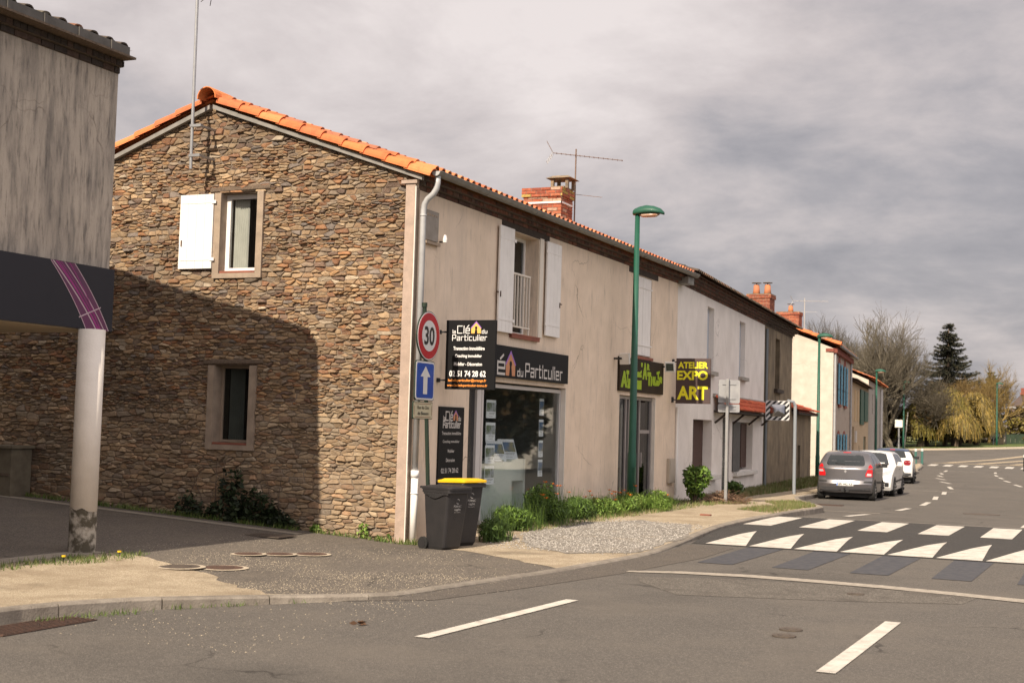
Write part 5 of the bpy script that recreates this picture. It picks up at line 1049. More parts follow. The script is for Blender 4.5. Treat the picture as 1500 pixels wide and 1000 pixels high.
# ================================================================ street lamps
lampg = mat('lamp_green', (.012, .085, .052), (.010, .072, .045), .5, 4, coat=.1)
L0 = thing('street_lamp', 'nearest green street lamp, in front of the workshop door', 'street lamp', (.46, 8.3, .1), 0, 'green street lamps along the terrace')
def lampmesh():
    x, y, z = .46, 8.3, .1; m = MB(); m.tube([(x, y, z), (x, y, z + 1.1), (x, y, z + 1.15), (x, y, z + 5.8)], [.088, .085, .075, .048], 14); m.build('pole', lampg, L0, smooth=True)
    m = MB(); n = 14; S = [(-.08, .075, .08, 0), (-.06, .095, .10, 0), (.04, .115, .13, .01), (.18, .135, .145, .02), (.34, .13, .12, .022), (.47, .095, .08, .01), (.54, .04, .03, -.01)]; vs = []; fs = []
    for (dx, wy, hz, zo) in S:
        for k in range(n): a = 2 * math.pi * k / n; c, s__ = math.cos(a), math.sin(a); vs.append((x + dx, y + wy * c, z + 5.79 + zo + (hz * s__ if s__ > 0 else .03 * s__)))
    for i in range(len(S) - 1):
        for k in range(n): fs.append((i * n + k, i * n + (k + 1) % n, (i + 1) * n + (k + 1) % n, (i + 1) * n + k))
    fs += [tuple(range(n)), tuple((len(S) - 1) * n + k for k in range(n))]; m.add(vs, fs); m.build('lamp_head', lampg, L0, smooth=True)
    m = MB(); m.add([(x + .24 + .22 * math.cos(2 * math.pi * k / 20), y + .10 * math.sin(2 * math.pi * k / 20), z + 5.765 + .0) for k in range(20)] + [(x + .24 + .15 * math.cos(2 * math.pi * k / 20), y + .06 * math.sin(2 * math.pi * k / 20), z + 5.72) for k in range(20)], [tuple(range(20, 40)), tuple(range(20))] + [(k, (k + 1) % 20, 20 + (k + 1) % 20, 20 + k) for k in range(20)]); m.build('lamp_lens', mat('amber_lens', (.50, .40, .32), (.38, .2, .12), .3, 6), L0, smooth=True)
    m = MB(); m.box(x + .05, y - .085, z + .55, x + .09, y - .02, z + .85); m.build('hatch', lampg, L0)
lampmesh()
for (x, y, z, lab) in ((-1.72, 37.3, -.28, 'green street lamp in front of the cream gable, behind the grey car'), (-4.0, 66, -.32, 'green street lamp by the furthest grey house of the terrace'), (-7.98, 106.3, .55, 'green street lamp below the big bare tree'), (-.9, 114.5, .85, 'furthest green street lamp at the right, beside the round sign')):
    dup(L0, (x, y, z), 0, lab)

# ================================================================ bins
binm = mat('bin_grey', (.026, .024, .025), (.020, .019, .020), .5, 5, bump=.2, bscale=30); tyre = mat('tyre_rubber', (.014, .014, .014), (.02, .019, .018), .85, 20); yel = mat('bin_yellow', (.80, .50, .01), (.74, .44, .01), .4, 5); bprint = mat('bin_print', (.38, .37, .36), None, .7)
def make_bin(loc, rotz, label, lid_mat, lid_tilt, big):
    t = thing('wheelie_bin', label, 'wheelie bin', loc, rotz, 'wheelie bins by the shop'); m = MB(); H = .90; d0, d1, w0, w1 = .42, .54, .20, .245
    secs = [(0.0, .10, .40, .185, .03), (.06, .06, .45, .20, .0), (.62, .03, .525, .232, 0), (.86, .02, .55, .243, 0)]; n = 0; vs = []; fs = []
    for (z, xa, xb, w, _) in secs:
        r = .045; P = rrect(xa, xb, -w, w, r, 3); vs += [(u, v, z) for u, v in P]; n = len(P)
    for i in range(len(secs) - 1):
        for k in range(n): fs.append((i * n + k, i * n + (k + 1) % n, (i + 1) * n + (k + 1) % n, (i + 1) * n + k))
    fs.append(tuple(range(n))); fs.append(tuple((len(secs) - 1) * n + k for k in range(n))); m.add(vs, fs); b = m.build('body', binm, t, local=True, bevel=.006)
    m = MB(); P = rrect(-.01, .60, -.265, .265, .05, 4); m.prism(P, lambda u, v, w: Vector((u, v, .855 + w)), .055)
    for k in range(10): u = .04 + k * .052; m.prism([(u, .80 + .03 * math.cos(k * .7)), (u + .052, .80 + .03 * math.cos((k + 1) * .7)), (u + .052, .856), (u, .856)], lambda a, c, w: Vector((a, -.262 + w, c)), .014)
    m.build('rim', binm, t, local=True, bevel=.006)
    m = MB(); pv = Vector((.0, 0, .905)); M = Matrix.Translation(pv) @ Matrix.Rotation(-lid_tilt, 4, 'Y')
    secs = [(.0, -.03, .62, .27), (.035, -.03, .62, .27), (.045, .02, .57, .235), (.06, .05, .50, .20)]; vs = []; fs = []
    for (z, xa, xb, w) in secs: P = rrect(xa, xb, -w, w, .06, 3); vs += [M @ Vector((u, v, z)) for u, v in P]; n = len(P)
    for i in range(len(secs) - 1):
        for k in range(n): fs.append((i * n + k, i * n + (k + 1) % n, (i + 1) * n + (k + 1) % n, (i + 1) * n + k))
    fs.append(tuple(range(n))); fs.append(tuple((len(secs) - 1) * n + k for k in range(n))); m.add(vs, fs); m.build('lid', lid_mat, t, local=True, bevel=.004)
    m = MB(); m.tube([(-.05, -.24, .93), (-.05, .24, .93)], .016, 8); m.tube([(0, -.22, .90), (-.05, -.22, .93)], .014, 6); m.tube([(0, .22, .90), (-.05, .22, .93)], .014, 6); m.build('handle', binm, t, local=True)
    for sy in (-.25, .205):
        m = MB(); m.tube([(.03, sy, .10), (.03, sy + .045, .10)], .10, 24); w = m.build('wheel', tyre, t, local=True, bevel=.006); m = MB(); m.tube([(.03, sy - .004, .10), (.03, sy + .049, .10)], .062, 16); m.build('hub', binm, w, local=True)
    PP = Plane2((.50, 0, .62), (0, 1, 0), (.045, 0, 1)); o = .052
    if big:
        for s_, v, w_, h_ in (('PORNIC', .045, .17, .032), ('agglo', -.005, .14, .038), ('PAYS DE RETZ', -.045, .14, .012)):
            x = text('print', s_, PP, .0, v, w_, h_, bprint, None, offset=.0, out=o - .024, depth=.001); x.parent = b
        m = MB()
        for a0 in (200, 20): m.tube([PP(.035 * math.cos(math.radians(a0 + k * 14)), .115 + .035 * math.sin(math.radians(a0 + k * 14)), o - .02) for k in range(8)], .005, 4)
        m.build('emblem', bprint, b, local=True)
    m = MB(); m.box(.16, -.2505, .79, .30, -.2465, .805); m.build('print', bprint, b, local=True)
    return t
make_bin((.58, -.34, .0), math.radians(-15), 'dark grey wheelie bin with its own grey lid closed, front one of two', binm, 0.0, True).scale = (.84, .88, .90)
make_bin((.54, .24, .02), math.radians(-20), 'wheelie bin with a yellow lid, pushed behind the all grey one', yel, .03, True).scale = (.84, .88, .95)
# ================================================================ cars
def patch(name, poly, mapf, mt, parent, step=.12):
    bm = bmesh.new(); vs = [bm.verts.new((x, y, 0)) for x, y in poly]; bm.faces.new(vs); bm.normal_update(); bmesh.ops.triangulate(bm, faces=bm.faces)
    for ax in (0, 1):
        a, b = min(p[ax] for p in poly), max(p[ax] for p in poly); k = math.floor(a / step) * step + step
        while k < b:
            co = [0, 0, 0]; co[ax] = k; no = [0, 0, 0]; no[ax] = 1; bmesh.ops.bisect_plane(bm, geom=bm.verts[:] + bm.edges[:] + bm.faces[:], plane_co=co, plane_no=no); k += step
    for v in bm.verts: v.co = mapf(v.co.x, v.co.y)
    me = bpy.data.meshes.new(name); bm.to_mesh(me); bm.free(); me.materials.append(mt); me.polygons.foreach_set('use_smooth', [True] * len(me.polygons))
    o = bpy.data.objects.new(name, me); COL.objects.link(o); o.parent = parent; WM_[o.name] = WM_[parent.name]; return o
carglass = mat('car_glass', (.02, .024, .026), None, .04, spec=.8); blacktrim = mat('black_trim', (.018, .018, .019), None, .55); lampred = mat('tail_lamp_red', (.50, .012, .015), (.42, .01, .012), .18, 3); lampclear = mat('lamp_clear', (.62, .60, .60), (.42, .42, .44), .12, 12, metal=.3); plateW = mat('number_plate', (.62, .62, .60), None, .5); plateB = mat('plate_blue', (.03, .12, .42), None, .5)
rimm = mat('alloy_rim', (.42, .41, .41), None, .35, metal=.8)
def paint(name, c, rough=.28, metal=0.0): return mat(name, c, None, rough, coat=.6, metal=metal)
def make_car(name, label, loc, rotz, outl, W, L_, H, belt, paintm, roofm=None, wheels=(.55, 3.0), wr=.30, rear=None, sidewin=None, facing_rear=True):
    t = thing(name, label, 'car', loc, rotz, 'cars parked along the kerb'); w = W / 2
    def D(x, y, z):
        s_ = 1 if x >= 0 else -1; a = abs(x)
        if z > belt: a *= 1 - .27 * ((z - belt) / (H - belt)) ** 1.2
        else: a *= 1 - .035 * ((belt - z) / belt) ** 2
        e_ = 0
        q = (a / w)
        if y < .7: e_ = .13 * q ** 3.2 * (1 - y / .7); a *= 1 - .045 * (1 - y / .7) ** 2
        if y > L_ - .8: k = (y - L_ + .8) / .8; e_ = -.34 * q ** 3 * k; a *= 1 - .07 * k * k
        if z > H - .25: z = z - .09 * q ** 2.6 * (z - H + .25) / .25
        return Vector((s_ * a, y + e_, z))
    bm = bmesh.new(); n = len(outl); A = [bm.verts.new((-w, y, z)) for y, z in outl]; B = [bm.verts.new((w, y, z)) for y, z in outl]
    fa = bm.faces.new(A); fb = bm.faces.new(list(reversed(B)))
    for i in range(n): bm.faces.new([A[i], B[i], B[(i + 1) % n], A[(i + 1) % n]])
    bm.normal_update(); bmesh.ops.recalc_face_normals(bm, faces=bm.faces)
    pe = [e_ for e_ in bm.edges if all(abs(abs(v.co.x) - w) < 1e-6 for v in e_.verts) and e_.verts[0].co.x * e_.verts[1].co.x > 0]
    bmesh.ops.bevel(bm, geom=pe, offset=.055, segments=3, affect='EDGES', profile=.6)
    def cut(ax, k):
        co = [0, 0, 0]; co[ax] = k; no = [0, 0, 0]; no[ax] = 1; bmesh.ops.bisect_plane(bm, geom=bm.verts[:] + bm.edges[:] + bm.faces[:], plane_co=co, plane_no=no)
    for k in range(-5, 6): cut(0, k * w / 6 + .0011)
    for k in range(1, int(L_ / .15)): cut(1, k * .15)
    for k in range(1, int(H / .1)): cut(2, k * .1)
    cut(2, belt)
    for v in bm.verts: v.co = D(*v.co)
    me = bpy.data.meshes.new('body'); 
    ro = roofm is not None
    for f in bm.faces:
        c = f.calc_center_median(); f.smooth = True
        if ro and c.z > H - .16 : f.material_index = 1
    for e_ in bm.edges:
        if len(e_.link_faces) == 2 and e_.calc_face_angle(0) > math.radians(35): e_.smooth = False
    bm.to_mesh(me); bm.free(); me.materials.append(paintm)
    if ro: me.materials.append(roofm)
    body = bpy.data.objects.new('body', me); COL.objects.link(body); body.parent = t; WM_[body.name] = WM_[t.name]
    def endY(z, back=True):
        best = None
        for (y0, z0), (y1, z1) in zip(outl, outl[1:] + outl[:1]):
            if min(z0, z1) - 1e-6 <= z <= max(z0, z1) + 1e-6 and abs(z1 - z0) > 1e-4:
                y = y0 + (y1 - y0) * (z - z0) / (z1 - z0)
                if best is None or (y < best if back else y > best): best = y
        return best if best is not None else 0
    rf = lambda o: (lambda x, z: D(x, endY(z) - o, z)); ff = lambda o: (lambda x, z: D(x, endY(z, False) + o, z)); sf = lambda sg, o: (lambda y, z: D(sg * (w + o), y, z))
    for sg in (1, -1):
        for nm, poly, mt, o in sidewin: patch(nm, poly, sf(sg, o), mt, t)
        for wy in wheels:
            patch('wheel_arch', [(wy + (wr + .07) * math.cos(a), max(.19, wr + (wr + .07) * math.sin(a))) for a in [math.pi * k / 14 for k in range(15)]], sf(sg, .006), blacktrim, t)
            c = D(sg * w, wy, wr); m = MB(); x0, x1 = sg * (abs(c.x) - .17), sg * (abs(c.x) + .022)
            m.tube([(x0, wy, wr), (x0 + (x1 - x0) * .12, wy, wr), (x0 + (x1 - x0) * .88, wy, wr), (x1, wy, wr)], [wr * .92, wr, wr, wr * .92], 28); wl2 = m.build('wheel', tyre, t, local=True)
            m = MB(); m.tube([(x1 - sg * .01, wy, wr), (x1 + sg * .004, wy, wr)], wr * .62, 20); rm = m.build('rim', rimm, wl2, local=True)
            m = MB()
            for k in range(5): a = 2 * math.pi * k / 5 + .3; m.tube([(x1 + sg * .006, wy + wr * .3 * math.cos(a), wr + wr * .3 * math.sin(a)), (x1 + sg * .006, wy + wr * .52 * math.cos(a), wr + wr * .52 * math.sin(a))], wr * .11, 5)
            m.build('rim_opening', blacktrim, rm, local=True)
        m = MB(); my = mirror_y[0]; cc = D(sg * w, my, belt + .08); m.box(sg * (abs(cc.x) + .03), my - .05, belt + .0, sg * (abs(cc.x) + .20), my + .06, belt + .13); m.box(sg * (abs(cc.x) - .03), my - .02, belt + .0, sg * (abs(cc.x) + .05), my + .03, belt + .05)
        m.build('door_mirror', mirror_m[0], t, local=True, bevel=.02)
    for nm, poly, mt, o, where in rear: patch(nm, poly, rf(o) if where == 'r' else ff(o), mt, t, .1)
    m = MB(); m.box(-w + .12, .3, .12, w - .12, L_ - .35, .26); m.build('underbody', blacktrim, t, local=True)
    return t, D, endY
def sym(poly): return [(-x, z) for x, z in reversed(poly)]
def band(a, b, c, d, r=.03): return rrect(a, b, c, d, r, 3)
# grey hatchback seen from behind
silver = paint('graphite_silver', (.16, .152, .16), .3, .7); mirror_y = [2.35]; mirror_m = [blacktrim]
o1 = [(.06, .24), (.0, .34), (-.02, .50), (.02, .60), (.07, .66), (.09, .95), (.22, 1.16), (.40, 1.36), (.56, 1.43), (.95, 1.47), (1.7, 1.465), (2.1, 1.42), (2.75, 1.0), (3.15, .86), (3.42, .72), (3.55, .52), (3.56, .34), (3.5, .22), (2.0, .2)]
win1 = [('side_window', [(.50, .99), (.62, 1.36), (1.30, 1.41), (1.34, .97)], carglass, .004), ('side_window', [(1.40, .97), (1.37, 1.41), (2.02, 1.38), (2.52, 1.02)], carglass, .004), ('door_line', [(1.36, .30), (1.375, .30), (1.375, .97), (1.36, .97)], blacktrim, .003), ('door_line', [(2.60, .36), (2.615, .36), (2.615, .95), (2.60, .95)], blacktrim, .003), ('side_moulding', [(.95, .50), (2.7, .46), (2.7, .53), (.95, .57)], blacktrim, .008)]
rear1 = [('rear_window', band(-.60, .60, 1.03, 1.37, .09), carglass, .006, 'r'), ('tail_light', [(.60, .72), (.80, .72), (.80, 1.02), (.76, 1.08), (.70, 1.04), (.60, .80)], lampred, .008, 'r'), ('tail_light', sym([(.60, .72), (.80, .72), (.80, 1.02), (.76, 1.08), (.70, 1.04), (.60, .80)]), lampred, .008, 'r'), ('reversing_lamp', [(.63, .745), (.77, .745), (.77, .81), (.65, .82)], lampclear, .012, 'r'), ('reversing_lamp', sym([(.66, .84), (.80, .84), (.80, .90), (.68, .90)]), lampclear, .012, 'r'),
    ('high_brake_light', band(-.15, .15, 1.40, 1.425, .008), lampred, .006, 'r'), ('tailgate_line', band(-.58, .58, .635, .645, .004), blacktrim, .004, 'r'), ('bumper_strip', band(-.80, -.56, .545, .59, .01), blacktrim, .01, 'r'), ('bumper_strip', band(.56, .80, .545, .59, .01), blacktrim, .01, 'r'), ('number_plate', band(-.26, .26, .44, .55, .01), plateW, .014, 'r'), ('plate_band', band(-.255, -.215, .445, .545, .004), plateB, .017, 'r'), ('lower_bumper', band(-.78, .78, .235, .40, .03), mat('grey_plastic', (.06, .06, .064), None, .5), .008, 'r'), ('badge', [(.04 * math.cos(k), .86 + .05 * math.sin(k)) for k in (0, math.pi / 2, math.pi, 3 * math.pi / 2)], rimm, .01, 'r')]
c1, D1, E1 = make_car('hatchback', 'graphite grey hatchback parked nearest, seen from behind, with a tow hook', (1.74, 23.95, -.245), math.radians(3.5), o1, 1.65, 3.58, 1.47, .96, silver, wheels=(.50, 2.88), wr=.285, rear=rear1, sidewin=win1)
m = MB(); m.tube([(0, .02, .30), (0, -.10, .30), (0, -.12, .36)], .018, 6); m.tube([(0, -.12, .36), (0, -.12, .40)], .028, 8); m.box(-.10, -.04, .26, .12, .1, .32); m.build('tow_hook', blacktrim, c1, local=True)
m = MB(); m.tube([(-.02, .155, 1.06), (-.3, .17, 1.09)], .012, 5); m.build('wiper', blacktrim, c1, local=True)
PPl = Plane2((0, -.035, .495), (1, 0, 0)); x = text('plate_lettering', 'BR 442 KE', PPl, .02, 0, .40, .07, blks, None, out=.0, depth=.001); x.parent = c1
m = MB(); m.tube([(.3, .95, 1.46), (.3, .80, 1.62)], .006, 4); m.build('aerial', blacktrim, c1, local=True)
m = MB(); 
for sx_ in (-.36, .36): m.box(sx_ - .22, 1.45, .5, sx_ + .22, 1.6, 1.18); m.box(sx_ - .12, 1.47, 1.2, sx_ + .12, 1.57, 1.36)
# white hatchback facing the camera
wpaint = paint('car_white', (.72, .71, .69), .25); mirror_m = [wpaint]; L2 = 4.0; mirror_y = [L2 - 2.35]
o2f = [(.08, .22), (.0, .32), (-.0, .48), (.06, .62), (.16, .74), (.42, .86), (.95, .98), (1.62, 1.42), (2.0, 1.475), (2.8, 1.48), (3.5, 1.40), (3.86, 1.05), (3.98, .85), (4.0, .6), (4.0, .35), (3.9, .22), (2.0, .2)]
front2 = [('windscreen', [(-.64, 1.02), (.64, 1.02), (.60, 1.39), (.40, 1.415), (-.40, 1.415), (-.60, 1.39)], carglass, .006, 'r'), ('headlight', [(.44, .66), (.76, .74), (.82, .86), (.62, .84), (.46, .74)], lampclear, .008, 'r'), ('headlight', sym([(.44, .66), (.76, .74), (.82, .86), (.62, .84), (.46, .74)]), lampclear, .008, 'r'), ('grille', [(-.55, .30), (.55, .30), (.66, .50), (-.66, .50)], blacktrim, .008, 'r'), ('fog_lamp', band(.64, .78, .34, .48, .03), blacktrim, .008, 'r'), ('fog_lamp', band(-.78, -.64, .34, .48, .03), blacktrim, .008, 'r'), ('number_plate', band(-.26, .26, .40, .50, .01), plateW, .014, 'r'), ('badge', band(-.06, .06, .60, .70, .03), rimm, .01, 'r'), ('sun_strip', band(.12, .5, 1.06, 1.10, .01), plateW, .01, 'r')]
win2 = [('side_window', [(1.25, 1.03), (1.78, 1.40), (2.25, 1.42), (2.25, 1.0)], carglass, .004), ('side_window', [(2.32, 1.0), (2.32, 1.42), (3.1, 1.38), (3.35, 1.08)], carglass, .004), ('door_line', [(2.28, .30), (2.295, .30), (2.295, 1.0), (2.28, 1.0)], blacktrim, .003), ('door_line', [(1.2, .36), (1.215, .36), (1.215, .98), (1.2, .98)], blacktrim, .003), ('side_moulding', [(1.15, .46), (3.1, .50), (3.1, .56), (1.15, .52)], blacktrim, .008), ('door_handle', [(2.0, .86), (2.18, .86), (2.18, .89), (2.0, .89)], blacktrim, .006)]
mirror_y = [1.45]
make_car('hatchback', 'white hatchback parked nose towards the viewer behind the grey one', (1.60, 28.35, -.29), math.radians(2), o2f, 1.70, L2, 1.48, .99, wpaint, wheels=(.78, 3.25), wr=.30, rear=front2, sidewin=win2)
# white crossover with dark blue roof
nb = paint('midnight_blue_roof', (.03, .05, .10), .25); mirror_m = [blacktrim]; mirror_y = [2.7]
o3 = [(.10, .30), (.0, .36), (-.02, .52), (.0, .70), (.03, .96), (.10, 1.10), (.30, 1.40), (.45, 1.50), (.9, 1.54), (2.0, 1.53), (2.5, 1.47), (3.1, 1.08), (3.8, .92), (4.05, .75), (4.15, .5), (4.1, .28), (2, .25)]
grey_cl = mat('cladding_grey', (.05, .05, .053), None, .7)
rear3 = [('rear_window', band(-.62, .62, 1.13, 1.44, .05), carglass, .006, 'r'), ('tail_light', band(.50, .80, .82, 1.04, .09), mat('dark_tail_lamp', (.22, .01, .015), None, .2), .008, 'r'), ('tail_light', band(-.80, -.50, .82, 1.04, .09), MATS['dark_tail_lamp'], .008, 'r'), ('rear_cladding', [(-.84, .34), (.84, .34), (.84, .48), (.55, .50), (.45, .66), (-.45, .66), (-.55, .50), (-.84, .48)], grey_cl, .008, 'r'), ('high_brake_light', band(-.14, .14, 1.465, 1.49, .006), lampred, .006, 'r'), ('number_plate', band(-.26, .26, .70, .81, .01), plateW, .012, 'r')]
win3 = [('side_window', [(.6, 1.12), (.75, 1.42), (1.7, 1.46), (1.7, 1.10)], carglass, .004), ('side_window', [(1.76, 1.10), (1.76, 1.46), (2.35, 1.42), (2.9, 1.12)], carglass, .004), ('sill_cladding', [(.3, .28), (3.9, .28), (3.9, .42), (.3, .42)], grey_cl, .006)]
make_car('crossover', 'white crossover with dark blue roof, furthest of the three parked cars', (.22, 43.6, -.37), math.radians(6), o3, 1.76, 4.15, 1.54, 1.06, wpaint, roofm=nb, wheels=(.72, 3.3), wr=.33, rear=rear3, sidewin=win3)
mirror_y = [2.7]; mirror_m = [blacktrim]
make_car('parked_car', 'dark red car half hidden under the bare tree at the far junction', (-12.4, 110.5, .55), math.radians(-60), o3, 1.76, 4.15, 1.54, 1.06, paint('dark_red_paint', (.05, .005, .012)), wheels=(.72, 3.3), wr=.33, rear=rear3, sidewin=win3)
# ================================================================ far street furniture and buildings
for (x, y, lab, c) in ((-3.3, 78.3, 'green bollard with a pale cap, left one at the far kerb corner', 0), (-3.15, 80.4, 'taller looking green bollard with a white cap, right one at the far kerb corner', 0), (3.75, 75.2, 'dark bollard with a white cap at the right edge of the road', 1)):
    z = FZ(y) if x < 0 else RZ(x, y); t = thing('bollard', lab, 'bollard', (x, y, z), 0, 'bollards at the far crossing'); m = MB(); m.tube([(x, y, z - .05), (x, y, z + .85)], .085, 12); m.build('post', mat('bollard_green', (.05, .14, .12), None, .5) if not c else blacktrim, t); m = MB(); m.tube([(x, y, z + .85), (x, y, z + 1.0), (x, y, z + 1.03)], [.09, .09, .05], 12); m.build('cap', whites, t)
t = thing('small_white_sign', 'small white square sign on a grey post under the bare tree', 'road sign', (-8.4, 106.4, .5)); m = MB(); m.tube([(-8.4, 106.5, .3), (-8.4, 106.5, 2.7)], .07, 8); m.build('post', alu, t); m = MB(); m.box(-8.72, 106.35, 2.45, -8.08, 106.42, 3.1); m.build('plate', mat('white_enamel', (.75, .72, .65), None, .5), t)
t = tag(recentre(MB().tube([(-8.05, 107.2, .5), (-7.75, 107.2, 3.8)], .05, 6).build('leaning_pole', MATS['pale_mast']), (-8.05, 107.2, .5)), 'thin pale pole leaning beside the street lamp under the trees', 'pole')
t = thing('round_road_sign', 'grey round road sign with a plate below, behind the furthest street lamp', 'road sign', (-1.4, 116.4, .9)); PR = Plane2((-1.35, 116.4, 3.2), (1, .1, 0)); disc(PR, 0, 0, .58, -.02, 0, 'disc', whites, t); disc(PR, .05, .05, .3, .001, .01, 'dark_ring', mat('mid_grey', (.3, .3, .3), None, .6), t); plate(PR, -.3, .5, -1.35, -.62, .05, -.02, 0, 'plate', whites, t); m = MB(); m.tube([(-1.35, 116.45, .8), (-1.35, 116.45, 3.5)], .05, 6); m.build('post', alu, t)
t = thing('garden_fence', 'dark green panel fence at the right edge beyond the junction', 'fence', (-.4, 119.8, 1.1)); m = MB()
gf = mat('fence_green', (.018, .032, .018), (.03, .05, .026), .8, 1.5)
for k in range(26): x = -.5 + k * .42; m.box(x, 119.9 + k * .03, .8, x + .405, 119.95 + k * .03, 2.15 + .02 * k)
m.build('panels', gf, t)
for k in range(6):
    x = -.55 + k * 2.1; m = MB(); m.box(x, 119.8 + k * .15, .8, x + .1, 119.88 + k * .15, 2.35); m.build('fence_post', blacktrim, t)
t = tag(recentre(MB().box(-1.25, 118.9, .8, -.62, 119.5, 1.75).build('stone_pillar', mat('pillar_stone', (.36, .28, .19), (.28, .22, .15), .9, 3)), (-1.25, 118.9, 1)), 'low tan stone pillar left of the green fence', 'pillar')
t = thing('flat_roofed_building', 'plain beige flat roofed building at the right edge', 'building', (-.5, 132.5, 1.5)); m = MB(); m.box(-.5, 132.3, 0, 12, 140, 4.85); m.build('wall', mat('putty_render', (.33, .29, .24), (.28, .25, .21), .9, 1), t); m = MB(); m.box(-1.0, 132.0, 4.85, 12.5, 140.5, 5.05); m.build('roof', mat('pale_roof_edge', (.4, .4, .41), None, .6), t)
t = tag(recentre(MB().box(-6, 127, 0.5, 5, 127.3, 3.35).build('garden_wall', MATS['putty_render']), (-6, 127, 1)), 'plain beige garden wall behind the shrubs at the right', 'wall')
t = thing('red_ridged_house', 'dark roofed house with a red ridge behind the right-hand trees', 'house', (-2, 150, 1.5)); m = MB(); m.box(-2.2, 150, 0, 14, 158, 4.9); m.build('wall', greyr, t); m = MB(); m.add([(-2.8, 149.6, 4.8), (14, 149.6, 4.8), (14, 154, 7.0), (-1.2, 154, 7.0), (-2.8, 158.4, 4.8), (14, 158.4, 4.8)], [(0, 1, 2, 3), (3, 2, 5, 4), (0, 3, 4)]); m.build('roof', mat('dark_slate_tiles', (.10, .07, .06), (.07, .055, .05), .9, 2), t); m = MB(); m.box(-1.3, 153.8, 6.98, 14, 154.2, 7.14); m.build('ridge', mat('ridge_red', (.45, .07, .04), None, .8), t)
m = MB(); m.box(-1.2, 153.5, 6.9, -.7, 154, 7.7); m.build('chimney', redb, t)
kerb('far_kerb', [(-40, 101.8), (-20, 103.8), (-10, 105.6), (-4, 107.3), (2, 110.5), (12, 116), (30, 121)], lambda x, y: RZ(x, y) + .14, RZ, mat('far_kerb_stone', (.42, .36, .28), None, .9), .5, 3.0)
struct(sheet('grass_bank', [(-60, 104), (-20, 104.3), (-10, 106.1), (-4, 107.8), (2, 111), (12, 116.5), (30, 121.5), (60, 126), (60, 200), (-60, 200)], lambda x, y: RZ(x, y) + .15, mat('bank_grass', (.06, .10, .02), (.12, .13, .035), .95, .8, bump=.5), 0, 6))

# ================================================================ plants near the camera
leafg = mat('leaf_green', (1, 1, 1), (.7, .72, .65), .6, 3, attr=True, spec=.3); budm = mat('dry_twig', (1, 1, 1), (.7, .7, .7), .9, 6, attr=True)
G1 = [(.13, .22, .035), (.17, .27, .045), (.09, .16, .025), (.22, .30, .07)]; G2 = [(.07, .125, .028), (.10, .165, .035), (.05, .09, .02)]
orange_p = mat('poppy_orange', (.85, .16, .01), (.80, .22, .015), .5, 20)
def stems(mb, c, r, n, h, cols, R):
    for _ in range(n):
        a = R.uniform(0, 6.28); q = R.random() ** .5; x, y = c[0] + r[0] * q * math.cos(a), c[1] + r[1] * q * math.sin(a); z = SZ(x, y); hh = h * R.uniform(.5, 1.05) * (1 - .35 * q); lx, ly = R.gauss(0, .06), R.gauss(0, .06)
        k = R.choice(cols); mb.tube([(x, y, z), (x + lx * .4, y + ly * .4, z + hh * .5), (x + lx, y + ly, z + hh)], [.004, .003, .0015], 3, False, k)
def flower_plant(c, r, h, n, nf, label, seed, cols=G1, name='poppy_plant', leaf=.021):
    R = random.Random(seed); z = SZ(*c); t = thing(name, label, 'plant', (c[0], c[1], z), 0, 'flowering weeds along the shop wall'); m = MB(); stems(m, c, r, 150, h * 1.25, cols, R)
    for j in range(7):
        a = R.uniform(0, 6.28); q = R.uniform(0, .65); cc = (c[0] + r[0] * q * math.cos(a), c[1] + r[1] * q * math.sin(a), z + h * R.uniform(.2, .55)); leaf_cloud(m, cc, (r[0] * R.uniform(.35, .7), r[1] * R.uniform(.35, .65), h * R.uniform(.25, .5)), int(n * 1.7) // 7, leaf, cols, seed + j, up=.8, elong=3.4, noise_s=6, thr=-.25)
    m.build('foliage', leafg, t, recalc=False)
    for j in range(nf):
        a = R.uniform(0, 6.28); q = R.uniform(.1, .95); x, y = c[0] + r[0] * q * math.cos(a), c[1] + r[1] * q * math.sin(a); zz_ = z + h * R.uniform(.7, 1.35) * (1 - .2 * q); m = MB(); r_ = R.uniform(.034, .05)
        for k in range(5):
            b = 2 * math.pi * k / 5; d1 = Vector((math.cos(b), math.sin(b), .5)); d2 = Vector((math.cos(b + .9), math.sin(b + .9), .5)); P = Vector((x, y, zz_)); m.face([P, P + d1 * r_, P + (d1 + d2) * r_ * .68, P + d2 * r_])
        f = m.build('flower', orange_p, t, recalc=False); m = MB(); m.tube([(x, y, zz_ - h * .5), (x, y, zz_)], .003, 3, False, (.1, .15, .03)); m.build('stem', leafg, f)
flower_plant((.55, 2.65), (.36, .55), .42, 2800, 0, 'leafy weed mound right of the bins, under the left shop pane', 1, G1[:3] + G2)
flower_plant((.55, 3.8), (.34, .6), .66, 3400, 7, 'tallest green poppy clump, in front of the right shop pane', 2, G2 + G1[:2])
flower_plant((.50, 5.15), (.30, .75), .46, 2600, 2, 'poppy clump at the right jamb of the shop window', 3, G2 + G1[:1])
flower_plant((.52, 6.5), (.40, .95), .38, 3000, 9, 'poppy clump against the blank wall between the two shopfronts', 4)
flower_plant((.55, 7.7), (.38, .8), .42, 2800, 7, 'poppy clump just left of the green lamp post', 5)
flower_plant((.72, 8.8), (.40, .75), .38, 2600, 2, 'poppy clump just right of the green lamp post', 6)
flower_plant((.35, 10.6), (.3, .8), .22, 1000, 0, 'low weeds at the threshold of the workshop door', 7, G1)
flower_plant((.95, .95), (.22, .35), .45, 1200, 0, 'dark green weeds peeping out behind the bins', 8, G2)
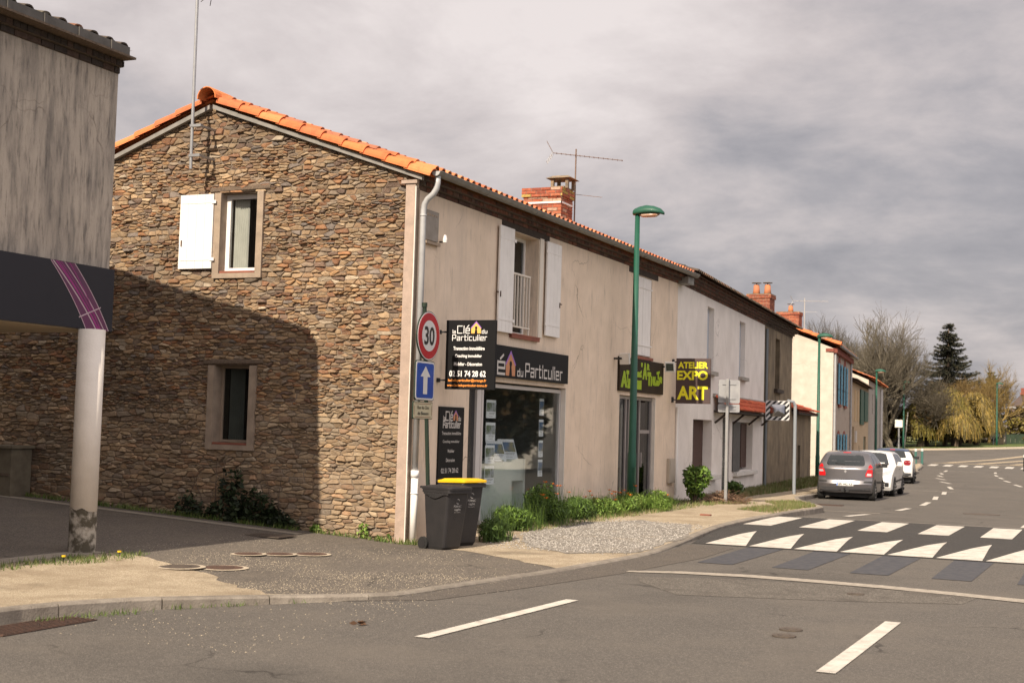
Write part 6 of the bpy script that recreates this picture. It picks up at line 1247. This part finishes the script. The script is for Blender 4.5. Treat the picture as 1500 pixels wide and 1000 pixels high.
def shrub(name, label, c, r, h, n, size, cols, seed, cat='shrub', trunk=True):
    z = SZ(*c); t = thing(name, label, cat, (c[0], c[1], z)); m = MB(); R = random.Random(seed)
    for j in range(7):
        a = R.uniform(0, 6.28); q = R.uniform(.1, .6); leaf_cloud(m, (c[0] + r * q * math.cos(a), c[1] + r * q * math.sin(a), z + h * R.uniform(.35, .8)), (r * .6, r * .6, h * .3), n // 7, size, cols, seed + j, noise_s=4, thr=-.2, elong=1.9)
    m.build('foliage', leafg, t, recalc=False); m = MB()
    for j in range(9): a = R.uniform(0, 6.28); m.tube([(c[0], c[1], z), (c[0] + r * .4 * math.cos(a), c[1] + r * .4 * math.sin(a), z + h * .5), (c[0] + r * .7 * math.cos(a), c[1] + r * .7 * math.sin(a), z + h * .85)], [.014, .01, .004], 4)
    m.build('stem', oldwood, t); return t
shrub('laurel_shrub', 'bright leafy shrub at the joint between beige and white houses', (.55, 12.35), .36, .80, 1300, .065, G1[:3] + G2[:1], 21)
shrub('weed_shrub', 'small dark weed at the foot of the glass brick panel', (.2, 17.3), .3, .38, 500, .06, G2, 33)
def twigs():
    c = (.95, 13.4); t = thing('twig_heap', 'heap of dry brown cut twigs beside the leafy shrub', 'twig heap', (c[0], c[1], SZ(*c))); R = random.Random(4); m = MB()
    for _ in range(420):
        a = R.uniform(0, 6.28); q = R.random() ** .6; x, y = c[0] + .5 * q * math.cos(a), c[1] + .75 * q * math.sin(a); z = SZ(x, y) + R.uniform(0, .30) * (1 - q * .8); b = R.uniform(0, 6.28); L_ = R.uniform(.12, .4); k = R.choice([(.22, .13, .08), (.16, .095, .06), (.30, .19, .12)])
        m.tube([(x, y, z), (x + L_ * math.cos(b), y + L_ * math.sin(b), max(SZ(x, y) + .01, z + R.uniform(-.1, .12)))], R.uniform(.003, .007), 3, False, k)
    m.build('twigs', budm, t)
twigs()
def grass(name, poly, n, h, cols, seed, zf=SZ, label=None):
    R = random.Random(seed); m = MB(); xs = [p[0] for p in poly]; ys = [p[1] for p in poly]; k = 0
    def inside(x, y):
        c = False
        for (x1, y1), (x2, y2) in zip(poly, poly[1:] + poly[:1]):
            if (y1 > y) != (y2 > y) and x < (x2 - x1) * (y - y1) / (y2 - y1) + x1: c = not c
        return c
    while k < n:
        x, y = R.uniform(min(xs), max(xs)), R.uniform(min(ys), max(ys))
        if not inside(x, y): continue
        k += 1
        if noise.noise(Vector((x * 2.3, y * 2.3, seed))) < R.uniform(-.5, .3): continue
        z = zf(x, y) + .003; hh = h * R.uniform(.4, 1.2); a = R.uniform(0, 6.28); w = hh * .10; lx, ly = R.gauss(0, hh * .35), R.gauss(0, hh * .35); c = R.choice(cols); m.face([(x - w * math.cos(a), y - w * math.sin(a), z), (x + w * math.cos(a), y + w * math.sin(a), z), (x + lx, y + ly, z + hh)], c)
    return stuff(m.build(name, leafg, recalc=False))
GG = [(.09, .14, .03), (.12, .165, .04), (.17, .18, .06), (.22, .19, .09), (.26, .21, .12)]
bp = lambda s, w: tuple(PB(s, 0, w))[:2]
grass('verge_grass', [bp(3, .0), bp(12, .0), bp(24, .0), bp(29, .0), bp(29, .9), bp(24, 1.1), bp(16, 1.0), bp(9, .8), bp(3, .7)], 26000, .13, GG, 1)
grass('verge_grass', [(.0, 2.2), (.9, 2.2), (1.05, 4.0), (1.1, 6.5), (1.15, 9.5), (1.2, 12.2), (1.7, 13.5), (.0, 14)], 9000, .08, GG, 2)
grass('kerb_grass', [(1.9, 10.6), (2.9, 9.8), (3.0, 13.5), (2.5, 15.2), (1.9, 16.4), (1.5, 15), (2.3, 13)], 9000, .07, GG, 3)
grass('step_grass', [(-1.56, -4.12), (-1.2, -4.0), (-1.0, -4.6), (-1.25, -6.5), (-1.3, -14), (-1.57, -14)], 5500, .06, GG[:3], 4)
grass('wall_foot_grass', [(-7, -.07), (.3, -.10), (.42, -.02), (.4, -.2), (.1, -.28), (-1.2, -.2), (-3, -.22), (-7, -.25)], 2600, .08, GG[:3], 5)
grass('kerb_grass', [(1.0, -8.3), (1.15, -8.3), (1.6, -6.9), (2.2, -6.0), (2.1, -5.9), (1.4, -6.9)], 500, .05, GG[:2], 6, RZ)
for (x, y, lab) in ((-1.28, -5.35, 'yellow dandelion in the grass left of the column foot'), (-1.2, -4.55, 'yellow dandelion in the grass right of the column foot')):
    z = SZ(x, y); t = thing('dandelion', lab, 'flower', (x, y, z)); m = MB(); m.tube([(x, y, z + .07), (x, y, z + .085)], .022, 10); m.build('flower_head', mat('dandelion_yellow', (.8, .5, .01), None, .6), t); m = MB(); m.tube([(x, y, z), (x, y, z + .07)], .003, 4); m.build('stem', leafg, t)
G3 = [(.022, .034, .012), (.03, .045, .016), (.015, .022, .01)]
def ivy():
    t = thing('wall_creeper', 'dark creeper growing up the shaded foot of the stone gable', 'creeper', (-2.8, -.1, .1)); m = MB(); R = random.Random(9)
    for j in range(24):
        x = R.uniform(-3.9, -1.9); zt = .2 + .8 * max(0, 1 - abs((x + 2.9) / 1.1)) * R.uniform(.5, 1.15); leaf_cloud(m, (x, -.10, zt * R.uniform(.3, 1)), (.22, .07, .2), 70, .055, G3, j, flat=.3, noise_s=5, thr=-.3)
    m.build('foliage', leafg, t, recalc=False); m = MB()
    for j in range(8): x = -3.7 + j * .24; m.tube([(x, -.06, .05), (x + R.uniform(-.1, .1), -.06, .5), (x + R.uniform(-.2, .2), -.06, R.uniform(.7, 1.2))], [.012, .008, .003], 4)
    m.build('stem', oldwood, t)
ivy()
for k, (x, h) in enumerate(((-1.42, .22), (-.62, .30), (-.30, .16))):
    m = MB(); leaf_cloud(m, (x, -.10, .03 + h * .4), (.10, .05, h * .4), 90, .035, G1, 60 + k, noise_s=5, thr=-.4); tag(recentre(m.build('wall_weed', leafg, recalc=False), (x, -.1, 0)), ['leftmost small weed at the sunlit foot of the stone gable', 'larger weed between two others at the sunlit foot of the stone gable', 'small weed nearest the quoin at the foot of the stone gable'][k], 'weed', 'weeds at the foot of the gable')
def pebbles():
    R = random.Random(5); m = MB(); P = []
    for _ in range(11500):
        y = R.uniform(-7.5, -1.2); x = R.gauss(0, 1); k = R.random()
        if k < .62: px, py = R.uniform(-.9, 3.0), R.uniform(-5.9, -3.2); w = 1
        elif k < .72: px, py = R.uniform(.9, 3.4), R.uniform(-8.6, -5.0)
        else: px, py = R.uniform(-1.8, 3.4), R.uniform(-4.5, -.7)
        if noise.noise(Vector((px * .8, py * .8, 3))) < R.uniform(-.45, .35): continue
        z = SZ(px, py) if px < XK(py) - .13 else (RZ(px, py) if px > XK(py) else None)
        if z is None: continue
        s_ = R.uniform(.0025, .0065); a = R.uniform(0, 6.28); c = R.choice([(.50, .42, .30), (.42, .35, .25), (.42, .36, .27), (.24, .205, .165)])
        v = [(px + s_ * math.cos(a + b), py + s_ * math.sin(a + b), z + .001) for b in (0, 1.6, 3.1, 4.7)] + [(px + s_ * .2, py, z + s_ * 1.1)]
        m.add(v, [(0, 1, 4), (1, 2, 4), (2, 3, 4), (3, 0, 4)], c)
    stuff(m.build('loose_grit', mat('grit', (1, 1, 1), None, .95, attr=True), recalc=False))
    m = MB()
    for _ in range(7000):
        px, py = R.uniform(.85, 3.1), R.uniform(.2, 5.7)
        if ((px - 2.0) / 1.15) ** 2 + ((py - 2.9) / 2.8) ** 2 > R.uniform(.6, 1.7) or px > XK(py) - .16: continue
        z = SZ(px, py) + .008; s_ = R.uniform(.006, .016); a = R.uniform(0, 6.28); k = R.uniform(.12, .42); c = (k, k * .93, k * .84)
        m.add([(px + s_ * math.cos(a + b), py + s_ * math.sin(a + b), z) for b in (0, 1.6, 3.1, 4.7)] + [(px + R.uniform(-.005, .005), py, z + s_ * R.uniform(.6, 1.1))], [(0, 1, 4), (1, 2, 4), (2, 3, 4), (3, 0, 4)], c)
    stuff(m.build('loose_chippings', MATS['grit'], recalc=False))
pebbles()
tag(recentre(MB().box(1.92, 8.0, SZ(1.9, 8) + .004, 2.12, 8.12, SZ(1.9, 8) + .03).build('tile_shard', redtile, bevel=.008), (1.9, 8, .1)), 'broken red tile shard lying on the tan footpath', 'tile shard')
m = MB(); leaf_cloud(m, (3.25, -6.9, .02), (.06, .04, .02), 6, .06, [(.13, .07, .04)], 3, flat=.8, thr=-2); tag(recentre(m.build('dead_leaf', budm, recalc=False), (3.25, -6.9, 0)), 'crumpled brown dead leaf on the road at the lower left', 'leaf')

# ================================================================ trees
def bare_tree(name, label, base, H, spread, seed, col, lean=(0, 0), levels=6, kids=(3, 4), trunk_r=.35, group=None, first=.22, limb=.8, limbs=5, twig=1.0):
    R = random.Random(seed); t = thing(name, label, 'tree', base, 0, group); mt, mc = MB(), MB()
    def grow(p, d, L_, r, lv):
        n = 3; pts = [p]; q = p; dd = d
        for i in range(n):
            dd = (dd + Vector((R.gauss(0, .13), R.gauss(0, .13), R.gauss(.05, .07)))).normalized(); q = q + dd * L_ / n; pts.append(q)
        b = R.uniform(.75, 1.25); c = tuple(x * b for x in col); (mt if lv <= 1 else mc).tube(pts, [r, r * .88, r * .76, r * .64], 7 if lv <= 1 else (4 if lv <= 3 else 3), False, c)
        if lv >= levels: return
        k = R.randint(*kids) if lv else limbs
        for j in range(k):
            f = R.uniform(.35, 1.0) if j else 1.0; idx = min(2, int(f * 3)); o = pts[idx].lerp(pts[idx + 1], f * 3 - idx) if f < 1 else pts[-1]
            ang = R.uniform(.25, .75) * (spread if lv < 3 else 1.0); ax = dd.orthogonal(); ax.rotate(Matrix.Rotation(R.uniform(0, 6.28), 3, dd)); nd = dd.copy(); nd.rotate(Matrix.Rotation(ang, 3, ax)); nd = (nd + Vector((0, 0, .12))).normalized()
            grow(o, nd, (L_ * R.uniform(.56, .80)) if lv else H * limb * R.uniform(.8, 1.1), max(r * R.uniform(.42, .62), .0055 * twig), lv + 1)
    grow(Vector(base), Vector((lean[0], lean[1], 1)).normalized(), H * first, trunk_r, 0)
    mt.build('trunk', budm, t, recalc=False); mc.build('crown', budm, t, recalc=False); return t
bark = (.17, .145, .105)
bare_tree('bare_tree', 'tallest bare grey tree rising above the end of the terrace', (-9.3, 107.5, .5), 11.0, 1.5, 5, bark, (.02, 0), 5, (5, 6), .34, first=.14, limb=.38, limbs=11, twig=1.1)
bare_tree('bare_tree', 'bare tree behind the ridge of the blue-shuttered house', (-14.6, 108, .4), 12.4, 1.0, 12, (.13, .11, .085), (0, 0), 5, (5, 6), .3, first=.2, limb=.34, limbs=7, twig=1.1)
bare_tree('bare_tree', 'bare tree at the left, behind the terrace chimneys', (-19, 109, .4), 12.2, 1.0, 17, (.13, .11, .085), (0, 0), 5, (5, 5), .3, first=.2, limb=.34, limbs=6, twig=1.1)
bare_tree('bare_tree', 'thin bare tree between the tall bare tree and the dark conifer', (-7.3, 110, .6), 8.2, 1.15, 23, (.12, .10, .07), (.1, 0), 5, (4, 5), .2, first=.2, limb=.3, limbs=6)
bare_tree('bare_tree', 'low tangled bare tree behind the small white sign', (-11.0, 111, .5), 5.6, 1.3, 31, (.075, .06, .042), (0, 0), 4, (4, 5), .14, first=.15, limb=.36, limbs=7)
def crown_tree(name, label, base, H, r, n, size, cols, seed, cat='tree', z0=.25, blobs=14, flat=0.0, thr=-.15, trunk=True, squash=1.0):
    R = random.Random(seed); t = thing(name, label, cat, base); m = MB(); b = Vector(base)
    for j in range(blobs):
        a = R.uniform(0, 6.28); q = R.uniform(0, .72); zf_ = R.uniform(z0, .86); rr = r * (1 - .45 * abs(zf_ - .5)); leaf_cloud(m, (b.x + rr * q * math.cos(a), b.y + rr * q * math.sin(a), b.z + H * zf_), (r * R.uniform(.28, .45), r * R.uniform(.28, .45), H * R.uniform(.10, .18) * squash), n // blobs, size, cols, seed * 7 + j, noise_s=1.0, thr=thr)
    m.build('crown' if trunk else 'foliage', leafg, t, recalc=False); m = MB(); m.tube([b, b + Vector((.05, 0, H * .4)), b + Vector((0, .1, H * .75))], [r * .08, r * .05, r * .015], 7); m.build('trunk' if trunk else 'stem', oldwood, t); return t
BRN = [(.13, .085, .045), (.10, .07, .035), (.17, .11, .05), (.08, .065, .03)]; YL = [(.30, .23, .045), (.24, .19, .04), (.36, .28, .06), (.19, .16, .04)]; DG = [(.03, .032, .02), (.042, .042, .026), (.022, .024, .016), (.055, .045, .028)]
def thicket(*a, **k): return crown_tree(*a, cat='shrub', trunk=False, **k)
thicket('brown_thicket', 'rusty brown thicket at the foot of the bare trees', (-9.6, 112, .6), 4.4, 3.0, 9000, .16, BRN + [(.20, .075, .045)], 41)
thicket('brown_thicket', 'brown undergrowth right of the small white sign', (-6.9, 110, .7), 4.6, 2.6, 9000, .15, BRN + DG[:1], 42)
thicket('brown_thicket', 'dark undergrowth seen past the end of the terrace', (-14, 106, .5), 4.5, 3.2, 8000, .16, BRN + DG, 43)
def conifer(name, label, base, H, r, seed, cols, n_lv=26):
    R = random.Random(seed); t = thing(name, label, 'tree', base); b = Vector(base); m = MB(); m.tube([b, b + Vector((0, 0, H * .6)), b + Vector((0, 0, H))], [r * .09, r * .05, .02], 7); m.build('trunk', oldwood, t); m = MB()
    for i in range(n_lv):
        f = i / n_lv; z = H * (.10 + .90 * f) + R.uniform(-.15, .15); L_ = r * (1 - f) ** .8 * R.uniform(.85, 1.15) + .15
        for k in range(int(17 - 8 * f)):
            a = R.uniform(0, 6.28); l2 = L_ * R.uniform(.7, 1.12); z2 = z + R.uniform(-.3, .3); N = max(5, int(l2 / .13))
            for s_ in range(N):
                u = (s_ + R.random()) / N; p = b + Vector((math.cos(a) * l2 * u, math.sin(a) * l2 * u, z2 - .45 * l2 * u + .42 * l2 * u * u)); c = R.choice(cols); bb = R.uniform(.7, 1.3); c = tuple(x * bb for x in c)
                for _ in range(6):
                    d = Vector((math.cos(a) + R.gauss(0, .6), math.sin(a) + R.gauss(0, .6), R.gauss(-.25, .35))).normalized(); l3 = R.uniform(.2, .42) * (1.1 - .4 * u); w = d.orthogonal() * .05; m.face([p - w, p + w, p + d * l3], c)
    m.build('crown', leafg, t, recalc=False); return t
conifer('conifer', 'tall dark conifer standing above the yellow willow', (-6.4, 126, .9), 12.2, 5.2, 3, DG, 38)
conifer('conifer', 'small dark green conifer behind the furthest street lamp', (-2.7, 131, 1.0), 7.6, 2.0, 8, [(.04, .05, .02), (.06, .065, .025)], 22)
def willow(name, label, base, H, r, n, seed, cols=YL, L_=(1.2, 3.0)):
    R = random.Random(seed); t = thing(name, label, 'tree', base); b = Vector(base); m = MB()
    m.tube([b, b + Vector((.2, 0, H * .45))], [r * .09, r * .05], 7)
    for k in range(9): a = R.uniform(0, 6.28); m.tube([b + Vector((.2, 0, H * .4)), b + Vector((r * .4 * math.cos(a), r * .4 * math.sin(a), H * .75)), b + Vector((r * .75 * math.cos(a), r * .75 * math.sin(a), H * .85))], [.07, .05, .02], 5)
    m.build('trunk', oldwood, t); m = MB()
    for _ in range(n):
        a = R.uniform(0, 6.28); q = R.random() ** .45; hz = H * (1 - .42 * q ** 2.4) * R.uniform(.82, 1.0); p = b + Vector((r * q * math.cos(a), r * q * math.sin(a), hz))
        if noise.noise(p * .55 + Vector((seed, 0, 0))) < -.28: continue
        l2 = min(R.uniform(*L_) * (.6 + .6 * q), hz - .1); c = R.choice(cols); bb = R.uniform(.7, 1.3); c = tuple(x * bb for x in c); o = Vector((math.cos(a), math.sin(a), 0)); w = Vector((-math.sin(a) + R.gauss(0, .5), math.cos(a) + R.gauss(0, .5), 0)).normalized() * R.uniform(.012, .03); pr = p
        for s_ in range(3):
            nx = pr + o * (.25 * l2 / (s_ + 1.5)) * .5 + Vector((R.gauss(0, .06), R.gauss(0, .06), -l2 / 3)); m.face([pr - w, pr + w, nx + w, nx - w], c); pr = nx
    m.build('crown', leafg, t, recalc=False); return t
OC = [(.26, .175, .04), (.19, .13, .032), (.29, .20, .048), (.12, .085, .028), (.16, .12, .033), (.09, .07, .025)]; OL = [(.20, .16, .03), (.145, .122, .026), (.25, .20, .038), (.095, .078, .02)]
willow('willow', 'big golden willow with hanging shoots in the middle of the far hedge', (-5.2, 112.5, .8), 5.6, 2.5, 9000, 2, OL + OC, (.4, 1.8))
willow('willow', 'olive yellow willow left of the big golden one', (-7.2, 110.5, .7), 4.2, 1.9, 6000, 5, OL, (.4, 1.5))
willow('willow', 'brownish willow just left of the street lamp at the right', (-2.9, 116, 1.0), 5.0, 2.2, 8000, 8, OC, (.4, 1.6))
willow('willow', 'low ochre willow in front of the big golden one', (-4.0, 110.5, .9), 3.4, 2.0, 6000, 14, OC + OL[:1], (.3, 1.2))
thicket('brown_thicket', 'ochre brown thicket in the middle of the far hedge', (-4.4, 117.5, 1.0), 5.6, 2.6, 9000, .12, OC, 61)
thicket('golden_thicket', 'golden olive thicket at the left end of the far hedge', (-6.6, 111.5, .8), 4.4, 2.3, 12000, .10, OL + OC[:2], 63)
thicket('golden_thicket', 'golden thicket behind the low ochre willow', (-4.6, 113.5, .8), 5.4, 2.4, 14000, .10, OC + OL, 64)
thicket('golden_thicket', 'ochre thicket just left of the furthest street lamp', (-2.7, 115.8, .9), 4.6, 2.0, 11000, .10, OC, 65)
thicket('brown_thicket', 'dark brown thicket under the conifer', (-7.4, 117, .9), 6.2, 2.4, 9000, .13, BRN + DG, 62)
bare_tree('budding_tree', 'wide budding yellow tree behind the street lamp at the right', (-2.3, 124, 1.0), 8.6, 1.2, 44, (.26, .18, .06), (.1, 0), 5, (4, 6), .18, first=.18, limb=.3, limbs=8, twig=1.8)
bare_tree('budding_tree', 'ochre budding tree between the conifer and the street lamp', (-3.8, 121, 1.0), 7.6, 1.2, 47, (.20, .13, .045), (0, 0), 5, (4, 6), .18, first=.18, limb=.3, limbs=8, twig=2.0)
thicket('ochre_hedge', 'ochre hedge in front of the beige garden wall', (.8, 121.5, 1.1), 2.6, 2.2, 6000, .14, YL + BRN, 51)
thicket('ochre_hedge', 'brown leafed bush under the red-ridged roof', (.2, 128.5, 1.2), 4.0, 1.8, 4000, .14, BRN, 52)
for k, (x, y, H_, r) in enumerate(((-22, 112, 6, 5), (-34, 112, 7, 6), (14, 130, 6, 6), (28, 132, 7, 7))):
    crown_tree('hedgerow_tree', ['first hedgerow tree hidden behind the terrace', 'second hedgerow tree hidden behind the terrace', 'hedgerow tree beyond the right edge', 'last hedgerow tree beyond the right edge'][k], (x, y, .8), H_, r, 7000, .22, BRN + YL[:1], 70 + k)

# across the street, beyond the right edge of the view: what the shop panes mirror
PO = Plane2((14.0, 62, 0), (0, -1, 0))
oh = simple_house('opposite_house', 'white house with red tiled roof across the street, beyond the right edge', PO, 0, 15, 5.0, 6.6, 8, whiter, [(2, 3, 3, 4.4, .2), (6, 7, 3, 4.4, .2), (11, 12, 3, 4.4, .2), (2, 3, .9, 2.2, .2), (6, 7, 0, 2.2, .2), (11, 12, .9, 2.2, .2)])
house_roof(oh, PO, 0, 15, 5.05, 6.65, 8, RD, tile_o, .3, 5)
for (q0, q1, q2, q3) in ((2, 3, 3, 4.4), (6, 7, 3, 4.4), (11, 12, 3, 4.4), (2, 3, .9, 2.2), (11, 12, .9, 2.2)): window_in(PO, q0, q1, q2, q3, .2, oh, .07, paned, True)
pbox('door', PO, 6, 7, 0, 2.2, -.2, -.15, brownwood, oh)
for k in range(6):
    crown_tree('roadside_tree', ['nearest', 'second', 'third', 'fourth', 'fifth', 'last'][k] + ' dark roadside tree across the street, beyond the right edge', (15.5 + (k % 2), 18 + k * 4.6, 0), 6.5, 2.9, 5200, .24, DG + BRN[:1], 90 + k, z0=.12)
